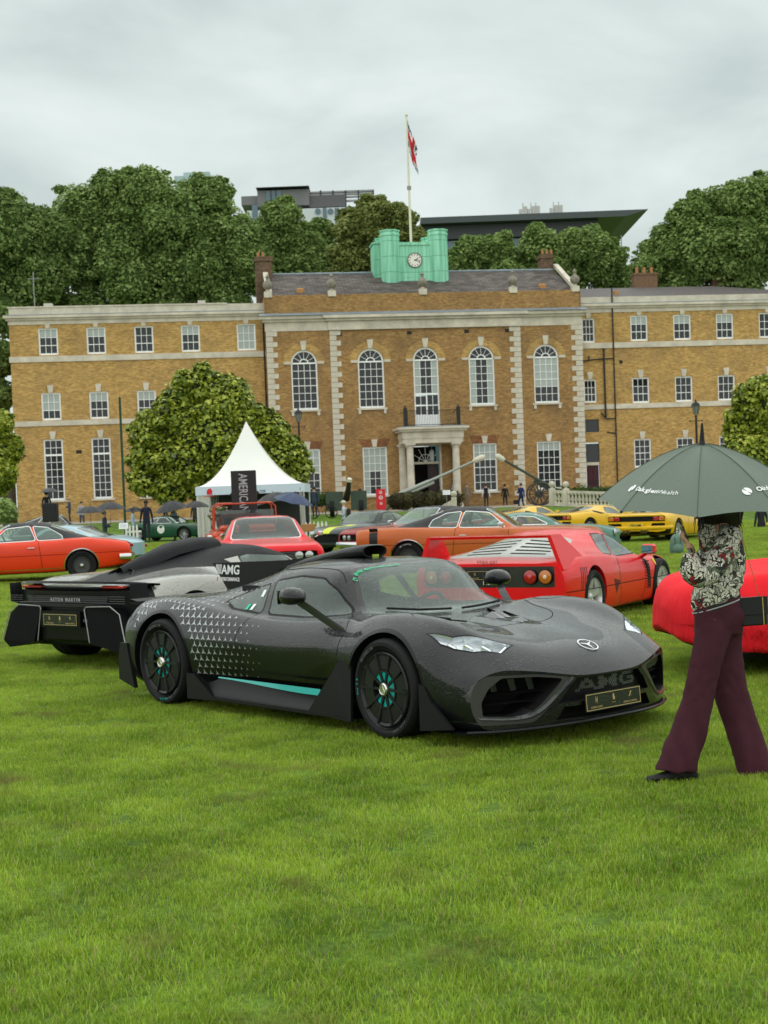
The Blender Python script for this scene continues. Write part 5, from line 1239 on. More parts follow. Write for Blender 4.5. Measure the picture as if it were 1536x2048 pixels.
        b.add(v,[tuple(range(nn)),tuple(range(2*nn-1,nn-1,-1))]+[(i,nn+i,nn+(i+1)%nn,(i+1)%nn) for i in range(nn)])
        b.add([(-.90,sd*.97,.285),(-.60,sd*.97,.10),(-.66,sd*.90,.10),(-.90,sd*.90,.285)],[(0,1,2,3)])
        b.build('rear_sill_fin',blk,car)
        # canards at the front wheel
        b=MB(); poly=[(1.72,.40),(1.77,.385),(1.83,.29),(2.02,.135),(1.72,.10)]
        v=[(x,sd*(1.0),z) for x,z in poly]+[(x,sd*.975,z) for x,z in poly]
        b.add(v,[tuple(range(nn)),tuple(range(2*nn-1,nn-1,-1))]+[(i,nn+i,nn+(i+1)%nn,(i+1)%nn) for i in range(nn)]); b.build('front_corner_plate',blk,car)
        # rear corner end plate
        b=MB(); poly=[(-1.80,.105),(-2.04,.165),(-2.04,.34),(-2.0,.47),(-1.90,.47)]
        v=[(x,sd*(.985),z) for x,z in poly]+[(x,sd*.95,z) for x,z in poly]
        b.add(v,[tuple(range(nn)),tuple(range(2*nn-1,nn-1,-1))]+[(i,nn+i,nn+(i+1)%nn,(i+1)%nn) for i in range(nn)]); b.build('rear_end_plate',blk,car)
    # --- front splitter and floor
    b=MB(); n=40; v=[];f=[]
    for i in range(n+1):
        y=-.97+1.94*i/n; X=2.49-B*(abs(y)/.95)**2.1-.02*(abs(y)>.9); zz=.125+.012*math.cos(y*3.2)
        v+=[(X,y,zz+.016),(X+.012,y,zz+.006),(X,y,zz-.006),(X-.45,y,zz-.01),(X-.30,y,zz+.016)]
    for i in range(n):
        for j in range(4): f.append((5*i+j,5*i+j+1,5*i+j+6,5*i+j+5))
    b.add(v,f); b.build('front_splitter',blk,car,smooth=True)
    # diagonal blades between the side and the centre intakes
    Xf=lambda y: 2.45-B*(abs(y)/.95)**2.1
    for sd in (1,-1):
        pts=crv([(.33,.42),(.44,.325),(.54,.24),(.62,.20),(.74,.188),(.90,.20)],16)
        b=MB(); v=[];f=[]
        for i,(y,z) in enumerate(pts):
            w_=.028 if i<9 else .02; X=Xf(y)+.022
            v+=[(X,sd*(y-w_),z-.012),(X+.008,sd*y,z),(X-.02,sd*(y+w_*.9),z+.016),(X-.14,sd*(y+w_),z+.012),(X-.14,sd*(y-w_),z-.012)]
            if i:
                for j in range(4): f.append((5*i-5+j,5*i-5+j+1,5*i+j+1,5*i+j))
        b.add(v,f); b.build('intake_blade',mat('satin_grey_blade',(.045,.047,.05),.3,.4,coat=.6,drops=.3),car,smooth=True)
        for z0,z1,yy0,yy1 in ((.35,.34,.50,.87),(.29,.28,.56,.90)):
            b=MB(); v=[];f=[]
            for i in range(9):
                t=i/8; y=yy0+(yy1-yy0)*t; X=Xf(y)-.03; z=z0+(z1-z0)*t
                v+=[(X,sd*y,z),(X-.09,sd*y,z+.006),(X-.09,sd*y,z-.006)]
                if i: f+=[(3*i-3,3*i,3*i+1,3*i-2),(3*i-3,3*i-1,3*i+2,3*i)]
            b.add(v,f); b.build('intake_slat',blk,car)
        for k in range(3):
            y=.53+.11*k; X=Xf(y)-.07; b=MB(); b.add([(X,sd*y,.36),(X,sd*(y+.05),.36),(X+.02,sd*(y+.10),.44),(X+.02,sd*(y+.04),.44)],[(0,1,2,3)]); b.build('intake_vane',mat('vane_grey',(.035,.037,.035),.25,coat=.5),car)
    # grille of hexagons; the bright ones spell the lettering
    hexs=MB(); br=MB(); e=.0155; rows=11; mask=text_grid('AMG')
    for r_ in range(9):
        for c_ in range(-24,25):
            y=(c_+.5*(r_%2))*e*math.sqrt(3)*.72; z=.276+r_*e*1.05
            if z>.408 or abs(y)>.43-(z-.27)*.85 : continue
            X=Xf(y)-.035; uu=(y+.27)/.58; ww=(z-.315)/.085
            on=mask(uu,ww) if 0<=uu<=1 and 0<=ww<=1 else False
            ring=[(X,y+e*.62*math.cos(PI/6+PI/3*k),z+e*.55*math.sin(PI/6+PI/3*k)) for k in range(6)]
            inn=[(X,y+(p[1]-y)*.72,z+(p[2]-z)*.72) for p in ring]
            (br if on else hexs).add(ring+inn,[(k,(k+1)%6,6+(k+1)%6,6+k) for k in range(6)])
    g_=hexs.build('grille_mesh',mat('grille_black',(.03,.03,.032),.3,.5),car); tag(g_,kind='stuff')
    if br.v: tag(br.build('grille_lettering_mesh',mat('grille_bright',(.30,.31,.32),.3,.6),car),kind='stuff')
    plate_show(car,T(2.475,.0,.25)@Rm(rad(-4),'Y')@frame((0,0,0),(0,1,0),(1,0,0)),.54,.115)
    # --- headlight internals and lens
    for sd in (1,-1):
        for k in range(3):
            t=.24+.22*k; x=1.80+.32*t+.10*k; y=(.80-.155*(t+k*.08)/.5*.5-.02*k)
        b=MB()
        pts=[(1.87,.845,.655),(1.95,.775,.65),(2.035,.705,.637)]
        for k,(x,y,z) in enumerate(pts):
            b.M=T(x,y*sd,z-.045)@Rm(rad(-32)*sd,'Z')@Rm(rad(28),'Y'); b.bbox(-.035,.035,-.032,.032,-.02,.034,.008)
        b.M=Matrix.Identity(4); b.build('lamp_projector',glow,car)
        b=MB(); b.tube([(1.76,.89*sd,.665),(1.85,.885*sd,.625),(1.95,.845*sd,.600),(2.06,.775*sd,.588),(2.135,.68*sd,.588),(2.11,.60*sd,.615)],.005,6); b.build('daytime_light',mat('drl',(.9,.95,1),.3,emit=.5),car)
        # clear cover following the body
        v=[];f=[]
        poly=grow([(x,y*sd) for x,y in hl],-.002); ok=True
        cx_=sum(p[0] for p in poly)/len(poly); cy_=sum(p[1] for p in poly)/len(poly)
        rings=5
        for rr_ in range(rings+1):
            for j in range(len(poly)*4):
                a_=poly[j//4]; b_=poly[(j//4+1)%len(poly)]; q=(a_[0]+(b_[0]-a_[0])*(j%4)/4,a_[1]+(b_[1]-a_[1])*(j%4)/4)
                s_=rr_/rings; hit=bvh.ray_cast(Vector((cx_+(q[0]-cx_)*s_,cy_+(q[1]-cy_)*s_,2)),Vector((0,0,-1)))
                v.append(hit[0] if hit[0] else Vector((q[0],q[1],.5)))
        nn=len(poly)*4
        for rr_ in range(rings):
            for j in range(nn): f.append((rr_*nn+j,rr_*nn+(j+1)%nn,(rr_+1)*nn+(j+1)%nn,(rr_+1)*nn+j))
        b=MB(); b.add(v,f); b.build('headlight_cover',glass('lamp_glass',(.95,.98,.98),.04,drops=.35),car,smooth=True)
    # --- emblem on the nose
    hit=bvh.ray_cast(Vector((2.27,0,2)),Vector((0,0,-1))); Z=frame(hit[0]+hit[1]*.002,(0,1,0),hit[1])
    ch=mat('emblem_silver',(.8,.82,.84),.18,.9)
    b=MB(); b.M=Z; b.lathe([(.072,0),(.072,.003),(.064,.003),(.064,0)],40,cap=False); b.build('emblem_ring',ch,car)
    b=MB(); b.M=Z; b.prism(star_outline(.066,.14,3,-PI/2),0,.003); b.build('emblem_star',ch,car)
    # --- shark fin and roof snorkel
    b=MB(); top=[(-.05,1.225),(-.35,1.18),(-.882,1.118),(-1.5,1.095),(-2.03,1.078)]; 
    bot=[(-1.80,.83),(-1.5,.88),(-1.2,.94),(-.9,1.0),(-.5,1.09),(-.05,1.13)]
    tp=crv(top,20); bt=crv(bot,12); poly=[(p[0],p[1]) for p in tp]+[(p[0],p[1]) for p in bt]
    b.M=Rm(PI/2,'X'); b.prism(poly,-.010,.010); b.M=Matrix.Identity(4); fin=b.build('roof_fin',mat('fin_black',(.012,.012,.013),.45,spec=.15,drops=.2),car)
    wh=mat('white_print',(.75,.75,.75),.5); b=MB(); FM=lambda x,z: T(x,-.0105,z)@Rm(PI/2,'X')
    b.text('AMG',.112,FM(-1.768,.985),sx=1.12,off=.02,shear=.15,ext=.002)
    for k in range(5): b.add([(x_+s_,-.0115,z_) for x_,s_,z_ in ((-1.995+.019*k,0,.985),(-1.995+.019*k+.011,0,.985),(-1.995+.019*k+.011,.022,1.068),(-1.995+.019*k,.022,1.068))],[(0,1,2,3)])
    b.text('PERFORMANCE',.045,FM(-1.765,.925),sx=.88,off=.015,ext=.002); b.build('fin_lettering',wh,fin)
    b=MB(); b.text('E',.045,FM(-1.965,.925),sx=.9,off=.02,shear=.2,ext=.002); b.build('red_fin_mark',mat('red_print',(.6,.02,.03),.5),fin)
    # snorkel: a tapering tube that opens forward
    v=[];f=[]; n=20; prof=[(.165,.120,.045,1.190,1),(.15,.128,.052,1.190,1),(.05,.128,.054,1.186,1),(-.12,.115,.05,1.172,1),(-.35,.085,.045,1.14,1),(-.65,.045,.05,1.085,1),(-.95,.014,.05,1.02,1)]
    for x,wy,hz,zc,_ in prof:
        for j in range(n):
            a_=2*PI*j/n; v.append((x,wy*math.copysign(abs(math.cos(a_))**.75,math.cos(a_)),zc+hz*math.copysign(abs(math.sin(a_))**.8,math.sin(a_))))
    for i in range(len(prof)-1):
        for j in range(n): f.append((i*n+j,i*n+(j+1)%n,(i+1)*n+(j+1)%n,(i+1)*n+j))
    b=MB(); b.add(v,f); sn=b.build('roof_intake',mat('snorkel_black',(.008,.008,.009),.3,spec=.12,coat=.4,cior=1.35,drops=.4),car,smooth=True)
    v=[];f=[]
    for x,sc in ((.165,.98),(.16,.86),(.0,.80)):
        for j in range(n):
            a_=2*PI*j/n; v.append((x,.122*sc*math.copysign(abs(math.cos(a_))**.75,math.cos(a_)),1.190+.046*sc*math.copysign(abs(math.sin(a_))**.8,math.sin(a_))))
    for i in range(2):
        for j in range(n): f.append((i*n+j,(i+1)*n+j,(i+1)*n+(j+1)%n,i*n+(j+1)%n))
    f.append(tuple(2*n+j for j in range(n)))
    b=MB(); b.add(v,f); b.build('intake_mouth',void,sn)
    b=MB(); b.box(.165,.175,-.03,.03,1.142,1.165); b.build('green_tape',mat('green_tape',(.30,.42,.05),.6),sn)
    # --- star pattern on the rear flank
    rnd=random.Random(4); st=MB(); 
    dx=.068; dz=.054; row=0; z=.30
    while z<1.12:
        x=-1.75+(dx/2 if row%2 else 0)
        while x<.30:
            zz=z+.0*(x); d=math.hypot(x+1.36,z-.325)
            # fade: largest beside the arch, dying out forwards and upwards
            s_=1-smooth01((x+.98)/1.05)*.9
            if z>.80: s_*=.75
            if z>.9: s_*=.7
            if z<.36: s_*=.85
            ok=d>.475 and s_>.16
            if x>-.35 and rnd.random()<(x+.35)*1.7: ok=False
            if ok and z>.75 and x>-.82 and x<.1: 
                if inside((x,z),grow(qtr,.06)) or inside((x,z),grow(win,.05)) or x>-.30: ok=False
            if ok:
                for sd in (1,-1):
                    zc=z; q=[(px,py) for px,py in star_outline(.031*s_+.004,.24,3,PI/2+(x+1)*.2)]
                    if z<.80: decal_mb(st,bvh,q,(x,zc),(0,2),-3*sd*-1,(0,-sd,0),.0018)
                    else:
                        # above the haunch the rays come down at a slant
                        h_=z-.80; oy=sd*(.95-h_*1.5)
                        decal_mb(st,bvh,[(px,py*1.0) for px,py in q],(x,oy),(0,1),2,(0,0,-1),.0018)
            x+=dx
        z+=dz if z<.80 else .045; row+=1
    o_=st.build('star_pattern',mat('star_silver',(.42,.44,.46),.35,.3,coat=.4),car); tag(o_,kind='stuff')
    # --- shut lines
    ln=mat('shut_line',(.002,.002,.002),.9)
    for sd in (1,-1):
        for pts in ([(.80,.765),(.86,.70),(.845,.60),(.83,.52)],[(-.30,.752),(-.36,.66),(-.38,.56),(-.335,.45),(-.33,.29)],[(-1.93,.62),(-1.80,.70),(-1.74,.755)]):
            ribbon(bvh,pts,(0,2),-3*-sd,(0,-sd,0),.006,.0012,'shut_line',ln,car)
        ribbon(bvh,[(.54,.595*sd),(.45,.56*sd),(.2,.545*sd),(-.2,.515*sd),(-.30,.50*sd)],(0,1),2,(0,0,-1),.006,.0012,'shut_line',ln,car)
        ribbon(bvh,[(1.05,.70*sd),(1.25,.60*sd),(1.5,.50*sd),(1.62,.36*sd),(1.66,.15*sd),(1.665,0)],(0,1),2,(0,0,-1),.006,.0012,'shut_line',ln,car)
        ribbon(bvh,[(1.02,.80*sd),(1.15,.72*sd),(1.32,.73*sd),(1.5,.82*sd)],(0,1),2,(0,0,-1),.005,.0012,'shut_line',ln,car)
        # wing top ridges ahead of the windscreen
        for k,(x0,y0) in enumerate(((1.22,.10),(1.34,.16))):
            pass
    for k,(x0,y0,l,w_) in enumerate(((1.42,.06,.16,.05),(1.40,.14,.17,.05),(1.62,.05,.09,.03),(1.60,.11,.09,.03))):
        z0=bvh.ray_cast(Vector((x0,y0,2)),Vector((0,0,-1)))[0].z
        b=MB(); b.add([(x0+.03,y0-w_*.4,z0+.002),(x0+.03,y0+w_*.4,z0+.002),(x0-l*.6,y0+.02,z0+.045*(l/.16)),(x0-l*.9,y0-w_*.6,z0+.004),(x0-l*.9,y0+w_*.8,z0+.004)],[(0,1,2),(0,2,3),(1,4,2),(3,2,4)]); b.build('bonnet_fin',mat('satin_grey_fin',(.14,.145,.15),.35,.3,coat=.5),car)
    # --- mirrors on long arms
    for sd in (1,-1):
        v=[];f=[];n=16; st_=[(-.10,.30),(-.09,.80),(-.05,.97),(.0,1.0),(.055,.80),(.09,.45),(.11,.12)]
        for x,s_ in st_:
            for j in range(n):
                a_=2*PI*j/n; cy=math.cos(a_); cz=math.sin(a_); v.append((x,.088*s_*math.copysign(abs(cy)**.8,cy),.066*s_*math.copysign(abs(cz)**.8,cz)*(1.15 if cz>0 else .8)))
        for i in range(len(st_)-1):
            for j in range(n): f.append((i*n+j,i*n+(j+1)%n,(i+1)*n+(j+1)%n,(i+1)*n+j))
        f.append(tuple(range(n-1,-1,-1))); f.append(tuple((len(st_)-1)*n+j for j in range(n)))
        mx,my,mz=.47,1.02,.918
        b=MB(); b.add(v,f,M=T(mx,my*sd,mz)@Rm(rad(4)*sd,'Z')); mo=b.build('mirror',mat('mirror_black',(.007,.007,.008),.18,coat=1,cior=1.35,spec=.12,drops=.4),car,smooth=True)
        b=MB(); b.box(-.103,-.097,-.07,.07,-.045,.05,M=T(mx,my*sd,mz)); b.build('mirror_glass',mat('mirror_glass',(.5,.55,.55),.05,1),mo)
        b=MB(); pts=crv([(.50,1.0,.885),(.58,.945,.82),(.74,.88,.715),(.85,.85,.665),(.93,.84,.655)],9); v=[];f=[]
        for i,p in enumerate(pts):
            w_=.042 if i<7 else .05; t_=.012
            v+=[(p[0]-w_*.8,p[1]*sd,p[2]-w_*.35),(p[0],(p[1]+t_)*sd,p[2]+t_),(p[0]+w_*.8,p[1]*sd,p[2]+w_*.5),(p[0],(p[1]-t_)*sd,p[2]-t_)]
            if i:
                for j in range(4): f.append((4*i-4+j,4*i-4+(j+1)%4,4*i+(j+1)%4,4*i+j))
        b.add(v,f); b.build('mirror_arm',mat('satin_grey_arm',(.05,.05,.053),.3,.3,coat=.6,drops=.4),mo,smooth=True)
    # --- wipers
    for y0,y1,x0,x1 in ((-.50,.0,.86,.99),(.10,.55,1.0,.93)):
        p=[];n=8
        for i in range(n+1):
            t=i/n; x=x0+(x1-x0)*t; y=y0+(y1-y0)*t; hz=bvh.ray_cast(Vector((x,y,2)),Vector((0,0,-1)))[0]; p.append(hz+Vector((0,0,.018)))
        b=MB(); b.tube(p,.009,6); b.build('wiper',dark,car)
    # --- sun-strip lettering on the screen, stickers
    gm=mat('green_print',(.03,.62,.30),.5)
    b=MB(); tx='@HWK_Mayfairuallimited'
    lst=[]
    for i,chh in enumerate(tx):
        y=-.50+.021*i; x=.545-.05*(1-(abs(y)/.5)**2)
        hit=bvh.ray_cast(Vector((x,y,2)),Vector((0,0,-1)))
        if hit[0] is None: continue
        b.text(chh,.036,frame(hit[0]+hit[1]*.006,(-.10,1,0),hit[1]),ext=.0004,off=.02)
    hit=bvh.ray_cast(Vector((.57,-.535,2)),Vector((0,0,-1))); b.M=frame(hit[0]+hit[1]*.006,(0,1,0),hit[1]); 
    b.lathe([(.017,0),(.013,0)],16,cap=False); b.lathe([(.026,0),(.022,0)],4,cap=False); b.M=Matrix.Identity(4)
    b.build('screen_lettering',gm,car)
    for y_,z_,c_,nm in ((-.42,.90,(.75,.8,.8),'white_sticker'),(-.465,.80,(.75,.8,.8),'white_sticker'),(-.52,.80,(.02,.45,.25),'green_sticker')):
        hit=bvh.ray_cast(Vector((y_+.05,-3,z_)),Vector((0,1,0)))
        if hit[0] is None: continue
        b=MB(); b.box(-.016,.016,-.030,.030,0,.001,M=frame(hit[0]+hit[1]*.003,(1,0,0),hit[1])); b.build(nm,mat(nm,c_,.5),car)
    # --- cabin
    b=MB(); b.box(-.55,.80,-.70,.70,.14,.62); b.box(-.75,-.5,-.6,.6,.14,.95); b.build('cabin_tub',mat('cabin_dark',(.012,.013,.014),.8),car)
    b=MB(); v=[];f=[]
    for i,(x,z) in enumerate(((1.0,.70),(.86,.765),(.66,.775),(.58,.73),(.56,.6))):
        for j in range(9): v.append((x-.04*((j-4)/4)**2,.66*(j-4)/4,z-.02*((j-4)/4)**2))
    for i in range(4):
        for j in range(8): f.append((9*i+j,9*i+j+1,9*i+j+10,9*i+j+9))
    b.add(v,f); b.build('dashboard',mat('dash_dark',(.02,.021,.022),.75),car,smooth=True)
    for y in (-.30,.30):
        s_=seat_mb(); s_.M=T(0,0,0); b=MB(); b.v=[(p[0]*.9-.15,p[1]*.9+y,p[2]*.9+.16) for p in s_.v]; b.f=s_.f; b.mi=s_.mi; b.build('seat',mat('seat_dark',(.05,.05,.052),.8),car,smooth=True)
    b=MB(); b.M=T(.42,.30,.72)@Rm(rad(-68),'Y'); tor(b,.15,.016); b.build('steering_wheel',dark,car)
    # --- rear wing, tail lamp band
    b=MB(); v=[];f=[]
    for i in range(17):
        y=-.80+1.6*i/16; v+=[(-2.05+.05*(abs(y)/.8)**2,y,.80),(-2.20+.08*(abs(y)/.8)**2,y,.815),(-2.19+.08*(abs(y)/.8)**2,y,.795)]
        if i: f+=[(3*i-3,3*i,3*i+1,3*i-2),(3*i-2,3*i+1,3*i+2,3*i-1),(3*i-1,3*i+2,3*i,3*i-3)]
    b.add(v,f); b.build('rear_spoiler',blk,car)
    b=MB(); b.bbox(-2.16,-2.12,-.75,.75,.60,.64,.01); b.build('tail_light',mat('tail_red',(.35,.01,.01),.2,coat=1),car)
    return car
def tor(b,R,r,n=28,k=8,mi=None):
    v=[];f=[]
    for i in range(n):
        a=2*PI*i/n
        for j in range(k):
            c=2*PI*j/k; v.append(((R+r*math.cos(c))*math.cos(a),(R+r*math.cos(c))*math.sin(a),r*math.sin(c)))
    for i in range(n):
        for j in range(k): f.append((i*k+j,((i+1)%n)*k+j,((i+1)%n)*k+(j+1)%k,i*k+(j+1)%k))
    b.add(v,f,mi)
def seat_mb():
    b=MB(); b.bbox(-.25,.25,-.25,.25,.14,.30,.05); b.M=T(-.25,0,.25)@Rm(rad(-14),'Y'); b.bbox(-.09,.07,-.24,.24,0,.58,.05); b.bbox(-.07,.05,-.12,.12,.60,.78,.04); b.M=Matrix.Identity(4); return b
def text_grid(t):
    v,f=text_mesh(t,.02)
    pts=[p for p in v]; xs=[p[0] for p in pts]; ys=[p[1] for p in pts]; x0,x1,y0,y1=min(xs),max(xs),min(ys),max(ys)
    top=[fc for fc in f if all(v[i][2]>0 for i in fc)]
    def fn(u,w):
        x=x0+(x1-x0)*u; y=y0+(y1-y0)*w
        for fc in top:
            if inside((x,y),[(v[i][0],v[i][1]) for i in fc]): return True
        return False
    return fn
def carbon_mat():
    if 'carbon' in MATS: return MATS['carbon']
    M=mat('carbon',(.06,.06,.058),.35,.0,coat=.6,cior=1.35,spec=.15,drops=.1); nt=M.node_tree; N=nt.nodes; L=nt.links
    tc=N.new('ShaderNodeTexCoord'); mp=N.new('ShaderNodeMapping'); mp.inputs['Rotation'].default_value=(0,0,.785); L.new(tc.outputs['Object'],mp.inputs[0])
    ck=N.new('ShaderNodeTexChecker'); ck.inputs['Scale'].default_value=160; ck.inputs[1].default_value=(.07,.07,.066,1); ck.inputs[2].default_value=(.030,.030,.03,1)
    L.new(mp.outputs[0],ck.inputs[0]); L.new(ck.outputs[0],N['Principled BSDF'].inputs['Base Color']); return M
# ---------------------------------------------------------------- the other cars
def H(x,W_,zb,zw,zs,zc,ys=.88,fl=0):
    return (x,[(0,zb),(W_*.92,zb),(W_*.975,zb+.09),(W_,zw),(W_*.985,(zw+zs)/2+.03),(W_*ys,zs),(W_*.62,zs+(zc-zs)*.55),(W_*.32,zc-(zc-zs)*.1),(0,zc)])
def Cb(x,W_,zb,zw,zs,yr,zr,zc,yb=.86):
    return (x,[(0,zb),(W_*.92,zb),(W_*.975,zb+.09),(W_,zw),(W_*.985,(zw+zs)/2+.04),(W_*.93,zs-.01),(W_*yb,zs+.02),(yr,zr),(0,zc)])
def body(car,secs,paint,wx,wr,wc,aw,glassm,sides=(),ws=None,rw=None,roof=None,warp=None,nx=56,ns=30,zbelt=.85,trim=None,inner=.07,ymin=.5,arch_n=32,extra=None,rail=True,roofz=None):
    sh=Shell(secs,nx=nx,ns=ns,warp=warp,capn=6); bvh=sh.bvh
    if roof:
        rm,poly=roof; g=sh.imprint(poly,(0,2),lambda c,n: True); sh.assign(g,sh.pid('vinyl_roof',rm))
    seal=M_dark() if trim is None else trim
    sl=sh.pid('window_trim',seal)
    for poly in sides:
        q=rounded(poly,2,.1); g=sh.imprint(grow(q,.013),(0,2),lambda c,n: abs(c.y)>.35 and abs(n.y)>.25); sh.assign(g,sl)
        g=sh.imprint(q,(0,2),lambda c,n: abs(c.y)>.35 and abs(n.y)>.25)
        for s in (1,-1):
            p=sh.pid('side_window',glassm); sh.assign([f for f in g if f.calc_center_median().y*s>0],p)
    for nm,sc in (('windscreen',ws),('rear_window',rw)):
        if not sc: continue
        x0,y0,x1,y1,zm=sc[:5]; bow=sc[5] if len(sc)>5 else .06; sg=1 if x0>x1 else -1
        q=[(x0-sg*bow,y0),(x0,y0*.5),(x0,-y0*.5),(x0-sg*bow,-y0),(x1-sg*bow*.5,-y1),(x1,-y1*.5),(x1,y1*.5),(x1-sg*bow*.5,y1)]; q=rounded(q,2,.12)
        g=sh.imprint(grow(q,.022),(0,1),lambda c,n: n.z>.05 and c.z>zm); sh.assign(g,sl)
        g=sh.imprint(q,(0,1),lambda c,n: n.z>.05 and c.z>zm); sh.assign(g,sh.pid(nm,glassm))
    if extra: extra(sh)
    arches(sh,wx,[aw]*len(wx) if not isinstance(aw,tuple) else aw,wc,ymin,inner=inner,n=arch_n)
    obs=sh.finish(car,paint); a_=aw if isinstance(aw,tuple) else (aw,aw)
    liner(car,wx,a_,wc,.86,.45,mat('void_black',(.004,.004,.004),.8))
    return bvh,obs
def cabin(car,x0,x1,w,z,seats=((.2,.35),(.2,-.35)),zb=.25,col=(.03,.03,.032),sc=1.0):
    b=MB(); b.box(x0,x1,-w,w,zb,z-.22); b.build('cabin_floor',mat('cabin_dark',(.012,.013,.014),.8),car)
    b=MB(); b.bbox(x1-.42,x1-.02,-w*.98,w*.98,z-.25,z-.03,.05); b.build('dashboard',mat('dash_dark',(.02,.021,.022),.75),car)
    for x,y in seats:
        s_=seat_mb(); b=MB(); b.v=[(p[0]*sc+x-.15,p[1]*sc+y,p[2]*sc+z-.62) for p in s_.v]; b.f=s_.f; b.mi=s_.mi; b.build('seat',mat('seat_%d'%(col[0]*100),col,.7),car,smooth=True)
    b=MB(); b.M=T(x1-.55,.36,z+.0)@Rm(rad(-65),'Y'); tor(b,.18,.014,20,6); b.build('steering_wheel',M_dark(),car)
def chrome(): return mat('chrome',(.6,.6,.61),.15,1)
def bumper(car,x,w,z,h,m,bow=.12,sg=1,dep=.08,name='bumper',wrap=.25):
    pts=[]; 
    for i in range(17):
        y=-w+2*w*i/16; pts.append((x-sg*bow*(abs(y)/w)**2.5,y))
    pts=[(pts[0][0]-sg*wrap,-w-.005)]+pts+[(pts[-1][0]-sg*wrap,w+.005)]
    b=MB(); v=[];f=[]
    for i,(px,py) in enumerate(pts):
        a=pts[max(i-1,0)]; c=pts[min(i+1,len(pts)-1)]; t=Vector((c[0]-a[0],c[1]-a[1],0)).normalized(); n=Vector((t.y,-t.x,0))
        if n.x*sg<0 and abs(n.x)>.2: n=-n
        if abs(n.x)<=.2: n=Vector((0,math.copysign(1,py),0))
        for o,zz in ((.0,-h/2),(dep*.35,-h/2),(dep*.5,-h*.2),(dep*.45,h*.25),(dep*.3,h/2),(0,h/2)):
            v.append((px+n.x*o,py+n.y*o,z+zz))
        if i:
            for k in range(6): f.append((6*i-6+k,6*i-6+(k+1)%6,6*i+(k+1)%6,6*i+k))
    b.add(v,f); return b.build(name,m,car,smooth=True)
def lines(car,bvh,side_lines,w=.008,m=None,name='shut_line'):
    m=m or mat('shut_line',(.002,.002,.002),.9)
    for pts in side_lines:
        for s in (1,-1): ribbon(bvh,pts,(0,2),s*3,(0,-s,0),w,.002,name,m,car)
def arch_trim(car,wx,r,zc,bvh,m,w=.03):
    for x in wx:
        pts=[(x+r*math.cos(a),zc+r*math.sin(a)) for a in np.linspace(-.15,PI+.15,26)]
        for s in (1,-1): ribbon(bvh,pts,(0,2),s*3,(0,-s,0),w,.004,'arch_moulding',m,car)
def MUS(kind):
    """sections of the big American coupes"""
    if kind=='charger':
        return [H(2.47,.90,.36,.55,.735,.745),H(2.42,.93,.32,.56,.79,.80),H(2.25,.95,.26,.57,.83,.83),H(1.9,.96,.24,.58,.85,.86),H(1.48,.965,.24,.60,.87,.885),H(1.0,.965,.22,.60,.88,.905),H(.80,.965,.22,.60,.885,.92),
          Cb(.66,.965,.22,.6,.885,.68,.965,.99),Cb(.40,.965,.22,.6,.885,.625,1.13,1.17),Cb(.12,.96,.22,.6,.885,.59,1.27,1.335),Cb(-.25,.96,.22,.6,.89,.58,1.29,1.36),Cb(-.65,.965,.22,.6,.90,.575,1.27,1.34),Cb(-.95,.975,.23,.61,.915,.58,1.20,1.27),Cb(-1.25,.98,.24,.62,.935,.60,1.11,1.15),Cb(-1.6,.98,.24,.63,.95,.64,1.02,1.03),
          H(-1.9,.975,.26,.63,.955,.955),H(-2.3,.955,.30,.62,.945,.94),H(-2.58,.93,.36,.62,.93,.92),H(-2.68,.90,.42,.60,.88,.88)]
    return [H(2.42,.90,.36,.55,.745,.755),H(2.38,.93,.32,.56,.80,.82),H(2.2,.945,.26,.57,.84,.86),H(1.8,.955,.24,.58,.86,.885),H(1.42,.96,.24,.60,.87,.90),H(1.0,.96,.22,.60,.88,.92),H(.80,.96,.22,.60,.885,.93),
          Cb(.66,.96,.22,.6,.885,.67,.97,1.0),Cb(.42,.96,.22,.6,.885,.62,1.13,1.18),Cb(.15,.955,.22,.6,.885,.585,1.27,1.33),Cb(-.2,.955,.22,.6,.89,.575,1.29,1.345),Cb(-.6,.96,.22,.6,.90,.57,1.27,1.33),Cb(-.95,.965,.23,.61,.915,.57,1.17,1.23),Cb(-1.3,.97,.24,.62,.93,.60,1.05,1.08),Cb(-1.62,.97,.24,.63,.93,.70,.96,.965),
          H(-1.85,.965,.26,.63,.91,.915),H(-2.2,.945,.30,.62,.87,.875),H(-2.5,.92,.36,.60,.82,.83),H(-2.6,.90,.42,.58,.78,.79)]
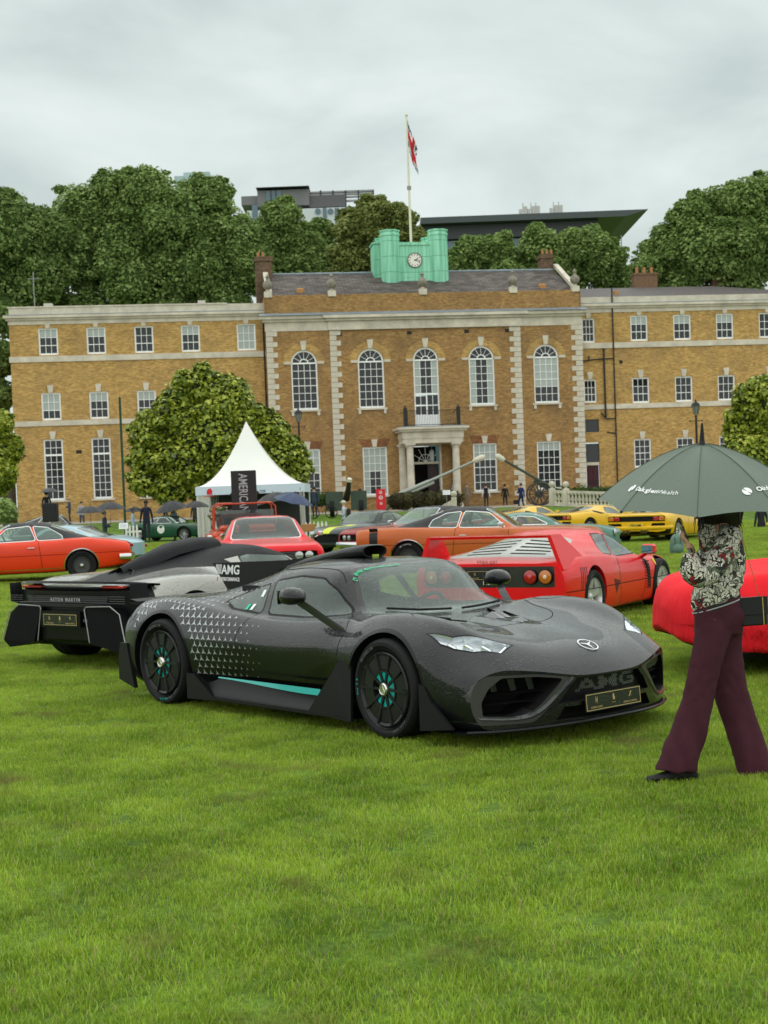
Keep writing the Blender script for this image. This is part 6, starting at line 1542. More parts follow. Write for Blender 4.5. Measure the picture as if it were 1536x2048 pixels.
def muscle(name,label,o,h,kind,paintc,roofc=None,stripe=None,wheel_style='rally',group='American muscle cars parked on the lawn',front='grille',drops=.4,glassc=(.45,.80,.68)):
    car=thing(name,label,'car',(o[0],o[1],ground_z(*o[:2])),rad(h),group)
    paint=mat('paint_%s_%d_%d_%d'%(kind,paintc[0]*100,paintc[1]*100,paintc[2]*100),paintc,.32,.0,coat=.5,drops=drops,dscale=.5,spec=.2,cior=1.35)
    gl=glass('car_glass_teal_%d'%(glassc[0]*100),glassc,.30); wb=1.485 if kind=='charger' else 1.42
    def warp(p):
        x,y,z=p; k=smooth01((x-1.9)/.55)*.10*(abs(y)/.95)**2; k2=smooth01((-1.9-x)/.7)*.10*(abs(y)/.95)**2
        tk=1-.06*smooth01((abs(x)-1.9)/.8); return (x-k+k2,y,z)
    side1=[(.52,.925),(.50,.96),(.20,1.22),(-.30,1.265),(-.42,.94)]; side2=[(-.47,.94),(-.38,1.26),(-.70,1.23),(-.98,1.10),(-1.05,.965)] if kind=='charger' else [(-.47,.94),(-.38,1.26),(-.70,1.22),(-1.0,1.03),(-1.02,.955)]
    rf=None
    if roofc: rf=(mat('vinyl_roof_black',roofc,.5,var=.1,drops=.3,dscale=.5),[(.24,1.24),(.10,1.40),(-.8,1.42),(-1.75,1.12),(-1.85,.965),(-1.0,.945),(-1.08,.98),(-.40,1.25)] if kind=='charger' else [(.24,1.24),(.10,1.40),(-.8,1.42),(-1.65,1.1),(-1.75,.955),(-.95,.945),(-.98,.98),(-.40,1.25)])
    if rf: rf=(rf[0],[(.30,1.20),(.22,1.42),(-.9,1.42),(-1.9,1.15),(-1.9,.975),(-.46,.945),(-.44,1.255)])
    def extra(sh):
        if front=='grille':
            g=sh.imprint(rounded([(.80,.72),(.84,.56),(-.84,.56),(-.80,.72)],2,.1),(1,2),lambda c,n:n.x>.3 and c.x>2); a=sh.pid('grille_recess',mat('void_black',(.004,.004,.004),.8)); sh.recess(g,(-.07,0,0),a,a)
        g=sh.imprint(rounded([(.80,.82),(.82,.66),(-.82,.66),(-.80,.82)],2,.1),(1,2),lambda c,n:n.x<-.3 and c.x<-2); a=sh.pid('tail_panel',mat('void_black',(.004,.004,.004),.8)); sh.recess(g,(.04,0,0),a,a)
    bvh,obs=body(car,MUS(kind),paint,(wb,-wb),None,.335,.375,gl,sides=(side1,side2),ws=(.80,.66,.19,.52,.90,.10),rw=(-1.50 if kind=='charger' else -1.45,.50,-.80,.48,.9,.03),roof=rf,warp=warp,trim=chrome(),extra=extra)
    arch_trim(car,(wb,-wb),.385,.335,bvh,chrome(),.022)
    lines(car,bvh,[[(.62,.90),(.62,.6),(.60,.30)],[(-.48,.92),(-.52,.6),(-.55,.30)],[(2.3,.62),(0,.60),(-2.5,.62)]],.009)
    lines(car,bvh,[[(1.0,.30),(0,.285),(-1.05,.30)]],.02,chrome(),'sill_moulding')
    for s in (1,-1):
        b=MB(); b.bbox(-.40,-.24,s*.975-.012,s*.975+.012,.76,.785,.006); b.build('door_handle',chrome(),car)
        b=MB(); b.bbox(.42,.55,s*1.05-.05,s*1.05+.05,.93,1.02,.02); b.tube([(.5,s*1.03,.95),(.52,s*.95,.91)],.012,6); b.build('door_mirror',chrome(),car)
        for x in (2.36,):
            for y in (.66,.48) if front=='grille' else ():
                b=MB(); b.M=T(x-.01,y*s,.64)@Rm(PI/2,'Y'); b.lathe([(.072,0),(.072,.03),(.06,.035),(.001,.045)],16); b.build('headlight',mat('headlight_lens',(.40,.42,.42),.15,.6,coat=1),car,smooth=True)
        b=MB(); b.bbox(-2.60,-2.55,.30*s-.24+.12*s,.30*s+.24+.12*s,.70,.78,.01); b.build('tail_light',mat('tail_red',(.35,.01,.01),.2,coat=1),car)
        wheel(car,wb,s*.82,.335,.22,s,'rally',(.06,.06,.062),.0,tyre_text=[('RADIAL T/A',-.9,.035)] if h<90 or kind!='charger' else None,rr=.60)
        wheel(car,-wb,s*.82,.335,.24,s,'rally',(.06,.06,.062),.0,tyre_text=[('GT RADIAL',-.6,.04)],rr=.60)
    bumper(car,2.50 if kind=='charger' else 2.46,.93,.47,.13,chrome(),.10,1); bumper(car,-2.68 if kind=='charger' else -2.62,.93,.50,.13,chrome(),.10,-1)
    for k in range(5):
        if front=='grille': b=MB(); b.box(2.34,2.36,-.42,.42,.585+k*.027,.592+k*.027); b.build('grille_bar',mat('grille_bar_grey',(.25,.25,.26),.4,.8),car)
    cabin(car,-1.2,.80,.74,.92,seats=((.15,.36),(.15,-.36)),col=(.045,.04,.036),sc=.88)
    if stripe:
        for s in (1,-1):
            b=MB(); v=[];f=[]
            for i,x in enumerate(np.linspace(-2.30,-2.12,4)):
                for j,z in enumerate(np.linspace(.42,.97,10)):
                    hit=bvh.ray_cast(Vector((x,s*3,z)),Vector((0,-s,0))); q=hit[0] if hit[0] else Vector((x,s*.93,z)); v.append(q+Vector((0,s*.003,0)))
                    if i and j: f.append((10*i+j,10*i+j-1,10*i-10+j-1,10*i-10+j))
            b.add(v,f); b.build('tail_stripe',mat('stripe_black',stripe,.4),car)
    return car,bvh
def f40():
    o=(2.28,18.5); car=thing('sports_car','red wedge sports car seen from behind with tall rear wing and louvred clear engine cover','car',(o[0],o[1],0),rad(60))
    red=mat('rosso_paint',(.72,.003,.006),.30,coat=.6,spec=.2,cior=1.35,drops=.3,dscale=.6); blk=mat('satin_black_body',(.014,.014,.015),.38); void=mat('void_black',(.004,.004,.004),.8)
    gl=glass('f40_glass',(.45,.62,.62),.40)
    def warp(p):
        x,y,z=p; k=smooth01((x-1.3)/.9)*.42*(abs(y)/.95)**2.2; return (x-k,y,z)
    secs=[H(2.18,.80,.20,.34,.42,.43),H(2.1,.86,.15,.36,.47,.49),H(1.9,.91,.13,.38,.56,.56),H(1.6,.95,.13,.40,.66,.62),H(1.225,.975,.13,.42,.70,.67,.84),H(.95,.96,.13,.42,.70,.70),H(.78,.95,.13,.42,.71,.74),
      Cb(.62,.94,.13,.42,.72,.62,.83,.86),Cb(.35,.93,.13,.42,.73,.57,.98,1.02),Cb(.05,.93,.13,.42,.74,.54,1.06,1.12),Cb(-.25,.935,.13,.42,.76,.52,1.06,1.12),Cb(-.50,.96,.13,.43,.78,.50,1.03,1.10),Cb(-.62,.965,.13,.43,.79,.50,1.01,1.08),
      Cb(-.95,.975,.14,.45,.81,.49,.97,1.03),Cb(-1.225,.985,.15,.46,.82,.49,.93,.97),Cb(-1.6,.985,.17,.47,.82,.52,.865,.885),H(-1.9,.975,.20,.48,.81,.83),H(-2.08,.965,.24,.48,.79,.80),H(-2.14,.955,.26,.48,.77,.78)]
    def extra(sh):
        # tail panel in black with round lamps
        bk=sh.imprint(rounded([(.84,.745),(.84,.50),(-.84,.50),(-.84,.745)],2,.05),(1,2),lambda c,n:n.x<-.5 and c.x<-1.8); sh.assign(bk,sh.pid('tail_panel',mat('tail_panel_black',(.02,.018,.017),.25,coat=.8,drops=.6)))
        # clear louvred cover
        lc=sh.imprint(rounded([(-.72,.50),(-1.82,.70),(-1.82,-.70),(-.72,-.50)],3,.1),(0,1),lambda c,n:n.z>.3 and c.z>.8); sh.assign(lc,sh.pid('engine_cover',mat('frosted_cover',(.42,.42,.37),.3,coat=.8,drops=.5)))
        for i in range(5):
            for y0,y1 in ((.06,.52-.0*i),(-.52,-.06)):
                x=-1.0-.15*i; g=sh.imprint([(x,y0),(x,y1),(x-.065,y1),(x-.065,y0)],(0,1),lambda c,n:n.z>.3 and c.z>.8); a=sh.pid('cover_louvre',void); sh.assign(g,a)
        for i in range(4):
            x=-1.70+.055*i; g=sh.imprint([(x,.44),(x+.022,.44),(x+.022+.02,.70),(x+.02,.70)],(0,2),lambda c,n:abs(n.y)>.4); a=sh.pid('side_vent',void); sh.assign(g,a)
        g=sh.imprint([(.72,.30),(.80,.28),(.76,.66),(.62,.70)],(0,2),lambda c,n:abs(n.y)>.4); a=sh.pid('front_vent',void); sh.assign(g,a)
        g=sh.imprint([(-.60,.50),(-.30,.46),(-.50,.30)],(0,2),lambda c,n:abs(n.y)>.4); a=sh.pid('naca_duct',mat('duct_red_dark',(.12,.002,.003),.5)); sh.recess(g,(0,0,0),a,a)
        g=sh.imprint([(.85,.30),(.85,.22),(-.85,.22),(-.85,.30)],(1,2),lambda c,n:n.x<-.5 and c.x<-1.8); sh.assign(g,sh.pid('rear_diffuser',blk))
    bvh,obs=body(car,secs,red,(1.225,-1.225),None,.33,(.365,.375),gl,sides=([(.62,.76),(.30,.965),(.02,1.03),(-.18,.765)],[(-.23,.785),(-.02,1.035),(-.28,1.04),(-.55,.82)]),ws=(.80,.62,.16,.46,.72,.14),warp=warp,extra=extra,nx=64,ns=34)
    lines(car,bvh,[[(.60,.71),(.62,.4),(.55,.17)],[(-.28,.74),(-.30,.45),(-.22,.17)],[(1.6,.42),(0,.42),(-2.1,.44)]],.010)
    # wing
    b=MB(); v=[];f=[]
    for i,y in enumerate(np.linspace(-.80,.80,9)):
        v+=[(-1.86,y,1.065),(-1.84,y,1.088),(-1.98,y,1.105),(-2.13,y,1.098),(-2.12,y,1.070)]
        if i:
            for k in range(5): f.append((5*i-5+k,5*i-5+(k+1)%5,5*i+(k+1)%5,5*i+k))
    f+=[(4,3,2,1,0),tuple(40+k for k in range(5))]
    b.add(v,f); w_=b.build('rear_wing',red,car)
    for s in (1,-1):
        b=MB(); v=[]
        for y0,zz in ((.80,1.10),(.945,.70)):
            for x in ((-1.84,-2.13) if zz>1 else (-1.25,-2.12)):
                v+=[(x,s*y0,zz),(x,s*(y0-.05),zz)]
        b.add(v,[(0,2,6,4),(1,5,7,3),(0,1,3,2),(0,4,5,1),(2,3,7,6)]); b.build('wing_support',red,w_)
        for y,c,nm,mm in ((.735,'r','tail_light',mat('tail_red',(.35,.01,.01),.2,coat=1)),(.545,'a','indicator_light',mat('lamp_amber',(.50,.14,.015),.2,coat=1))):
            # amber outboard, red inboard
            yy=y if c=='a' else y
            b=MB(); b.M=T(-2.155,s*(.545 if c=='r' else .735),.625)@Rm(-PI/2,'Y'); b.lathe([(.075,-.02),(.078,.02),(.062,.028),(.001,.03)],24); l_=b.build(nm,mm,car,smooth=True)
            b=MB(); b.M=T(-2.155,s*(.545 if c=='r' else .735),.625)@Rm(-PI/2,'Y'); b.lathe([(.088,-.02),(.088,.018),(.078,.022),(.078,-.02)],24,cap=False); b.build('lamp_bezel',M_dark(),l_)
            b=MB(); b.M=T(-2.155,s*(.545 if c=='r' else .735),.625)@Rm(-PI/2,'Y'); b.lathe([(.024,.03),(.020,.036),(.001,.037)],16); b.build('lamp_centre',mat('lamp_centre_%s'%c,(.75,.6,.4) if c=='a' else (.6,.05,.05),.2,coat=1),l_)
        b=MB(); b.bbox(-2.17,-2.13,s*.62-.1,s*.62+.1,.33,.39,.01); b.build('reflector',mat('tail_red',(.35,.01,.01),.2,coat=1),car)
        b=MB(); b.M=T(.62,s*1.0,.80); b.bbox(-.09,.05,-.09,.09,-.06,.07,.025); b.tube([(0,-s*.05,-.05),(.03,-s*.14,-.10)],.03,6); m_=b.build('door_mirror',red,car,smooth=True)
        b=MB(); b.box(-.095,-.088,-.075,.075,-.045,.055,M=T(.62,s*1.0,.80)); b.build('mirror_glass',mat('mirror_teal',(.15,.35,.40),.05,.8),m_)
        for x,w in ((1.225,.24),(-1.225,.32)): wheel(car,x,s*(.985-w/2-.01),.325,w,s,'spoke',(.62,.62,.60),.5,5,tyre_text=[('P ZERO',-.7,.035)],rr=.70,rimrough=.25)
        for i in range(10): b=MB(); z=.30+.038*i; x=.70-.13*(z-.3); b.box(x-.03,x+.05,s*.945-.015,s*.945+.02,z,z+.012); b.build('vent_slat',blk,car)
        hit=bvh.ray_cast(Vector((.98,s*3,.62)),Vector((0,-s,0)))
        if hit[0]: b=MB(); b.M=frame(hit[0]+hit[1]*.004,(1,0,0),hit[1]); b.prism([(-.035,.05),(.035,.05),(.035,-.01),(0,-.055),(-.035,-.01)],0,.002); b.build('shield_badge',mat('badge_yellow',(.65,.48,.02),.4),car)
    b=MB(); b.M=T(-2.158,0,.775)@Rm(-PI/2,'Z')@Rm(PI/2,'X'); b.text('FERRARI',.06,Matrix.Identity(4),ext=.004,sx=1.2,off=.01); b.build('tail_lettering',mat('lettering_silver_red',(.45,.12,.11),.4,.3),car)
    plate_show(car,T(-2.165,0,.645)@frame((0,0,0),(0,-1,0),(-1,0,0)),.52,.11)
    b=MB(); b.M=T(-2.165,-.02,.535)@frame((0,0,0),(0,-1,0),(-1,0,0)); b.text('F40 M',.062,Matrix.Identity(4),ext=.003,off=.01); b.build('plate_lettering',mat('white_print',(.75,.75,.75),.5),car)
    for y in (-.1,0,.1): b=MB(); b.M=T(-2.10,y,.285)@Rm(-PI/2,'Y'); b.lathe([(.045,0),(.045,.12),(.038,.12),(.038,.0)],14,cap=False); b.build('exhaust',chrome(),car)
    cabin(car,-.55,.75,.66,.76,seats=((.0,.32),(.0,-.32)),col=(.16,.01,.01),sc=.85)
    return car
def valhalla():
    o=(-1.85,16.1); car=thing('hypercar','silver and black mid engined hypercar seen from behind, black wing, gold framed show plate','car',(o[0],o[1],0),rad(52))
    sil=mat('satin_silver_paint',(.33,.32,.29),.30,.6,coat=1,drops=.4,dscale=.6); blk=mat('rear_gloss_black',(.005,.005,.006),.28,coat=.4,cior=1.35,spec=.1,drops=.12); mt=mat('matt_black_cover',(.014,.014,.016),.5,spec=.14,drops=.35,dscale=.6); void=mat('void_black',(.004,.004,.004),.8)
    gl=glass('valhalla_glass',(.40,.62,.55),.40)
    def warp(p):
        x,y,z=p; k=smooth01((x-1.4)/1.0)*.5*(abs(y)/.95)**2; k2=smooth01((-1.8-x)/.4)*.12*(abs(y)/.95)**2; return (x-k+k2,y,z)
    secs=[H(2.3,.75,.16,.32,.42,.44),H(2.15,.88,.13,.34,.50,.50),H(1.8,.95,.12,.38,.66,.58),H(1.38,.98,.12,.40,.77,.66,.82),H(1.0,.96,.12,.40,.74,.71),H(.85,.94,.12,.40,.72,.75),
      Cb(.68,.92,.12,.40,.73,.62,.86,.90),Cb(.35,.91,.12,.40,.75,.58,1.03,1.08),Cb(.0,.92,.12,.41,.77,.54,1.09,1.155),Cb(-.35,.94,.12,.42,.80,.48,1.07,1.15),Cb(-.75,.97,.13,.43,.83,.40,1.0,1.09),Cb(-1.1,.99,.14,.45,.86,.36,.95,1.0),Cb(-1.38,1.0,.16,.46,.87,.36,.91,.94),Cb(-1.7,.995,.22,.50,.86,.40,.86,.87),
      H(-1.95,.985,.30,.56,.83,.83),H(-2.15,.96,.38,.60,.80,.80),H(-2.22,.93,.42,.60,.775,.775)]
    def extra(sh):
        g=[f for f in sh.bm.faces if (lambda c: c.x<-2.05 or (c.x<-1.75 and c.z<.60) )(f.calc_center_median())]; sh.assign(g,sh.pid('rear_fascia',blk))
        spine=sh.imprint([(.45,.60),(-.2,.56),(-.9,.46),(-1.5,.32),(-1.85,.24),(-1.85,-.24),(-1.5,-.32),(-.9,-.46),(-.2,-.56),(.45,-.60)],(0,1),lambda c,n:n.z>.15 and c.z>.80); sh.assign(spine,sh.pid('engine_cover',mt))
        g=sh.imprint([(.55,.98),(.2,1.2),(-.5,1.2),(-1.5,1.02),(-1.5,.92),(-1.1,.945),(-.75,.935),(-.42,.90),(-.5,1.0),(-.2,1.04)],(0,2),lambda c,n:abs(c.y)>.25); sh.assign(g,sh.pid('roof_side',mt))
        g=sh.imprint([(-1.90,.86),(-2.06,.80),(-2.06,.45),(-1.98,.40),(-1.93,.62)],(0,2),lambda c,n:abs(n.y)>.3); sh.assign(g,sh.pid('rear_wing_cheek',mt))
        g=sh.imprint(rounded([(.62,.74),(.55,.62),(-.55,.62),(-.62,.74)],2,.15),(1,2),lambda c,n:n.x<-.4 and c.x<-1.9); a=sh.pid('rear_mesh_recess',void); sh.recess(g,(.03,0,0),a,a)
    bvh,obs=body(car,secs,sil,(1.38,-1.38),None,.345,(.38,.39),gl,sides=([(.66,.80),(.35,1.0),(.02,1.06),(-.30,1.02),(-.38,.84)],),ws=(.90,.62,.22,.46,.72,.14),warp=warp,extra=extra,nx=64,ns=34)
    lines(car,bvh,[[(.72,.72),(.70,.4),(.62,.17)],[(-.42,.80),(-.50,.5),(-.30,.20)]],.008)
    # shelf and rear wing
    b=MB(); v=[];f=[]
    for i,y in enumerate(np.linspace(-.97,.97,21)):
        q=abs(y)/.97; x0=-2.02+.18*q**3; z0=.865-.03*q**4
        v+=[(x0,y,z0),(x0-.22+.06*q**3,y,z0+.012),(x0-.23+.06*q**3,y,z0-.012),(x0,y,z0-.02)]
        if i:
            for k in range(4): f.append((4*i-4+k,4*i-4+(k+1)%4,4*i+(k+1)%4,4*i+k))
    b.add(v,f); b.build('rear_spoiler',blk,car,smooth=True)
    for s in (1,-1):
        b=MB(); b.add([(-2.02,s*.97,.85),(-2.20,s*.93,.85),(-2.20,s*.92,.66),(-1.98,s*.98,.60)],[(0,1,2,3)]); b.build('wing_end_plate',mt,car)
        b=MB(); b.bbox(-2.16,-2.10,s*.62-.16,s*.62+.16,.80,.83,.008); b.build('tail_light',mat('tail_red',(.35,.01,.01),.2,coat=1),car)
        for k in range(4): b=MB(); b.box(-2.245,-2.235,s*.78-.11,s*.78+.11,.66+k*.022,.664+k*.022); b.build('light_strip',mat('smoked_strip',(.10,.10,.10),.3),car)
        # big squared outlets with bright outline
        out=[(.35,.61),(.72,.62),(.84,.55),(.94,.26),(.84,.19),(.44,.26)]
        b=MB(); poly=[(s*y,z) for y,z in out]; n=len(poly)
        v=[(-2.27 if i<3 else -2.30,p[0],p[1]) for i,p in enumerate(poly)]; b.add(v,[tuple(range(n)) if s>0 else tuple(range(n-1,-1,-1))]); 
        v2=[(-2.27 if i<3 else -2.30,p[0],p[1]) for i,p in enumerate(poly)]+[(-1.95,p[0]*.97,p[1]) for p in poly]; b.add(v2,[(i,(i+1)%n,n+(i+1)%n,n+i) for i in range(n)]); b.build('diffuser_pod',mat('pod_black',(.004,.004,.005),.45,spec=.06),car)
        b=MB(); b.tube([(-2.285,s*.40,.27),(-2.28,s*.335,.60),(-2.275,s*.36,.625),(-2.275,s*.71,.635),(-2.28,s*.85,.56),(-2.305,s*.95,.26)],.006,6); b.build('pod_outline',mat('bright_edge',(.32,.32,.32),.35,.5),car)
        for x,w in ((1.38,.26),(-1.38,.32)): wheel(car,x,s*(.99-w/2),.345,w,s,'spoke',(.03,.03,.032),.5,10,tyre_text=[('MICHELIN',-.6,.035)],rr=.78)
    b=MB(); b.bbox(-2.24,-1.9,-.42,.42,.26,.5,.03); b.bbox(-2.05,-1.2,-.72,.72,.20,.34,.02); b.build('rear_undertray',blk,car)
    b=MB(); b.tube([(-2.24,-.70,.655),(-2.27,-.3,.665),(-2.28,0,.668),(-2.27,.3,.665),(-2.24,.70,.655)],.012,6); b.build('fascia_ridge',blk,car)
    hx=MB(); e=.026
    for r_ in range(5):
        for c_ in range(-20,21):
            y=(c_+.5*(r_%2))*e*1.25; z=.632+r_*e*.85
            if abs(y)>.54+.10*(z-.63)/.1: continue
            X=-2.225+.02*y*y; ring=[(X,y+e*.62*math.cos(PI/6+PI/3*k),z+e*.5*math.sin(PI/6+PI/3*k)) for k in range(6)]; inn=[(X,y+(p[1]-y)*.75,z+(p[2]-z)*.75) for p in ring]
            hx.add(ring+inn,[(k,6+k,6+(k+1)%6,(k+1)%6) for k in range(6)])
    tag(hx.build('rear_mesh',mat('mesh_grey',(.14,.14,.145),.35,.6),car),kind='stuff')
    b=MB(); b.M=T(-2.24,0,.672)@frame((0,0,0),(0,-1,0),(-1,0,0)); b.text('A S T O N   M A R T I N',.052,Matrix.Identity(4),ext=.004,off=.012,sx=.85); b.build('tail_lettering',mat('lettering_silver',(.5,.5,.5),.35,.5),car)
    plate_show(car,T(-2.315,.0,.545-.05)@frame((0,0,0),(0,-1,0),(-1,0,0)),.52,.12)
    b=MB(); b.box(-2.31,-2.27,-.30,.30,.42,.58); b.build('plate_panel',blk,car)
    # top exhausts
    for y in (-.09,.09):
        hit=bvh.ray_cast(Vector((-1.50,y,2)),Vector((0,0,-1))); z=hit[0].z if hit[0] else .88
        b=MB(); b.M=T(-1.49,y,z-.005)@Rm(rad(-32),'Y'); b.lathe([(.085,-.06),(.085,.012),(.078,.016),(.072,.012),(.072,-.05),(.001,-.05)],20); e_=b.build('exhaust',void,car)
        b=MB(); b.M=T(-1.49,y,z-.005)@Rm(rad(-32),'Y'); tor(b,.080,.006,24,6); 
        b.v=[tuple(p) for p in b.v]; b.build('exhaust_rim',mat('bright_edge',(.32,.32,.32),.35,.5),e_)
    # roof scoop spine
    b=MB(); v=[];f=[]; prof=[(-.15,.20,1.19),(-.2,.22,1.235),(-.45,.21,1.24),(-.8,.18,1.19),(-1.2,.12,1.07),(-1.5,.06,.97)]
    for i,(x,w,z) in enumerate(prof):
        for j in range(9):
            a=PI*j/8; v.append((x,w*math.cos(a),z-.12+.12*math.sin(a)**.7))
        if i:
            for j in range(8): f.append((9*i-9+j,9*i+j,9*i+j+1,9*i-8+j))
    b.add(v,f+[tuple(range(8,-1,-1))]); b.build('roof_scoop',mt,car,smooth=True)
    cabin(car,-.5,.85,.64,.78,seats=((.05,.30),(.05,-.30)),col=(.04,.12,.10),sc=.85)
    return car
def wedge(name,label,o,h,group='yellow sports cars in the back row',paintc=(.72,.42,.006),low=1.10,rear='diablo'):
    car=thing(name,label,'car',(o[0],o[1],ground_z(*o)),rad(h),group); pt=mat('giallo_paint',paintc,.3,coat=.5,spec=.2,cior=1.35); blk=mat('satin_black_body',(.014,.014,.015),.38); void=mat('void_black',(.004,.004,.004),.8)
    gl=glass('wedge_glass',(.3,.36,.36),.55)
    def warp(p):
        x,y,z=p; return (x-smooth01((x-1.4)/.9)*.35*(abs(y)/.95)**2,y,z)
    secs=[H(2.2,.80,.20,.32,.40,.40),H(2.05,.88,.16,.34,.46,.46),H(1.33,.96,.15,.38,.62,.60),H(.95,.95,.15,.40,.68,.70),Cb(.75,.94,.15,.40,.71,.62,.80,.83),Cb(.2,.94,.15,.42,.75,.54,1.03,1.09),Cb(-.2,.96,.15,.44,.79,.52,1.04,1.10),Cb(-.7,.99,.16,.46,.83,.50,.98,1.02),Cb(-1.33,1.01,.18,.48,.86,.52,.90,.92),H(-1.8,1.0,.24,.52,.85,.86),H(-2.15,.98,.32,.54,.83,.84),H(-2.2,.97,.34,.54,.81,.82)]
    def extra(sh):
        g=sh.imprint([(.90,.78),(.90,.62),(-.90,.62),(-.90,.78)],(1,2),lambda c,n:n.x<-.4 and c.x<-1.8); a=sh.pid('tail_panel',void); sh.recess(g,(.04,0,0),a,a)
        for s in (1,-1):
            g=sh.imprint([(s*.90,.57),(s*.90,.47),(s*.45,.47),(s*.50,.57)],(1,2),lambda c,n:n.x<-.4 and c.x<-1.8); a=sh.pid('rear_vent',void); sh.recess(g,(.04,0,0),a,a)
        g=sh.imprint([(-.45,.80),(-.85,.93),(-1.0,.86),(-.7,.79)],(0,2),lambda c,n:abs(n.y)>.2); sh.assign(g,sh.pid('side_intake',void))
        g=sh.imprint([(-1.9,.24),(-2.2,.24),(-2.2,.40),(-1.9,.40)],(0,2)); sh.assign(g,sh.pid('rear_valance',blk))
    bvh,obs=body(car,secs,pt,(1.33,-1.33),None,.33,.37,gl,sides=([(.62,.76),(.15,1.0),(-.15,1.01),(-.35,.82)],),ws=(.90,.62,.26,.46,.70,.12),rw=(-1.6,.42,-.5,.40,.8,.03),warp=warp,extra=extra,nx=40,ns=24,arch_n=28)
    lines(car,bvh,[[(.66,.70),(.66,.45),(.60,.18)],[(-.40,.76),(-.48,.5),(-.40,.18)]],.012)
    for s in (1,-1):
        for k,(y,cc) in enumerate(((.80,'amber'),(.62,'red'))):
            b=MB(); b.bbox(-2.23,-2.17,s*y-.085,s*y+.085,.64,.76,.02); b.build('tail_light',mat('tail_red',(.35,.01,.01),.2,coat=1) if cc=='red' else mat('lamp_amber',(.50,.14,.015),.2,coat=1),car)
        for x,w in ((1.33,.22),(-1.33,.34)): wheel(car,x,s*(.99-w/2),.33,w,s,'spoke',(.55,.55,.55),.6,5,rr=.68,simple=True)
        b=MB(); b.bbox(.48,.58,s*1.02-.08,s*1.02+.08,.78,.88,.02); b.build('door_mirror',pt,car)
        for k in range(2): b=MB(); b.M=T(-2.22,s*(.22+.12*k),.33)@Rm(-PI/2,'Y'); b.lathe([(.05,0),(.05,.12),(.04,.12),(.04,0)],12,cap=False); b.build('exhaust',chrome(),car)
    bumper(car,-2.2,.97,.44,.10,pt,.03,-1,.12,'rear_bumper',.3)
    b=MB(); b.M=T(-2.25,0,.52)@frame((0,0,0),(0,-1,0),(-1,0,0)); b.box(-.26,.26,-.055,.055,-.01,0); pl=b.build('number_plate',mat('plate_yellow',(.70,.45,.03),.5),car)
    b=MB(); b.M=T(-2.262,0,.485)@frame((0,0,0),(0,-1,0),(-1,0,0)); b.text('P19 LAM' if rear=='diablo' else 'L4 MBO',.09,Matrix.Identity(4),ext=.002,off=.02); b.build('plate_lettering',mat('clock_black',(.01,.01,.01),.5),pl)
    if rear=='diablo':
        b=MB(); v=[]; 
        for y in (-.85,.85): v+=[(-1.95,y,.97),(-2.2,y,.985),(-2.2,y,.965),(-1.95,y,.95)]
        b.add(v,[(0,1,5,4),(1,2,6,5),(2,3,7,6),(3,0,4,7),(3,2,1,0),(4,5,6,7)]) 
        for s in (1,-1): b.box(-2.12,-1.98,s*.74-.02,s*.74+.02,.84,.955)
        b.build('rear_wing',pt,car) if False else None
    cabin(car,-.4,.8,.62,.76,seats=((.05,.32),(.05,-.32)),sc=.8)
    return car
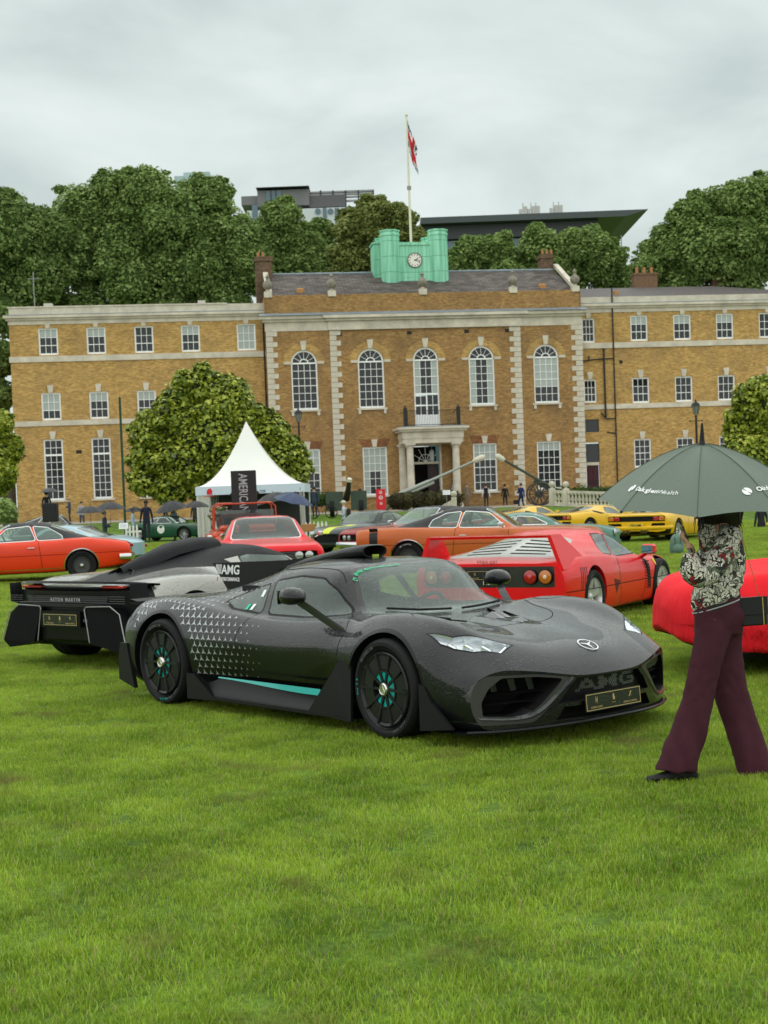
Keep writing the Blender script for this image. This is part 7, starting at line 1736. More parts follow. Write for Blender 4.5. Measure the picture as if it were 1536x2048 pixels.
def gt(name,label,o,h,paintc,L=2.2,hh=1.25,w=.87,wb=1.25,r=.33,group=None,cat='car',roof=None,stripe=None,roundels=False,chromeb=True,zh=.82,glassc=(.35,.5,.48),fast=True,nose=.45):
    """rounded European or American coupe"""
    car=thing(name,label,cat,(o[0],o[1],ground_z(*o)),rad(h),group); pt=mat('gt_paint_%d_%d_%d'%(paintc[0]*200,paintc[1]*200,paintc[2]*200),paintc,.3,0,coat=.5,spec=.25,cior=1.4); gl=glass('gt_glass_%d'%(glassc[0]*100),glassc,.35)
    def warp(p):
        x,y,z=p; k=smooth01((abs(x)-L*.6)/(L*.45))*.35*(abs(y)/w)**2; return (x-math.copysign(k,x),y,z)
    f=hh-.42
    secs=[H(L,w*.80,.30,nose,.60,.62),H(L-.08,w*.88,.24,nose+.02,.68,.69),H(L*.8,w*.95,.2,.5,zh-.03,zh-.02),H(wb,w*.99,.2,.52,zh,zh-.01,.84),H(.85,w*.97,.19,.52,zh,zh+.03),
      Cb(.62,w*.96,.19,.52,zh+.01,w*.70,zh+.13,zh+.16),Cb(.25,w*.95,.19,.52,zh+.02,w*.63,hh-.09,hh-.03),Cb(-.15,w*.95,.19,.52,zh+.03,w*.61,hh-.06,hh),Cb(-.6,w*.97,.19,.53,zh+.05,w*.58,hh-.12,hh-.05),Cb(-1.0,w*.99,.2,.54,zh+.06,w*.55,hh-.24,hh-.18),Cb(-wb-.15,w,.2,.55,zh+.05,w*.52,hh-.34,hh-.30),
      H(-L*.8,w*.97,.24,.55,zh+.01,zh+.03),H(-L+.1,w*.9,.3,.55,zh-.08,zh-.06),H(-L,w*.84,.36,.54,zh-.14,zh-.12)]
    if stripe:
        def extra(sh):
            g=sh.imprint([(L,.16),(.9,.16),(.9,-.16),(L,-.16)],(0,1),lambda c,n:n.z>.2 and c.z>.5); sh.assign(g,sh.pid('bonnet_stripe',mat('stripe_yellow',stripe,.4)))
            g=sh.imprint(rounded([(.45,.60),(.5,.35),(-.5,.35),(-.45,.60)],2,.2),(1,2),lambda c,n:n.x>.3 and c.x>1.5); a=sh.pid('grille_recess',mat('void_black',(.004,.004,.004),.8)); sh.recess(g,(-.05,0,0),a,a)
    else:
        def extra(sh):
            g=sh.imprint(rounded([(.30,.56),(.33,.42),(-.33,.42),(-.30,.56)],2,.2),(1,2),lambda c,n:n.x>.3 and c.x>1.5); a=sh.pid('grille_recess',mat('void_black',(.004,.004,.004),.8)); sh.recess(g,(-.05,0,0),a,a)
    sides=([(.50,zh+.06),(.18,hh-.12),(-.20,hh-.09),(-.30,zh+.07)],[(-.35,zh+.08),(-.26,hh-.10),(-.58,hh-.15),(-.85,zh+.12)])
    bvh,obs=body(car,secs,pt,(wb,-wb),None,r,r+.04,gl,sides=sides,ws=(.78,w*.68,.27,w*.55,zh,.10),rw=(-1.45,w*.5,-.62,w*.48,zh,.04),warp=warp,extra=extra,nx=40,ns=24,arch_n=26,trim=chrome() if chromeb else None)
    for s in (1,-1):
        for x in (wb,-wb): wheel(car,x,s*(w-.11),r,.2,s,'spoke',(.45,.45,.46),.7,10 if chromeb else 5,rr=.68,simple=True)
        hit=bvh.ray_cast(Vector((L+1,s*w*.66,.60)),Vector((-1,0,0)))
        if hit[0]:
            b=MB(); b.M=frame(hit[0]-Vector((.03,0,0)),(0,1,0),(1,0,0)); b.lathe([(.095,0),(.095,.03),(.08,.045),(.001,.07)],16); b.build('headlight',mat('headlight_lens',(.40,.42,.42),.15,.6,coat=1),car,smooth=True)
        hit=bvh.ray_cast(Vector((-L-1,s*w*.62,zh-.22)),Vector((1,0,0)))
        if hit[0]: b=MB(); b.bbox(hit[0].x-.02,hit[0].x+.03,hit[0].y-.10,hit[0].y+.10,hit[0].z-.04,hit[0].z+.04,.01); b.build('tail_light',mat('tail_red',(.35,.01,.01),.2,coat=1),car)
    if roundels:
        wr=mat('roundel_white',(.75,.76,.70),.5)
        for pos,dr in (((1.35,-.25,3),(0,0,-1)),((-.0,-3,.56),(0,1,0)),((-.0,3,.56),(0,-1,0))):
            b=MB(); d=Vector(dr); ok=True; ring=[]; cxy=bvh.ray_cast(Vector(pos),d)
            if cxy[0] is None: continue
            u=Vector((1,0,0)); w_=d.cross(u).normalized()
            for k in range(20):
                a=2*PI*k/20; h_=bvh.ray_cast(Vector(pos)+u*.20*math.cos(a)+w_*.20*math.sin(a),d); ring.append((h_[0] or cxy[0])-d*.004)
            b.add([cxy[0]-d*.006]+ring,[(0,1+k,1+(k+1)%20) for k in range(20)]); b.build('roundel',wr,car)
    lines(car,bvh,[[(.60,zh-.02),(.62,.5),(.56,.22)],[(-.40,zh),(-.44,.5),(-.40,.22)]],.010)
    cabin(car,-.8,.8,w*.72,zh+.02,seats=((.05,.32),(.05,-.32)),sc=.85)
    return car
def jeep():
    o=(-3.25,33.5); car=thing('off_road_car','orange red open off road car with tubular roll bars behind the red muscle car','car',(o[0],o[1],0),rad(-82))
    pt=mat('orange_red_paint',(.42,.045,.012),.35,coat=.4,cior=1.35,spec=.2); blk=M_dark()
    b=MB(); b.bbox(-1.7,1.9,-.80,.80,.45,1.0,.06); b.bbox(.75,1.85,-.62,.62,.98,1.12,.05); b.build('body',pt,car)
    for s in (1,-1):
        b=MB(); b.bbox(.85,1.95,s*.78-.16,s*.78+.16,.82,.95,.05); b.build('wing_panel',pt,car)
        b=MB(); b.M=T(1.92,s*.55,.85)@Rm(PI/2,'Y'); b.lathe([(.11,0),(.11,.02),(.001,.05)],16); b.build('headlight',mat('headlight_lens',(.40,.42,.42),.15,.6,coat=1),car)
        for x in (1.3,-1.1): wheel(car,x,s*.72,.38,.25,s,'rally',(.5,.5,.5),.5,rr=.6)
    b=MB(); 
    for x,z in ((.62,1.60),(-.9,1.62)):
        b.tube([(x,-.72,1.0),(x,-.70,z-.08),(x,-.62,z),(x,.62,z),(x,.70,z-.08),(x,.72,1.0)],.019,8)
    for s in (1,-1): b.tube([(.62,s*.62,1.60),(-.9,s*.62,1.62)],.018,8)
    b.build('roll_bar',pt,car,smooth=True)
    b=MB(); b.box(.64,.66,-.66,.66,1.05,1.45); b.build('windscreen',glass('gt_glass_35',(.35,.5,.48),.35),car)
    b=MB(); b.bbox(-.6,-.35,-.6,.6,.9,1.45,.08); b.build('seat',mat('seat_black',(.02,.02,.02),.6),car)
    b=MB(); b.ball(.5,14,M=T(-1.2,0,1.15),sx=.9,sy=1.3,sz=.7); b.build('folded_hood',mat('hood_cloth',(.025,.025,.028),.8,bump=.5,bs=12,bd=.05),car,smooth=True)
    for k in range(7): b=MB(); b.box(1.89,1.91,-.35+.1*k,-.30+.1*k,.62,.92); b.build('grille_slot',blk,car)
def covered_car():
    h=184; o=(4.72,12.55); car=thing('covered_car','car wrapped in a bright red stretch cover, between the grey hypercar and the walking woman','car',(o[0],o[1],0),rad(h))
    cl=mat('red_cover_cloth',(.74,.010,.020),.7,spec=.2,bump=.25,bs=90,bd=.004); nt=cl.node_tree; N=nt.nodes; L=nt.links
    # vertical gathers: folds that run down the cloth
    tc=N.new('ShaderNodeTexCoord'); mp=N.new('ShaderNodeMapping'); mp.inputs['Scale'].default_value=(26,26,.9); L.new(tc.outputs['Object'],mp.inputs[0]); n=N.new('ShaderNodeTexNoise'); n.inputs['Scale'].default_value=1; n.inputs['Detail'].default_value=3; L.new(mp.outputs[0],n.inputs['Vector'])
    sp=N.new('ShaderNodeSeparateXYZ'); L.new(tc.outputs['Object'],sp.inputs[0]); mr=N.new('ShaderNodeMapRange'); mr.inputs[1].default_value=.75; mr.inputs[2].default_value=.35; L.new(sp.outputs[2],mr.inputs[0])
    mu=N.new('ShaderNodeMath'); mu.operation='MULTIPLY'; L.new(n.outputs[0],mu.inputs[0]); L.new(mr.outputs[0],mu.inputs[1])
    bp=N.new('ShaderNodeBump'); bp.inputs['Strength'].default_value=1; bp.inputs['Distance'].default_value=.06; L.new(mu.outputs[0],bp.inputs['Height']); old=N['Principled BSDF'].inputs['Normal'].links[0].from_socket; L.new(old,bp.inputs['Normal']); L.new(bp.outputs[0],N['Principled BSDF'].inputs['Normal'])
    def K(x,w,zb,zw,zs,zc): return (x,[(0,zb+.05),(w*.90,zb),(w*.96,zb+.12),(w,zw),(w*.97,(zw+zs)/2+.04),(w*.86,zs),(w*.6,zs+(zc-zs)*.6),(w*.3,zc-.01),(0,zc)])
    secs=[K(2.36,.32,.36,.44,.55,.58),K(2.32,.55,.31,.44,.66,.70),K(2.25,.72,.27,.44,.745,.77),K(2.15,.82,.24,.44,.79,.81),K(2.0,.90,.22,.44,.815,.83),K(1.6,.95,.22,.45,.85,.86),K(1.25,.97,.22,.46,.88,.88),K(.9,.96,.20,.46,.88,.93),K(.6,.95,.18,.46,.90,1.04),K(.2,.94,.18,.46,.92,1.15),K(-.2,.94,.18,.46,.96,1.20),K(-.7,.95,.18,.46,.96,1.18),K(-1.2,.97,.20,.46,.92,1.06),K(-1.8,.95,.22,.46,.86,.93),K(-2.2,.85,.30,.46,.78,.82),K(-2.3,.7,.36,.48,.70,.74)]
    def warp(p):
        x,y,z=p; q=Vector((x,y,z)); k=smooth01((abs(x)-1.3)/1.0)*.30*(abs(y)/.95)**2; x2=x-math.copysign(k,x)
        low=smooth01((.75-z)/.5); a=math.atan2(y,x2*.4)
        r=.012*math.sin(q.x*19+q.z*3)*low+.030*noise.noise(Vector((x*2.2,y*2.2,z*1.2)))+.016*noise.noise(Vector((x*6,y*6,z*1.5)))
        hem=.03*noise.noise(Vector((x*5,y*3,1)))*smooth01((.35-z)/.2)
        s=1+r/max(.3,math.hypot(x2*.4,y)); return (x2+ .02*noise.noise(Vector((y*4,z*4,x))),y*s,z+hem+.015*noise.noise(Vector((x*3,y*3,4))))
    sh=Shell(secs,nx=110,ns=56,warp=warp,capn=10)
    sh.cut([f for f in sh.bm.faces if f.normal.z<-.75 and f.calc_center_median().z<.32 and abs(f.calc_center_median().y)<.8])
    g=[f for f in sh.bm.faces]; obs=sh.finish(car,cl,'fabric_cover',ang=60)
    for s in (1,-1):
        for x in (1.28,-1.28): wheel(car,x,s*.78,.325,.25,s,'spoke',(.5,.5,.5),.6,5,rr=.7)
    b=MB(); b.bbox(-2.0,2.0,-.8,.8,.16,.34,.05); b.build('underbody',M_dark(),car)
    return car
def cars():
    valhalla(); f40(); covered_car()
    muscle('muscle_car','copper orange coupe with black roof and tail stripe, side on behind the red wedge car',(2.15,30.2),-12,'charger',(.46,.10,.018),(.02,.02,.021),(.012,.012,.012))
    muscle('muscle_car','orange red coupe with black vinyl roof at the left edge, tail towards the tent',(-8.45,32.9),193,'chev',(.70,.040,.006),(.014,.014,.015))
    muscle('muscle_car','bright red muscle coupe facing the camera below the black banner',(-2.31,27.6),-82,'chev',(.72,.006,.014),None,glassc=(.50,.55,.52))
    muscle('muscle_car','dark red muscle coupe with black roof, nose to the left, behind the copper coupe',(1.25,37.0),-139,'charger',(.30,.010,.012),(.016,.016,.017))
    wedge('sports_car','yellow wedge supercar seen from behind with P19 LAM plate, front one of the yellow row',(8.75,44.3),57)
    wedge('sports_car','yellow wedge supercar, middle one of the yellow row, rear corner and side showing',(7.5,50.5),40,rear='x')
    wedge('sports_car','yellow coupe furthest left of the yellow row, half hidden behind the copper coupe',(5.9,57),36,rear='x')
    wedge('sports_car','yellow wedge supercar partly hidden by the walking woman at the right edge',(13.3,42.5),52,rear='x')
    gt('sports_car','pale blue fastback coupe between the orange red coupe and the black umbrellas',(-8.6,38.5),162,(.28,.42,.48),L=2.25,hh=1.2,w=.88,zh=.80)
    gt('sports_car','small grey green fastback seen behind the pale blue coupe',(-10.6,44),158,(.07,.10,.085),L=2.1,hh=1.25,w=.85)
    gt('parked_car','white car roof at the far left edge behind the orange red coupe',(-13.2,44),170,(.6,.62,.62),L=2.1,hh=1.22,w=.85)
    gt('parked_car','dark blue grey hatchback furthest back at the left, near the house',(-14.2,62),15,(.018,.022,.03),L=1.95,hh=1.45,w=.86,zh=.92)
    gt('race_car','dark green vintage racing coupe with white roundels, beside the man in navy',(-10.0,67),-24,(.012,.07,.035),L=2.15,hh=1.2,w=.83,roundels=True,zh=.78)
    gt('sports_car','dark grey sports car with yellow bonnet stripe behind the man in a pale cap',(-.35,44),-128,(.025,.035,.035),L=2.25,hh=1.26,w=.92,stripe=(.55,.60,.02),chromeb=False)
    gt('sports_car','pale teal sports car mostly hidden behind the copper muscle coupe',(3.45,34.0),-8,(.08,.19,.15),L=2.2,hh=1.15,w=.86,zh=.80)
    jeep()
# ---------------------------------------------------------------- people
def skin_mesh(verts,edges,radii,root=0,sub=1):
    me=bpy.data.meshes.new('sk'); me.from_pydata(verts,edges,[]); o=bpy.data.objects.new('sk',me); COL.objects.link(o)
    md=o.modifiers.new('s','SKIN'); md.use_smooth_shade=True
    for i,r in enumerate(radii):
        sv=me.skin_vertices[0].data[i]; sv.radius=r if isinstance(r,tuple) else (r,r); sv.use_root=(i==root)
    sb=o.modifiers.new('u','SUBSURF'); sb.levels=sub; sb.render_levels=sub
    dg=bpy.context.evaluated_depsgraph_get(); dg.update(); out=bpy.data.meshes.new_from_object(o.evaluated_get(dg))
    bpy.data.objects.remove(o); bpy.data.meshes.remove(me); return out
SKIN={'light':(.50,.28,.20),'tan':(.38,.20,.13),'dark':(.09,.045,.03)}
def person(loc,hd,top,legs,label,skin='light',hair=(.03,.02,.015),Hh=1.74,pose='stand',hat=None,coat=None,shoes=(.02,.02,.02),group=None,bag=None,hood=None,sleeves=None):
    t=thing('person',label,'person',loc,hd,group); k=Hh/1.75
    st=.10 if pose!='walk' else .27
    # x forward, y left
    V=[(0,0,.95),(0,0,1.12),(.0,0,1.30),(0,0,1.44),(.01,0,1.53),(.02,0,1.60),(.02,0,1.70),
       (0,.09,.90),(st*.5,.10,.50),(st*.35,.10,.09),(st*.35+.14,.11,.04),
       (0,-.09,.90),(-st*.2,-.10,.50),(-st*.9,-.10,.11),(-st*.9+.13,-.11,.04),
       (0,.17,1.41),(-.03,.23,1.14),(.02,.26,.90),(.03,.26,.80),
       (0,-.17,1.41),(-.03,-.23,1.14),(.02,-.26,.90),(.03,-.26,.80)]
    if pose in('hold','phone','walk'):
        V[17]=(.18,.18,1.16); V[18]=(.26,.12,1.24)
        if pose!='walk': V[21]=(.17,-.20,1.10); V[22]=(.26,-.12,1.16)
    V=[(a*k,b*k,c*k) for a,b,c in V]
    E=[(0,1),(1,2),(2,3),(3,4),(4,5),(5,6),(0,7),(7,8),(8,9),(9,10),(0,11),(11,12),(12,13),(13,14),(3,15),(15,16),(16,17),(17,18),(3,19),(19,20),(20,21),(21,22)]
    R=[(.15,.12),(.13,.10),(.16,.11),(.12,.09),(.05,.05),(.075,.085),(.06,.07),(.09,.09),(.06,.06),(.045,.045),(.04,.03),(.09,.09),(.06,.06),(.045,.045),(.04,.03),(.065,.06),(.05,.05),(.038,.038),(.03,.035),(.065,.06),(.05,.05),(.038,.038),(.03,.035)]
    R=[(b*k,a*k) for a,b in R]
    if coat: R[0]=(.17*k,.20*k); R[7]=R[11]=(.12*k,.12*k)
    me=skin_mesh(V,E,R,0,1); me.name='body'
    mats=[mat('skin_'+skin,SKIN[skin],.5),mat('cloth_%d_%d_%d'%tuple(int(c*200) for c in top),top,.85,bump=.3,bs=25,bd=.01,var=.15),mat('cloth_%d_%d_%d'%tuple(int(c*200) for c in legs),legs,.85,var=.15),mat('shoe_%d'%int(shoes[0]*200),shoes,.5)]
    if sleeves: mats.append(mat('cloth_%d_%d_%d'%tuple(int(c*200) for c in sleeves),sleeves,.85))
    for m_ in mats: me.materials.append(m_)
    hand=[Vector(V[18]),Vector(V[22])]; hemz=(.93 if not coat else coat)*k
    for p in me.polygons:
        c=p.center; z=c.z/k
        if c.z>1.49*k: i=0
        elif min((c-h_).length for h_ in hand)<.075*k: i=0
        elif z<.10: i=3
        elif c.z<hemz and (abs(c.y)<.19*k or coat): i=2
        else: i=1
        if sleeves and i==1 and abs(c.y)>.165*k: i=4
        p.material_index=i
    o=link_mesh('body',me,t)
    b=MB(); hc=(.01*k,0,1.665*k)
    if hat: b.ball(.118*k,12,M=T(*hc)@T(0,0,.03*k),sz=.75); b.box(.06*k,.20*k,-.06*k,.06*k,1.685*k,1.70*k); b.build('hat',mat('hat_%d'%int(hat[0]*200),hat,.8),t,smooth=True)
    elif hood: b.ball(.135*k,12,M=T(-.01*k,0,1.64*k),sz=1.1); b.build('hood',mat('hat_%d'%int(hood[0]*200),hood,.8),t,smooth=True)
    else: b.ball(.098*k,12,M=T(hc[0]-.034*k,0,hc[2]+.03*k)); b.build('hair',mat('hair_%d'%int(hair[0]*200),hair,.6),t,smooth=True)
    if bag: b=MB(); b.bbox(-.30*k,-.12*k,-.15*k,.15*k,1.02*k,1.42*k,.05); o=b.build('rucksack',mat('hat_%d'%int(bag[0]*200),bag,.8),None,smooth=True); o.matrix_world=t.matrix_basis; tag(o,'black rucksack on the back of the man in the pale cap','rucksack')
    return t
def umbrella(loc,R_,drop,col,label,tilt=(0,0),spin=0,shaft=.8,ribs=8,mname=None,tip=.08,curve=1.9,group=None):
    t=thing('umbrella',label,'umbrella',loc,0,group); t.rotation_euler=(tilt[0],tilt[1],spin)
    m=mat(mname or 'umbrella_%d_%d'%(int(col[0]*300),int(col[2]*300)),col,.55,spec=.4,bump=.15,bs=60,bd=.004,drops=.25 if mname else 0); nt=8; na=ribs*6
    def Sf(th,s):
        seg=2*PI/ribs; q=(th/seg)%1; w=math.sin(PI*q)     # 0 on a rib, 1 mid panel
        r=R_*s*(1-.075*w*s**1.5); z=-drop*(s**curve)+.045*R_*w*math.sin(PI*s)*-1+.05*drop*w*s**3
        return Vector((r*math.cos(th),r*math.sin(th),z))
    v=[Vector((0,0,0))];f=[]
    for i in range(1,nt+1):
        for j in range(na): v.append(Sf(2*PI*j/na,i/nt))
    for j in range(na): f.append((0,1+j,1+(j+1)%na))
    for i in range(nt-1):
        for j in range(na): f.append((1+i*na+j,1+(i+1)*na+j,1+(i+1)*na+(j+1)%na,1+i*na+(j+1)%na))
    b=MB(); b.add(v,f); c=b.build('canopy',m,t,smooth=True,ang=60)
    met=mat('umbrella_metal',(.03,.03,.032),.35,.6)
    for j in range(ribs):
        b=MB(); th=2*PI*j/ribs; b.tube([Sf(th,s)-Vector((0,0,.006)) for s in (0.02,.3,.6,.85,1.0)],.004,5); b.build('rib',met,t)
        b=MB(); b.ball(.008,6,M=Matrix.Translation(Sf(th,1.0))); b.build('rib_tip',met,t)
        if mname: b=MB(); b.tube([Sf(th,s)+Vector((0,0,.0015)) for s in np.linspace(.02,1,14)],.0013,5); b.build('seam',mat('seam_dark_green',(.065,.085,.068),.7),t)
    b=MB(); b.cyl(.007,-shaft,.0,8); b.lathe([(.018,0),(.014,.02),(.006,tip),(.001,tip+.005)],10); b.build('shaft',met,t)
    return t,Sf
def loft_px(b,rows,D,dr=.8,n=20,mi=None,power=1.0,org=None):
    """rows=[(u_left,u_right,v[,depth_ratio,dD])] measured in the photograph; ring sections with real thickness"""
    v=[];f=[]
    for i,r in enumerate(rows):
        d=D+(r[4] if len(r)>4 else 0); a=P(r[0],r[2],d); c=P(r[1],r[2],d); m_=(a+c)/2; hw=(c-a).length/2; ax=(c-a).normalized(); k=r[3] if len(r)>3 else dr
        for j in range(n):
            t=2*PI*j/n; q=m_+ax*hw*math.cos(t)+Vector((0,1,0))*hw*k*math.sin(t); v.append(q-org)
        if i:
            for j in range(n): f.append((n*i-n+j,n*i+j,n*i+(j+1)%n,n*i-n+(j+1)%n))
    f.append(tuple(range(n))); f.append(tuple(n*(len(rows)-1)+j for j in range(n-1,-1,-1))); b.add(v,f,mi)
def dense(rows,n):
    L_=max(len(r) for r in rows); rr=[list(r)+[.8,0][len(r)-3:] if len(r)<5 else list(r) for r in rows]; return [tuple(x) for x in crv(rr,n)]
def floral():
    M=mat('floral_cloth',(.5,.47,.4),.75); nt=M.node_tree; N=nt.nodes; L=nt.links; b=N['Principled BSDF']
    tc=N.new('ShaderNodeTexCoord'); nz=N.new('ShaderNodeTexNoise'); nz.inputs['Scale'].default_value=9; nz.inputs['Detail'].default_value=2; L.new(tc.outputs['Object'],nz.inputs['Vector'])
    mx=N.new('ShaderNodeMix'); mx.data_type='VECTOR'; mx.inputs[0].default_value=.16; L.new(tc.outputs['Object'],mx.inputs[4]); L.new(nz.outputs['Color'],mx.inputs[5])
    def vor(sc,feat): v=N.new('ShaderNodeTexVoronoi'); v.feature=feat; v.inputs['Scale'].default_value=sc; v.inputs['Randomness'].default_value=1; L.new(mx.outputs[1],v.inputs['Vector']); return v
    ve=vor(36,'DISTANCE_TO_EDGE'); vc=vor(36,'F1'); sp=N.new('ShaderNodeSeparateColor'); L.new(vc.outputs['Color'],sp.inputs[0])
    r=N.new('ShaderNodeValToRGB'); r.color_ramp.interpolation='CONSTANT'; e=r.color_ramp.elements; e[0].position=0; e[0].color=(.70,.66,.57,1); e[1].position=.66; e[1].color=(.12,.15,.09,1)
    q=e.new(.76); q.color=(.30,.30,.24,1); q=e.new(.82); q.color=(.35,.02,.03,1); q=e.new(.90); q.color=(.04,.035,.035,1); q=e.new(.95); q.color=(.70,.66,.57,1); L.new(sp.outputs[0],r.inputs[0])
    g=N.new('ShaderNodeMath'); g.operation='LESS_THAN'; g.inputs[1].default_value=.055; L.new(ve.outputs['Distance'],g.inputs[0])
    w=N.new('ShaderNodeTexWave'); w.inputs['Scale'].default_value=22; w.inputs['Distortion'].default_value=9; w.inputs['Detail'].default_value=2; w.inputs['Detail Scale'].default_value=2.5; L.new(mx.outputs[1],w.inputs['Vector'])
    g2=N.new('ShaderNodeMath'); g2.operation='GREATER_THAN'; g2.inputs[1].default_value=.90; L.new(w.outputs['Fac'],g2.inputs[0]); ma=N.new('ShaderNodeMath'); ma.operation='MAXIMUM'; L.new(g.outputs[0],ma.inputs[0]); L.new(g2.outputs[0],ma.inputs[1])
    m2=N.new('ShaderNodeMix'); m2.data_type='RGBA'; L.new(ma.outputs[0],m2.inputs[0]); L.new(r.outputs[0],m2.inputs[6]); m2.inputs[7].default_value=(.018,.018,.02,1); L.new(m2.outputs[2],b.inputs['Base Color'])
    n=N.new('ShaderNodeTexNoise'); n.inputs['Scale'].default_value=18; L.new(tc.outputs['Object'],n.inputs['Vector']); bp=N.new('ShaderNodeBump'); bp.inputs['Strength'].default_value=.5; bp.inputs['Distance'].default_value=.02; L.new(n.outputs[0],bp.inputs['Height']); L.new(bp.outputs[0],b.inputs['Normal'])
    return M
def wrinkle(o,amp,sc,axis=(1,1,1)):
    for v in o.data.vertices:
        p=Vector((v.co.x*sc*axis[0],v.co.y*sc*axis[1],v.co.z*sc*axis[2])); v.co+=v.normal*(amp*noise.noise(p)+amp*.5*noise.noise(p*2.3))
def walking_woman():
    D=7.72; o=G(1405,1552); o.y=D; o.z=0; org=Vector(o); t=thing('person','woman in floral jumper and flared burgundy trousers walking left beneath a green umbrella','person',o)
    sk=mat('skin_light',SKIN['light'],.5); trs=mat('burgundy_cloth',(.054,.014,.023),.85,spec=.2,var=.12,vs=14,bump=.15,bs=300,bd=.002)
    # the body: one continuous figure, mostly inside her clothes
    def L(u,v,d=0): return P(u,v,D+d)-org
    V=[L(1440,1205),L(1444,1150),L(1446,1090),L(1442,1056),L(1438,1032),L(1432,1008),L(1430,985),
       L(1425,1240,-.06),L(1395,1385,-.05),L(1354,1505,-.05),L(1335,1538,-.05),
       L(1460,1240,.08),L(1468,1390,.09),L(1508,1510,.08),L(1515,1540,.07),
       L(1452,1066,-.13),L(1408,1142,-.22),L(1384,1108,-.26),
       L(1440,1066,.14),L(1400,1135,.16),L(1384,1108,-.02)]
    E=[(0,1),(1,2),(2,3),(3,4),(4,5),(5,6),(0,7),(7,8),(8,9),(9,10),(0,11),(11,12),(12,13),(13,14),(3,15),(15,16),(16,17),(3,18),(18,19),(19,20)]
    R=[.055,.05,.06,.05,.036,.055,.05,.04,.032,.026,.02,.04,.032,.026,.02,.03,.026,.020,.03,.026,.020]
    me=skin_mesh([tuple(v) for v in V],E,[(r,r) for r in R],0,2); me.name='body'; me.materials.append(sk); link_mesh('body',me,t)
    # hands holding a phone
    for hx,(u,v,dd,s) in enumerate(((1378,1090,-.28,1),(1381,1096,-.02,-1))):
        w=L(u+3,v+12,dd); palm=L(u-1,v-2,dd); VV=[tuple(w),tuple(palm)]; EE=[(0,1)]; RR=[(.022,.016),(.030,.016)]
        for k in range(4):
            a=palm+Vector((-.012,(.018-.012*k)*s,.016)); c=a+Vector((-.022,.002*s,.024+.004*(k in(1,2)))); d=c+Vector((.006,0,.026)); n0=len(VV); VV+=[tuple(a),tuple(c),tuple(d)]; EE+=[(1,n0),(n0,n0+1),(n0+1,n0+2)]; RR+=[(.010,.010),(.0088,.0088),(.0075,.0075)]
        a=palm+Vector((.008,.028*s,-.006)); c=a+Vector((-.016,.010*s,.026)); n0=len(VV); VV+=[tuple(a),tuple(c)]; EE+=[(0,n0),(n0,n0+1)]; RR+=[(.012,.012),(.009,.009)]
        m2=skin_mesh(VV,EE,RR,0,1); m2.name='hand'; m2.materials.append(sk); link_mesh('hand',m2,t)
    ph=L(1372,1078,-.16); b=MB(); b.bbox(-.005,.005,-.038,.038,-.075,.075,.003,M=Matrix.Translation(ph)@Rm(rad(-18),'Y')); pho=b.build('phone',mat('phone_black',(.015,.015,.016),.2,coat=.8),None); pho.location=org; tag(pho,'black phone held in both hands by the woman in the floral jumper','phone')
    # head: face, hair
    hc=L(1430,994); b=MB(); b.ball(.095,18,M=Matrix.Translation(hc),sx=1.02,sy=.82,sz=1.2)
    b.ball(.016,8,M=Matrix.Translation(hc+Vector((-.100,0,-.01))),sz=1.5); hd=b.build('head',sk,t,smooth=True)
    for s in (-1,1): b=MB(); b.ball(.013,8,M=Matrix.Translation(hc+Vector((-.082,s*.032,.012)))); b.build('eye',mat('eye_dark',(.03,.02,.02),.3),hd); b=MB(); b.ball(.018,8,M=Matrix.Translation(hc+Vector((.0,s*.078,0))),sy=.4,sz=1.6); b.build('ear',sk,hd)
    b=MB(); b.ball(.012,8,M=Matrix.Translation(hc+Vector((-.088,0,-.05))),sy=2,sz=.6); b.build('mouth',mat('lip_red',(.35,.08,.08),.5),hd)
    hb=MB(); hb.ball(.108,18,M=Matrix.Translation(hc+Vector((.022,0,.02))),sy=.9,sz=1.15); loft_px(hb,dense([(1412,1474,985,.9),(1402,1480,1010,.85),(1396,1482,1030,.8),(1400,1480,1044,.7),(1412,1478,1056,.5)],14),D+.0,org=org); ho=hb.build('hair',mat('hair_black_brown',(.018,.012,.010),.4,bump=.5,bs=60,bd=.006),t,smooth=True,ang=180)
    rnd=random.Random(5); b=MB()
    for k in range(46):
        u=rnd.choice((rnd.uniform(1392,1412),rnd.uniform(1466,1488),rnd.uniform(1400,1480))); a=L(u,1020,rnd.uniform(-.09,.09)); e=L(u+rnd.uniform(-8,8),rnd.uniform(1044,1078),rnd.uniform(-.14,.02)); b.tube([a,(a+e)/2+Vector((rnd.uniform(-.01,.01),0,0)),e],[.003,.0025,.0006],4)
    tag(b.build('hair_strands',mat('hair_black_brown',(.018,.012,.010),.4),t),kind='stuff')
    # jumper
    fl=floral(); b=MB(); tor_=[(1424,1458,1034,.9),(1405,1474,1046,.62),(1398,1483,1062,.60),(1400,1488,1085,.62),(1402,1490,1115,.66),(1397,1490,1145,.70),(1388,1487,1170,.72),(1384,1483,1188,.72),(1384,1481,1200,.70),(1390,1478,1208,.66)]
    # hem slants up to the right
    v=[];rows=dense(tor_,34); n=28; f=[]
    for i,r in enumerate(rows):
        a=P(r[0],r[2],D+r[4]); c=P(r[1],r[2],D+r[4]); m_=(a+c)/2; hw=(c-a).length/2; ax=(c-a).normalized()
        for j in range(n):
            q=2*PI*j/n; low=smooth01((r[2]-1150)/60); v.append(m_+ax*hw*math.cos(q)+Vector((0,1,0))*hw*r[3]*math.sin(q)+Vector((0,0,.040*low*math.cos(q)))-org)
        if i:
            for j in range(n): f.append((n*i-n+j,n*i+j,n*i+(j+1)%n,n*i-n+(j+1)%n))
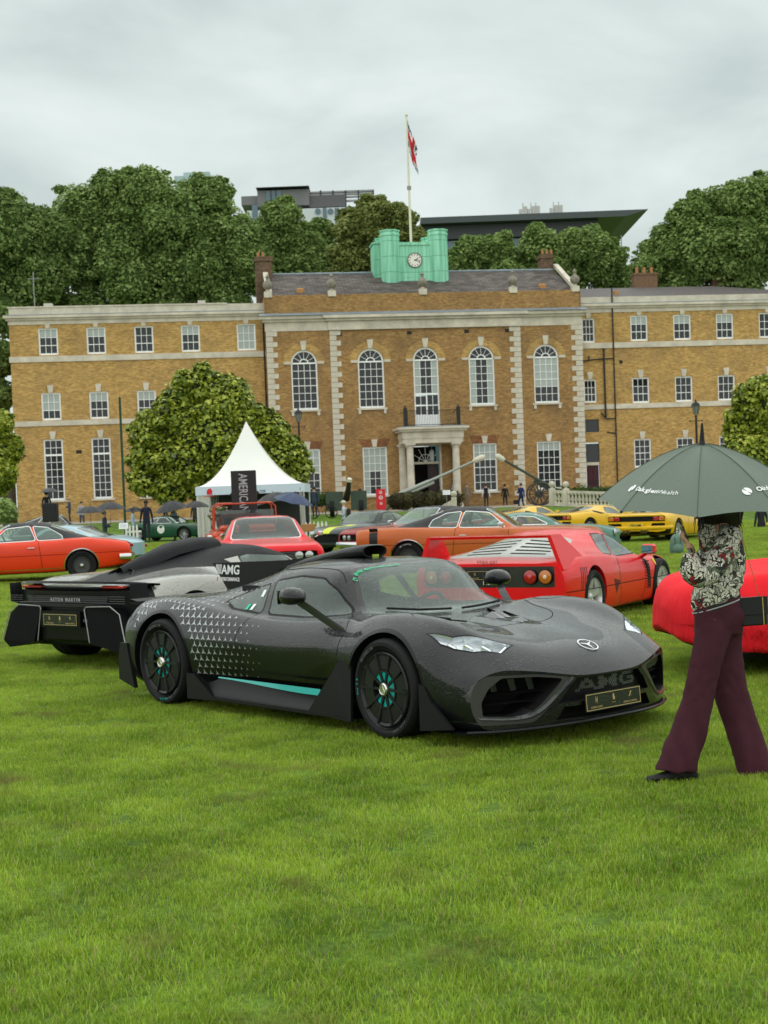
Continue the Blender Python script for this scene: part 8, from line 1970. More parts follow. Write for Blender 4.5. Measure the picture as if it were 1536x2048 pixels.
    b.add(v,f); J=b.build('jumper',fl,t,smooth=True,ang=180); J.data.update(); wrinkle(J,.012,7,(1,1,1.4))
    for s,(pts,rr) in enumerate((([(1462,1064,-.12),(1448,1098,-.18),(1424,1132,-.22),(1402,1150,-.25),(1386,1142,-.27),(1382,1118,-.28),(1381,1106,-.28)],[.062,.070,.068,.072,.064,.045,.030]),([(1440,1066,.12),(1425,1100,.15),(1404,1136,.14),(1388,1132,.06),(1384,1112,-.02)],[.06,.06,.062,.05,.03]))):
        q=crv([tuple(L(u,vv,dd)) for u,vv,dd in pts],18); ri=np.interp(np.linspace(0,len(rr)-1,18),range(len(rr)),rr); b=MB(); b.tube([Vector(x) for x in q],list(ri),16); S_=b.build('sleeve',fl,J,smooth=True,ang=180); wrinkle(S_,.012,9)
    # knitted hem band with pale stripe
    b=MB(); v=[];f=[]
    for i,(dz,g) in enumerate(((.015,1.0),(.0,1.03),(-.022,1.03),(-.030,.99))):
        a=P(1388,1206,D); c=P(1480,1206,D); m_=(a+c)/2; hw=(c-a).length/2*g; ax=(c-a).normalized()
        for j in range(n):
            q=2*PI*j/n; v.append(m_+ax*hw*math.cos(q)+Vector((0,1,0))*hw*.68*math.sin(q)+Vector((0,0,.043*math.cos(q)+dz))-org)
        if i:
            for j in range(n): f.append((n*i-n+j,n*i+j,n*i+(j+1)%n,n*i-n+(j+1)%n))
    b.add(v,f); H_=b.build('hem_band',mat('knit_black',(.02,.02,.022),.8),J,smooth=True)
    b=MB(); a=P(1387,1207,D); c=P(1481,1207,D); m_=(a+c)/2; hw=(c-a).length/2*1.04; ax=(c-a).normalized(); b.tube([m_+ax*hw*math.cos(q)+Vector((0,1,0))*hw*.68*math.sin(q)+Vector((0,0,.043*math.cos(q)-.010))-org for q in np.linspace(0,2*PI,29)],.004,5); b.build('hem_stripe',mat('knit_grey',(.35,.36,.37),.8),H_)
    # trousers: two legs that join at the hips, flaring to the hem
    b=MB()
    hips=[(1392,1482,1192,.62),(1390,1488,1210,.66),(1390,1492,1228,.70),(1388,1489,1248,.70),(1388,1482,1268,.62)]
    legF=[(1390,1470,1215,.60,-.02),(1389,1470,1250,.62,-.03),(1384,1452,1300,.66,-.05),(1376,1440,1350,.66,-.05),(1362,1428,1400,.68,-.05),(1348,1420,1440,.72,-.05),(1328,1408,1490,.78,-.05),(1312,1397,1528,.84,-.05),(1309,1394,1540,.85,-.05)]
    legB=[(1420,1489,1215,.60,.05),(1412,1488,1245,.62,.06),(1405,1482,1290,.66,.08),(1414,1487,1340,.66,.09),(1428,1499,1390,.66,.09),(1443,1514,1440,.70,.09),(1458,1532,1490,.76,.08),(1472,1546,1530,.82,.07),(1476,1551,1549,.84,.07)]
    loft_px(b,dense(hips,12),D,org=org,n=26); loft_px(b,dense(legF,34),D,org=org,n=26); loft_px(b,dense(legB,34),D,org=org,n=26)
    tr=b.build('trousers',trs,t,smooth=True,ang=180)
    # weld the three tubes into one garment
    rm=tr.modifiers.new('r','REMESH'); rm.mode='VOXEL'; rm.voxel_size=.009; sm=tr.modifiers.new('s','SMOOTH'); sm.iterations=4
    dg=bpy.context.evaluated_depsgraph_get(); dg.update(); nm=bpy.data.meshes.new_from_object(tr.evaluated_get(dg)); tr.modifiers.clear(); tr.data=nm
    nm.polygons.foreach_set('use_smooth',[True]*len(nm.polygons))
    for v_ in nm.vertices:
        z=v_.co.z; x=v_.co.x; w=smooth01((.95-z)/.5); a=.0075*math.sin(x*60+z*9+2*noise.noise(v_.co*3))*smooth01((.55-z)/.5)+.010*noise.noise(Vector((x*9,v_.co.y*9,z*4)))+.006*noise.noise(Vector((x*26,v_.co.y*20,z*20)))*(1 if .45<z<.62 or z>.8 else .3)
        v_.co+=v_.normal*a
    # shoes
    for (u0,u1,v0,d,s) in ((1288,1400,1541,-.06,1),(1476,1590,1553,.05,1)):
        b=MB(); rows=[(0,.012,.010),(.02,.030,.026),(.06,.040,.034),(.12,.043,.052),(.18,.036,.070),(.24,.034,.078),(.275,.030,.06),(.29,.012,.03)]; bs=P(u0,v0+6,D+d); v=[];f=[];n=14; Lx=P(u1,v0+6,D+d).x-bs.x; k=Lx/.30
        for i,(x,w,h) in enumerate(rows):
            for j in range(n):
                a=2*PI*j/n; cz=math.sin(a); v.append(Vector((bs.x+x*k,bs.y+w*math.cos(a),max(.006,h*.5+h*.5*cz+ (.004)))) - org)
            if i:
                for j in range(n): f.append((n*i-n+j,n*i+j,n*i+(j+1)%n,n*i-n+(j+1)%n))
        f.append(tuple(range(n))); f.append(tuple(n*(len(rows)-1)+j for j in range(n-1,-1,-1)))
        b.add(v,f); sh_=b.build('shoe',mat('shoe_black_suede',(.012,.012,.013),.7),t,smooth=True)
        b=MB(); b.bbox((bs.x-org.x)+.21*k,(bs.x-org.x)+.28*k,bs.y-org.y-.025,bs.y-org.y+.025,0,.03,.004); b.build('heel',mat('shoe_black_suede',(.012,.012,.013),.7),sh_)
    # shoulder bag on a chain
    q=L(1506,1222,-.02); bg=thing('handbag','black flat handbag hanging on a thin gold chain beside the walking woman','handbag',org); b=MB(); b.bbox(-.072,.072,-.028,.028,-.078,.076,.008,M=Matrix.Translation(q)@Rm(rad(-2),'Y')); bo=b.build('bag_body',mat('bag_leather',(.012,.012,.013),.4,bump=.3,bs=150,bd=.002),bg)
    b=MB(); b.bbox(-.074,.074,-.034,-.028,-.020,.078,.003,M=Matrix.Translation(q)@Rm(rad(-2),'Y')); b.build('flap',mat('bag_leather',(.012,.012,.013),.4),bg)
    b=MB(); b.box(.044,.049,-.036,-.034,-.076,.074,M=Matrix.Translation(q)@Rm(rad(-2),'Y')); b.build('gold_trim',mat('gold_metal',(.65,.45,.15),.25,1),bg)
    ch=crv([tuple(L(1478,1050,-.13)),tuple(L(1492,1100,-.12)),tuple(L(1506,1150,-.08)),tuple(L(1519,1196,-.03))],40); b=MB()
    for i in range(0,39):
        a=Vector(ch[i]); c=Vector(ch[i+1]); M_=frame((a+c)/2,(c-a),(0,1,0) if i%2 else (1,0,.2)); k=8; vv=[(.007*math.cos(x),.0035*math.sin(x),0) for x in np.linspace(0,2*PI,k+1)]; b.tube([M_@Vector(p) for p in vv],.0012,4,cap=False)
    tag(b.build('chain',mat('gold_metal',(.65,.45,.15),.25,1),bg),kind='stuff')
    # umbrella
    ap=P(1404,888,D-.05); um,Sf=umbrella(ap,.56,.300,(.105,.138,.108),'large grey green golf umbrella with white lettering held over the walking woman',tilt=(rad(9),rad(2)),spin=rad(-15+90-45*2),shaft=.75,mname='green_umbrella_cloth',tip=.11,curve=1.75)
    wh=mat('white_print',(.75,.75,.75),.5); rot=um.rotation_euler.to_matrix()
    # choose the two panels that show at the left and the right of the picture
    for target in (-(90+52),-(90-38)):
        tgt=rad(target); b=MB(); spin=um.rotation_euler.z
        th0=tgt-spin; s0=.80; txt=[('Oakglen',.020,.03),('Wealth',.020,.0)]; a=th0-.24
        def place(ch_,size,off,a,s,adv):
            p=Sf(a,s); e=.01; t1=(Sf(a+e,s)-p).normalized(); t2=(Sf(a,s-e)-p).normalized(); nn=t1.cross(t2).normalized()
            if nn.z<0: nn=-nn
            b.text(ch_,size,frame(p+nn*.003,t1,nn),ext=.0004,off=off)
        R__=.56*s0
        p=Sf(a-.085,s0-.015); e=.01; t1=(Sf(a-.085+e,s0)-p).normalized(); t2=(Sf(a-.085,s0-e)-p).normalized(); nn=t1.cross(t2).normalized(); nn=nn if nn.z>0 else -nn
        F_=frame(p+nn*.003,t1,nn)
        for a0,a1 in ((.35,PI+.0),(PI+.35,2*PI)): b.add([F_@Vector((0,0,0))]+[F_@Vector((.026*math.cos(x),.026*math.sin(x),0)) for x in np.linspace(a0,a1,12)],[(0,k,k+1) for k in range(1,12)])
        a+=.03
        for w_,size,off in txt:
            for c_ in w_:
                adv={'l':.42,'e':.80,'t':.55,'W':1.25,'O':1.05}.get(c_,.82); place(c_,.040,off,a+.018*adv/R__,s0,adv); a+=.0265*adv/R__
        b.build('canopy_lettering',wh,um)
    return t
def bystanders():
    def g(u,vt,vf,Hh=1.74):
        D=F*Hh/(vf-vt); p=P(u,vf,D); return (p.x,p.y,p.z)
    def put(u,vt,vf,hd,top,legs,label,Hh=1.74,**k):
        loc=g(u,vt,vf,Hh); return person(loc,rad(hd),top,legs,label,Hh=Hh,**k),loc
    navy=(.012,.016,.035); blk=(.014,.014,.016)
    put(295,1002,1086,-95,navy,(.02,.02,.03),'man in dark navy jacket and trousers standing beside the green race car',skin='dark',hair=(.005,.005,.005),Hh=1.86)
    _,l=put(350,1013,1083,-130,(.40,.50,.56),(.55,.50,.38),'woman in pale blue jacket and cream trousers under the wide black umbrella',pose='phone',hair=(.03,.015,.01),Hh=1.66)
    umbrella((l[0]-.15,l[1]-.1,l[2]+1.92),.80,.42,(.018,.018,.022),'wide black umbrella held over the woman in pale blue',tilt=(rad(8),rad(-10)),shaft=.9)
    _,l=put(212,1022,1108,20,(.035,.045,.065),(.03,.03,.04),'man in slate blue jacket seen from behind under a black umbrella',hair=(.12,.10,.09),pose='hold')
    umbrella((l[0]+.25,l[1],l[2]+2.1),.68,.32,(.016,.018,.020),'black umbrella over the man in slate blue, left of the man in navy',shaft=.9)
    _,l=put(268,1018,1082,0,(.30,.40,.50),(.05,.05,.06),'person in light blue half hidden behind the man in navy')
    umbrella((l[0],l[1]+.4,l[2]+1.85),.60,.28,(.022,.022,.024),'dark umbrella behind the man in navy',shaft=.8)
    put(690,1002,1080,176,(.42,.46,.50),(.10,.12,.16),'man in pale cap and grey blue jacket walking left past the dark grey sports car',pose='hold',hat=(.55,.50,.40),bag=(.02,.02,.02),hair=(.1,.08,.06))
    put(630,974,1036,-100,(.030,.045,.075),(.03,.04,.06),'man in dark blue beside the green field gun',hat=(.03,.03,.035))
    put(935,966,1014,95,(.20,.165,.12),(.18,.15,.11),'person in beige brown coat and cap in front of the porch column',hat=(.25,.16,.10),coat=.60)
    put(973,968,1018,85,blk,(.02,.02,.022),'man in black waistcoat and white sleeves right of the porch',sleeves=(.6,.6,.6))
    _,l=put(995,970,1016,80,(.03,.028,.03),(.02,.02,.022),'person in black under the orange umbrella')
    umbrella((l[0]-.3,l[1],l[2]+1.95),.62,.30,(.60,.10,.015),'orange umbrella among the people by the porch',shaft=.9)
    put(1011,969,1017,100,blk,(.018,.018,.022),'man in black top and trousers right of the orange umbrella',skin='tan')
    _,l=put(1043,967,1021,120,(.012,.028,.11),(.02,.03,.08),'man in royal blue suit with a dark bag right of the people by the porch',hair=(.06,.04,.03),pose='walk')
    b=MB(); b.bbox(-.16,.16,-.06,.06,0,.28,.03); tor(b,.10,.012,12,5); o=b.build('briefcase',mat('bag_leather',(.012,.012,.013),.4),None,loc=(l[0]-.35,l[1]-.1,l[2]+.42)); tag(o,'dark bag carried by the man in the royal blue suit','bag')
    put(815,962,1003,-90,blk,blk,'dark figure sitting by the left porch column',Hh=1.5)
    put(862,960,1006,-90,(.06,.05,.05),(.03,.03,.03),'person in the porch doorway behind the shrubs',Hh=1.7)
    put(846,962,1006,-70,(.16,.06,.05),(.03,.03,.03),'person in dull red beside the person in the doorway',Hh=1.66)
    put(912,960,1008,-90,(.35,.40,.5),(.03,.03,.03),'person in pale blue behind the right porch column')
    _,l=put(592,1003,1072,60,(.50,.36,.36),(.05,.05,.06),'person in pale pink shirt at the right side of the white tent',pose='hold')
    put(557,1003,1070,110,(.40,.33,.24),(.06,.05,.05),'person in beige hooded coat under the blue umbrella',hood=(.40,.33,.24),coat=.6)
    put(531,1002,1068,-60,(.22,.10,.09),(.03,.03,.03),'person in dull red shirt right of the black banner',hair=(.12,.07,.04))
    p=P(590,986,58); umbrella(p,.82,.36,(.03,.05,.11),'dark blue umbrella at the right of the white tent',shaft=1.0,tilt=(rad(6),rad(14)))
    p=P(545,985,60); umbrella(p,.95,.42,(.014,.014,.016),'big black umbrella between the black banner and the blue umbrella',shaft=1.0,tilt=(0,rad(-10)))
    _,l=put(95,985,1046,-80,(.02,.02,.025),(.02,.02,.02),'person in black under the small umbrella at the left',hat=(.02,.02,.02)); umbrella((l[0]+.2,l[1],l[2]+2.0),.55,.26,(.05,.055,.065),'small dark grey umbrella at the left, over the person in black',shaft=.9)
    put(140,996,1046,-150,(.05,.065,.10),(.03,.04,.06),'person in slate blue bending beside the black speaker box',pose='hold',hat=(.3,.24,.15))
    put(1524,1006,1100,100,(.020,.020,.026),(.015,.015,.018),'person in black jacket at the right edge behind the red covered car')
    put(332,1000,1050,90,(.03,.025,.03),(.02,.02,.02),'person in black behind the wide black umbrella',hair=(.05,.01,.01))
    for u,vt,vf,hd,tp,lg,lab,kw in ((884,964,1008,80,(.30,.28,.26),(.04,.04,.05),'person in light grey top behind the white notice',{}),
        (1066,970,1014,60,(.30,.05,.05),(.04,.04,.05),'person in dark red beside the spoked gun wheel',{}),
        (780,964,1006,-70,(.04,.05,.08),(.02,.02,.03),'person in dark blue left of the porch, behind the shrubs',{}),
        (165,1004,1058,-60,(.30,.32,.34),(.05,.06,.09),'person in pale grey top between the speaker box and the man in slate blue',{}),
        (392,1004,1066,-100,(.03,.03,.035),(.02,.02,.02),'person in black at the left pole of the marquee',{}),
        (722,978,1030,150,(.05,.06,.05),(.04,.04,.04),'person in dark green standing at the end of the field gun shield',{'hat':(.03,.03,.03)}),
        (905,985,1020,-80,(.35,.33,.28),(.1,.09,.08),'child in cream top by the stone pier',{'Hh':1.25})): put(u,vt,vf,hd,tp,lg,lab,**kw)
    for u,v,D,R_,c,lab in ((180,1012,56,.62,(.018,.03,.022),'dark green umbrella left of the man in slate blue'),(392,1002,60,.60,(.015,.015,.017),'black umbrella at the left pole of the marquee')): umbrella(P(u,v,D),R_,.28,c,lab,shaft=.9)
# ---------------------------------------------------------------- tent, banners, guns, lamps and the rest
def tent():
    D=63; a=P(395,1075,D); c=P(613,1070,D); w=(c.x-a.x); cx_=(a.x+c.x)/2; z0=.02; ze=P(505,985,D).z; zv=P(505,970,D).z; za=P(492,842,D).z
    t=thing('marquee','white pointed marquee with pale blue valance in front of the round magnolia','tent',(cx_,D+w/2,z0)); wh=mat('tent_white',(.74,.74,.71),.5,var=.04,vs=1); hw=w/2
    ap=P(492,842,D+w/2).x-cx_; za=P(492,842,D+w/2).z-z0; zt=zv-z0
    v=[];f=[];n=14;m_=24
    for i in range(n+1):
        s=i/n; r=(1-s); z=zt+(za-zt)*(s**1.0)*(.36*s+.64*s**2.2 if False else 1) ; z=zt+(za-zt)*(1-(1-s)**.62 if False else s**1.75*.55+s*.45*s)
        for j in range(m_):
            q=j/m_*4; k=int(q); fr=q-k; cs=[(-1,-1),(1,-1),(1,1),(-1,1),(-1,-1)]; x=cs[k][0]+(cs[k+1][0]-cs[k][0])*fr; y=cs[k][1]+(cs[k+1][1]-cs[k][1])*fr; v.append((ap*s+hw*r*x,hw*r*y,z))
        if i:
            for j in range(m_): f.append((m_*i-m_+j,m_*i-m_+(j+1)%m_,m_*i+(j+1)%m_,m_*i+j))
    b=MB(); b.add(v,f); b.build('canopy',wh,t,smooth=True,ang=30)
    b=MB(); h=.02
    for y in (-hw,): b.box(-hw,hw,y-.02,y+.01,ze-z0-.05,zt)
    b.box(-hw-.01,-hw+.02,-hw,hw,ze-z0-.05,zt); b.box(hw-.02,hw+.01,-hw,hw,ze-z0-.05,zt); va=b.build('valance',mat('valance_blue_white',(.55,.62,.72),.6),t)
    b=MB(); b.M=T(-hw+.62,-hw-.025,zt-.22)@Rm(PI/2,'X'); b.prism([(-.12,-.12),(.10,-.14),(.13,.02),(.06,.14),(-.06,.12),(-.13,.02)],0,.006); b.build('red_emblem',mat('red_print',(.6,.02,.03),.5),va)
    b=MB(); b.M=T(-hw+.62,-hw-.025,zt-.42)@Rm(PI/2,'X'); b.text('CONCOURS ON SAVILE ROW',.045,Matrix.Identity(4)) if False else b.box(-.25,.25,-.012,.012,0,.004); b.build('emblem_line',mat('red_print',(.6,.02,.03),.5),va)
    b=MB(); b.M=T(.55,-hw-.025,zt-.34)@Rm(PI/2,'X'); b.text('OSS',.16,Matrix.Identity(4),off=.02); b.text('1',.16,T(hw-.75,.05,0),off=.02); b.build('valance_lettering',mat('navy_print',(.02,.03,.10),.5),va)
    b=MB(); b.M=T(.0,-hw-.03,zt-.30)@Rm(PI/2,'X'); b.prism([(-.95,-.12),(-.7,.12),(-.3,.24),(.1,.2),(.35,.02),(.45,-.12)],0,.004); b.build('umbrella_print',mat('print_black',(.02,.02,.02),.5),va)
    for x in (-hw+.05,hw-.05):
        for y in (-hw+.05,hw-.05): b=MB(); b.cyl(.035,0,ze-z0,8,M=T(x,y,0)); b.build('pole',mat('pole_grey_white',(.6,.6,.6),.4),t)
    for x0,x1,y in ((-hw+.02,-hw+.62,-hw+.02),(-hw+.02,-hw+.5,hw-.05),(hw-.25,hw-.02,-hw+.02)):
        b=MB(); v=[];f=[];n=22
        for i in range(n+1):
            x=x0+(x1-x0)*i/n; v+=[(x,y+.05*math.sin(i*1.9),ze-z0),(x+ .05*math.sin(i*.7),y+.09*math.sin(i*1.9),.02)]
            if i: f.append((2*i-2,2*i,2*i+1,2*i-1))
        b.add(v,f); b.build('side_curtain',mat('curtain_white',(.62,.61,.56),.7),t,smooth=True,ang=180)
    b=MB(); b.box(-hw+.1,hw-.1,hw-.06,hw-.03,0,ze-z0); b.build('back_wall',mat('tent_inner_dark',(.05,.05,.05),.8),t)
    b=MB(); b.bbox(-.6,1.4,.5,1.1,0,1.0,.03); o=b.build('bar_counter',mat('dark_wood',(.05,.03,.02),.5),None,loc=(cx_,D+w/2,z0)); tag(o,'dark wooden counter inside the white marquee','counter')
    # flowers beside the tent pole
    p=P(437,1040,56); fl=thing('flower_arrangement','tall arrangement of pink and peach flowers beside the marquee pole','flowers',(p.x,56,0)); rnd=random.Random(2)
    b=MB(); b.lathe([(.16,0),(.2,.3),(.14,.85),(.18,.95)],12); b.build('vase',mat('vase_white',(.5,.48,.42),.5),fl)
    for nm,c,k in (('pink_blooms',(.60,.22,.22),26),('peach_blooms',(.65,.40,.26),18),('leaves',(.05,.10,.03),60)):
        b=MB()
        for i in range(k): d=Vector((rnd.gauss(0,1),rnd.gauss(0,1),rnd.gauss(0,1))).normalized(); b.ball(rnd.uniform(.05,.09),6,M=T(d.x*.42*rnd.random()**.3,d.y*.35,1.28+d.z*.33),sz=.6)
        tag(b.build(nm,mat(nm,c,.7),fl,smooth=True),kind='stuff')
def banners():
    D=34; a=P(468,1100,D); c=P(518,1100,D); zt=P(492,941,D).z; t=thing('banner_stand','tall matt black banner reading AMERICAN MUSCLE vertically behind the bright red car','banner',((a.x+c.x)/2,D,0),rad(-2)); w=(c.x-a.x)/2
    bl=mat('banner_black',(.020,.018,.019),.55); b=MB(); b.bbox(-w,w,-.05,.05,.02,zt,.01); b.build('panel',bl,t)
    b=MB(); b.M=T(.0,-.055,zt-.07)@Rm(PI/2,'X')@Rm(-PI/2,'Z'); b.text('AMERICAN MUSCLE',.30,T(0,-.11,0),align='LEFT',off=.005,sx=.62,ext=.004); b.build('banner_lettering',mat('banner_grey_print',(.38,.38,.40),.5),t)
    D=84; a=P(753,1020,D); c=P(772,1020,D); t=thing('banner_stand','narrow red banner with white print right of the green field gun','banner',((a.x+c.x)/2,D,a.z-.2)); w=(c.x-a.x)/2; h=P(762,978,D).z-a.z+.2
    b=MB(); b.bbox(-w,w,-.03,.03,0,h,.01); b.build('panel',mat('banner_red',(.62,.02,.035),.5),t)
    wh=mat('white_print',(.75,.75,.75),.5)
    for z,r in ((h-.20,.09),(h-.50,.12),(h-.85,.08)): b=MB(); b.M=T(0,-.035,z)@Rm(PI/2,'X'); b.lathe([(r,0),(r,.003),(r*.72,.003),(r*.72,0)],14,cap=False); b.box(-r*.3,r*.3,-r*.3,r*.3,0,.004); b.build('white_emblem',wh,t)
    for u,v,w_,h_,D,lab in ((772,1088,.42,.30,31,'white information board on the grass in front of the dark red coupe'),(247,1052,.30,.22,47,'small white information card near the man in slate blue'),(893,985,.45,.3,86,'white notice on a post by the porch column')):
        p=P(u,v,D); gz=ground_z(p.x,D); t=thing('information_sign',lab,'sign',(p.x,D,gz)); b=MB(); b.M=T(0,0,p.z-gz)@Rm(rad(-25),'X'); b.bbox(-w_/2,w_/2,-.012,.012,-h_/2,h_/2,.004); b.build('board',mat('card_white',(.72,.74,.76),.4),t)
        b=MB()
        for k in range(5): b.box(-w_*.4,w_*(.4-.1*(k%2)),-.016,-.013,h_*(.3-.14*k),h_*(.33-.14*k),M=T(0,0,p.z-gz)@Rm(rad(-25),'X'))
        b.build('print_lines',mat('print_grey',(.25,.25,.27),.6),t)
        b=MB(); b.cyl(.015,0,p.z-gz,8); b.build('post',mat('pole_grey',(.25,.26,.26),.5),t)
def guns():
    gr=mat('military_green',(.035,.055,.035),.55,var=.15); wh=mat('muzzle_cover',(.58,.55,.45),.8,bump=.4,bs=10,bd=.03); gy=mat('barrel_grey_green',(.30,.33,.29),.4,.3); iron=mat('wheel_iron',(.05,.045,.04),.6)
    def gun(lab,m0,m1,D,base,mat_b,big=True,wheels=True,dy=0):
        a=P(*m0,D+dy); c=P(*m1,D); gz=ground_z(c.x,D); t=thing('field_gun',lab,'cannon',(c.x,D,gz)); O=Vector((c.x,D,gz)); p=a-O; q=c-O; d=(p-q)
        b=MB(); b.tube([q-d*.12,q,q+d*.35,q+d*.36,q+d*.92],[.15,.15,.12,.09,.07],14); b.build('barrel',mat_b,t,smooth=True)
        b=MB(); b.tube([q+d*.90,q+d*.93,p+d*.02,p+d*.05],[.09,.18,.20,.08],12); b.build('muzzle_cover',wh,t,smooth=True)
        b=MB(); b.tube([q+d*.02+Vector((0,0,-.22)),q+d*.42+Vector((0,0,-.22))],.09,8); b.build('recoil_tube',mat_b,t,smooth=True)
        return t,q,d
    t,q,d=gun('long grey gun with white muzzle cover, the left one in front of the house',(962,916),(800,988),92,0,gy)
    for s in (-1,1):
        b=MB(); b.tube([q,(q.x-.9,s*.9,.1)],[.12,.07],8); b.build('trail_leg',gr,t)
    b=MB(); b.cyl(.5,-.1,.1,20,M=T(q.x+.3,-.8,.5)@Rm(PI/2,'X')); b.build('wheel',iron,t)
    t,q,d=gun('long green gun with white muzzle cover and large spoked wheels',(997,914),(1118,984),90,0,gr)
    b=MB(); b.tube([q+Vector((0,0,-.1)),q+Vector((1.2,.3,-.5))],[.22,.12],8); b.build('trail',mat('trail_pale',(.5,.5,.42),.6),t)
    for s in (-1,1):
        M0=T(q.x-1.25,s*.9,.75)@Rm(PI/2,'X'); b=MB(); b.M=M0; tor(b,.70,.05,28,6); tor(b,.12,.07,14,6); w_=b.build('wheel',iron,t)
        for k in range(12): b=MB(); b.M=M0@Rm(2*PI*k/12,'Z'); b.box(.1,.68,-.03,.03,-.03,.03); b.build('spoke',iron,w_)
    b=MB(); b.tube([(q.x-1.25,-.9,.75),(q.x-1.25,.9,.75)],.07,8); b.build('axle',iron,t)
    D=80; a=P(653,1036,D); c=P(735,1036,D); gz=ground_z(a.x,D); t=thing('field_gun','squat dark green field gun with wide shield left of the red banner','cannon',((a.x+c.x)/2,D,gz)); w=(c.x-a.x)/2; h=P(700,982,D).z-gz
    for x0,x1 in ((-w,-.18),(.25,w)): b=MB(); b.box(x0,x1,-.05,.02,.35,h,M=Rm(rad(-8),'X')); b.build('shield',gr,t)
    for s in (-1,1):
        M0=T(s*w*.72,.35,.5)@Rm(PI/2,'Y'); b=MB(); b.M=M0; b.lathe([(.48,-.12),(.5,-.08),(.5,.08),(.48,.12),(.25,.1),(.001,.1)],20); b.build('wheel',M_tyre(),t)
    b=MB(); b.tube([(0,.3,1.0),(.1,-.2,1.35),(.22,-.6,2.0)],[.2,.17,.10],10); b.build('barrel',mat('barrel_black',(.02,.022,.02),.5),t,smooth=True)
    b=MB(); b.tube([(.21,-.58,1.97),(.25,-.66,2.12)],[.15,.13],10); b.build('muzzle_cover',wh,t)
def lamps():
    iron=mat('iron_black',(.02,.02,.021),.5)
    def lamp(u,vt,D,lab):
        p=P(u,vt,D); gz=ground_z(p.x,D); h=p.z-gz; t=thing('street_lamp',lab,'lamp post',(p.x,D,gz)); b=MB(); b.lathe([(.16,0),(.16,.3),(.09,.5),(.075,1.2),(.06,h-1.0),(.09,h-.98),(.05,h-.92)],12); b.build('post',iron,t,smooth=True)
        b=MB(); b.tube([(-.35,0,h-1.25),(.35,0,h-1.25)],.022,6); b.ball(.05,8,M=T(-.37,0,h-1.25)); b.ball(.05,8,M=T(.37,0,h-1.25)); b.build('ladder_bar',iron,t)
        b=MB(); b.lathe([(.12,h-.88),(.22,h-.40)],6,cap=False); b.build('lantern_pane',mat('lantern_pane',(.20,.22,.20),.15),t)
        b=MB()
        for k in range(6): a=PI/3*k; b.tube([(.12*math.cos(a),.12*math.sin(a),h-.90),(.225*math.cos(a),.225*math.sin(a),h-.40)],.014,5)
        b.lathe([(.27,h-.40),(.20,h-.25),(.06,h-.15),(.05,h-.06),(.001,h)],6); b.build('lantern_frame',iron,t)
    lamp(1391,798,82,'black street lamp with six sided lantern above the green umbrella')
    lamp(596,815,91,'black street lamp peeping over the right side of the round magnolia')
    p=P(239,792,70); t=thing('green_pole','tall thin dark green pole in front of the left wing, left of the magnolia','pole',(p.x,70,0)); b=MB(); b.lathe([(.06,0),(.06,p.z-.1),(.001,p.z)],10); b.build('pole',mat('pole_green',(.012,.05,.022),.5),t)
    b=MB(); b.box(-.09,.09,-.09,.09,0,.25); b.build('pole_base',mat('pole_green',(.012,.05,.022),.5),t)
def balustrade():
    st=stone(); x0=P(1108,1000,84); x1=P(1300,1020,76); n=26; gz=ground_z(x0.x,84); t=thing('balustrade','pale stone balustrade running down to the right behind the yellow cars','balustrade',(x0.x,84,gz))
    A=Vector((0,0,0)); B=Vector((x1.x-x0.x,-8,0)); zt=.98; me=None
    def hz(s): return 1.0-.55*smooth01(s)
    for i in range(n):
        s=(i+.5)/n; q=A.lerp(B,s)
        if me is None: b=MB(); b.lathe([(.09,0),(.09,.06),(.05,.1),(.10,.25),(.05,.48),(.07,.55),(.09,.56),(.09,.62)],10); o=b.build('baluster',st,t,smooth=True,loc=(q.x,q.y,.18)); me=o.data
        else: o=link_mesh('baluster',me,t,(q.x,q.y,.18-.35*s))
    for z0,z1,nm in ((.80,.95,'rail'),(.02,.18,'plinth')):
        b=MB(); v=[]
        for s,q in ((0,A),(1,B)):
            for dy in (-.14,.14):
                for z in (z0,z1): v.append((q.x,q.y+dy,z-.35*s))
        b.add(v,[(0,1,5,4),(2,6,7,3),(1,3,7,5),(0,4,6,2),(0,2,3,1),(4,5,7,6)]); b.build(nm,st,t)
    for s in (-.02,.14,1.0):
        q=A.lerp(B,s); b=MB(); b.bbox(q.x-.18,q.x+.18,q.y-.18,q.y+.18,0-.35*max(s,0),1.05-.35*max(s,0),.02); pi_=b.build('pier',st,t); b=MB(); b.M=T(q.x,q.y,1.05-.35*max(s,0)); b.lathe([(.10,0),(.08,.08),(.001,.081)],10); b.ball(.19,12,M=T(0,0,.25)); b.build('ball_finial',st,pi_,smooth=True)
    p=P(908,1002,87); gz=ground_z(p.x,87); t=thing('stone_pier','short stone pier with ball finial and sloping step side in front of the porch','pier',(p.x,87,gz)); b=MB(); b.bbox(-.16,.16,-.16,.16,0,.75,.02); b.build('pier_shaft',st,t); b=MB(); b.ball(.2,12,M=T(0,0,.95)); b.build('ball_finial',st,t,smooth=True); b=MB(); b.prism([(-1.3,0),(-.1,0),(-.1,.6)],-.12,.12,M=Rm(PI/2,'X')); b.build('step_side',st,t)
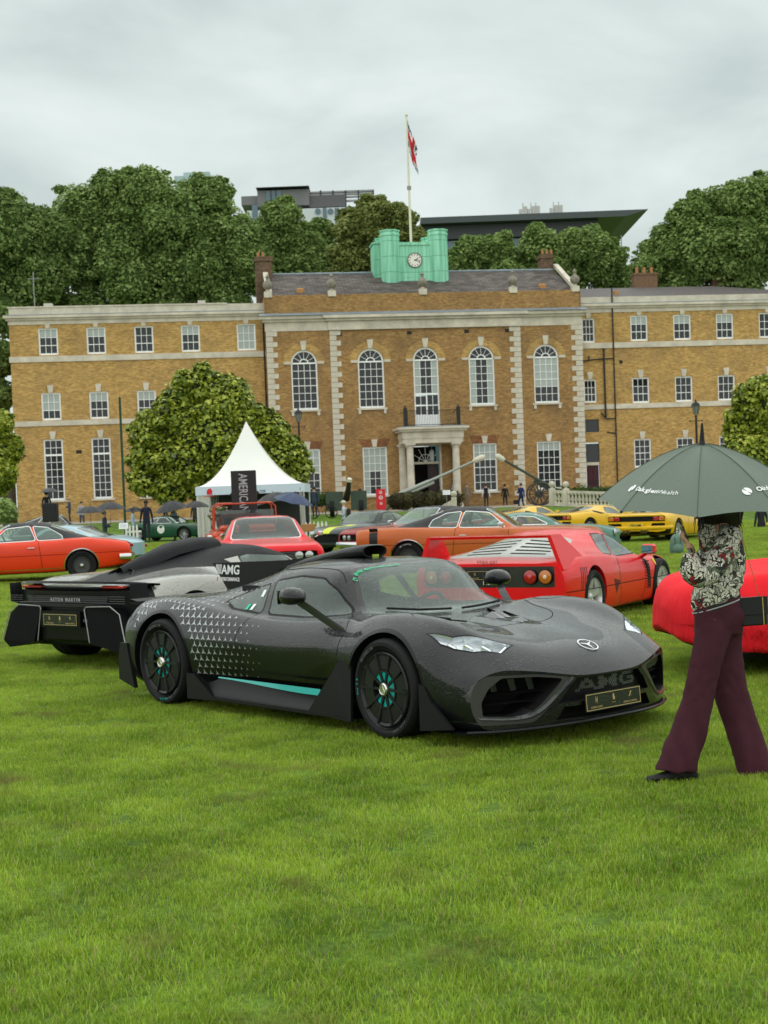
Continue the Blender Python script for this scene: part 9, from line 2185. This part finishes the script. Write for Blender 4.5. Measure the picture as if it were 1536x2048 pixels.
def small_things():
    # picket fences
    wh=mat('fence_white',(.70,.70,.66),.5)
    def fence(u0,u1,D,lab,h=.95):
        a=P(u0,1050,D); c=P(u1,1050,D); t=thing('picket_fence',lab,'fence',(a.x,D,0)); L_=c.x-a.x; n=int(L_/.13); me=None
        for i in range(n):
            if me is None: b=MB(); b.M=Rm(PI/2,'X'); b.prism([(-.035,.05),(.035,.05),(.035,h-.08),(0,h),(-.035,h-.08)],-.01,.01); o=b.build('picket',wh,t,loc=(i*.13,0,0)); me=o.data
            else: link_mesh('picket',me,t,(i*.13,0,0))
        for z in (.25,.7): b=MB(); b.box(0,L_,.012,.04,z,z+.07); b.build('rail',wh,t)
    fence(612,668,46,'low white picket fence between the marquee and the man in a pale cap'); fence(252,282,52,'short run of white picket fence behind the man in slate blue',1.0); fence(-5,38,56,'white picket fence at the left edge by the feathery shrub')
    # black loudspeaker on a stand
    p=P(101,1025,50); t=thing('loudspeaker','black speaker box on a pole stand behind the orange red coupe','speaker',(p.x,50,0)); b=MB(); b.bbox(-.25,.25,-.2,.2,p.z-.33,p.z+.33,.03); sp=b.build('cabinet',mat('speaker_black',(.012,.012,.012),.6),t)
    b=MB(); b.box(-.22,.22,-.215,-.202,p.z-.30,p.z+.30); b.build('speaker_grille',mat('speaker_mesh',(.02,.02,.021),.8),sp); b=MB(); b.cyl(.02,0,p.z-.3,8); b.build('stand_pole',M_dark(),t)
    for k in range(3): b=MB(); a=2*PI*k/3; b.tube([(0,0,.5),(.45*math.cos(a),.45*math.sin(a),0)],.012,6); b.build('stand_leg',M_dark(),t)
    # backpack on the grass
    g=G(1354,1108); t=thing('backpack','pale green backpack standing on the lawn left of the walking woman','backpack',g); m=mat('backpack_green',(.12,.20,.155),.7,bump=.6,bs=14,bd=.03); k=1.0
    b=MB(); n=20; v=[];f=[]
    for i,(z,w) in enumerate(((0,.80),(.05,.98),(.14,1.0),(.26,.97),(.36,.90),(.43,.72),(.47,.35),(.475,.02))):
        for q in range(n):
            a=2*PI*q/n; c=math.cos(a); e=math.sin(a); v.append((.165*w*math.copysign(abs(c)**.6,c),.11*w*math.copysign(abs(e)**.6,e),z))
        if i:
            for q in range(n): f.append((n*i-n+q,n*i-n+(q+1)%n,n*i+(q+1)%n,n*i+q))
    b.add(v,f); o=b.build('bag_body',m,t,smooth=True,ang=80); wrinkle(o,.02,11)
    b=MB(); b.bbox(-.125,.125,-.155,-.08,.03,.24,.035); o=b.build('front_pocket',m,t,smooth=True,ang=80); wrinkle(o,.01,14)
    b=MB(); b.tube([(-.05,0,.45),(-.04,0,.52),(.04,0,.52),(.05,0,.45)],.012,6); b.build('carry_loop',m,t)
    for x in (-.07,.07): b=MB(); b.tube([(x,-.11,.42),(x,-.145,.34),(x,-.15,.25)],.010,5); b.build('strap',mat('strap_dark',(.04,.05,.045),.7),t)
    # orange wooden chair back by the tent
    p=P(616,1055,44); t=thing('wooden_chair','small light wooden folding chair beside the bright red muscle car','chair',(p.x,44,0)); wd=mat('chair_wood',(.36,.18,.06),.5)
    for s in (-1,1):
        b=MB(); b.tube([(s*.2,0,0),(s*.2,.25,.9)],.02,6); b.build('leg',wd,t); b=MB(); b.tube([(s*.2,.3,0),(s*.2,-.1,.5)],.02,6); b.build('leg',wd,t)
    b=MB(); b.bbox(-.22,.22,-.15,.2,.44,.48,.01); b.build('seat',wd,t); b=MB(); b.bbox(-.22,.22,.17,.22,.66,.9,.01); b.build('backrest',wd,t)
    # bicycles by the field gun
    p=P(645,1035,79); gz=ground_z(p.x,79); t=thing('bicycle','black bicycle leaning next to the green field gun','bicycle',(p.x,79,gz)); bk=M_dark()
    for x in (-.5,.5): b=MB(); b.M=T(x,0,.34)@Rm(PI/2,'X'); tor(b,.32,.025,22,5); b.build('wheel',bk,t)
    b=MB(); b.tube([(-.5,0,.34),(-.1,0,.8),(.35,0,.8),(.5,0,.34)],.02,5); b.tube([(-.1,0,.8),(0,0,.3),(.35,0,.8)],.02,5); b.build('frame',bk,t); b=MB(); b.tube([(.35,-.25,1.0),(.35,.25,1.0)],.015,5); b.bbox(-.25,0,-.05,.05,.88,.93,.02); b.build('handlebar',bk,t)
lawn(); building(); far_buildings(); trees(); tent(); banners(); guns(); lamps(); balustrade(); small_things()
hero(); cars(); bystanders(); walking_woman(); grass()
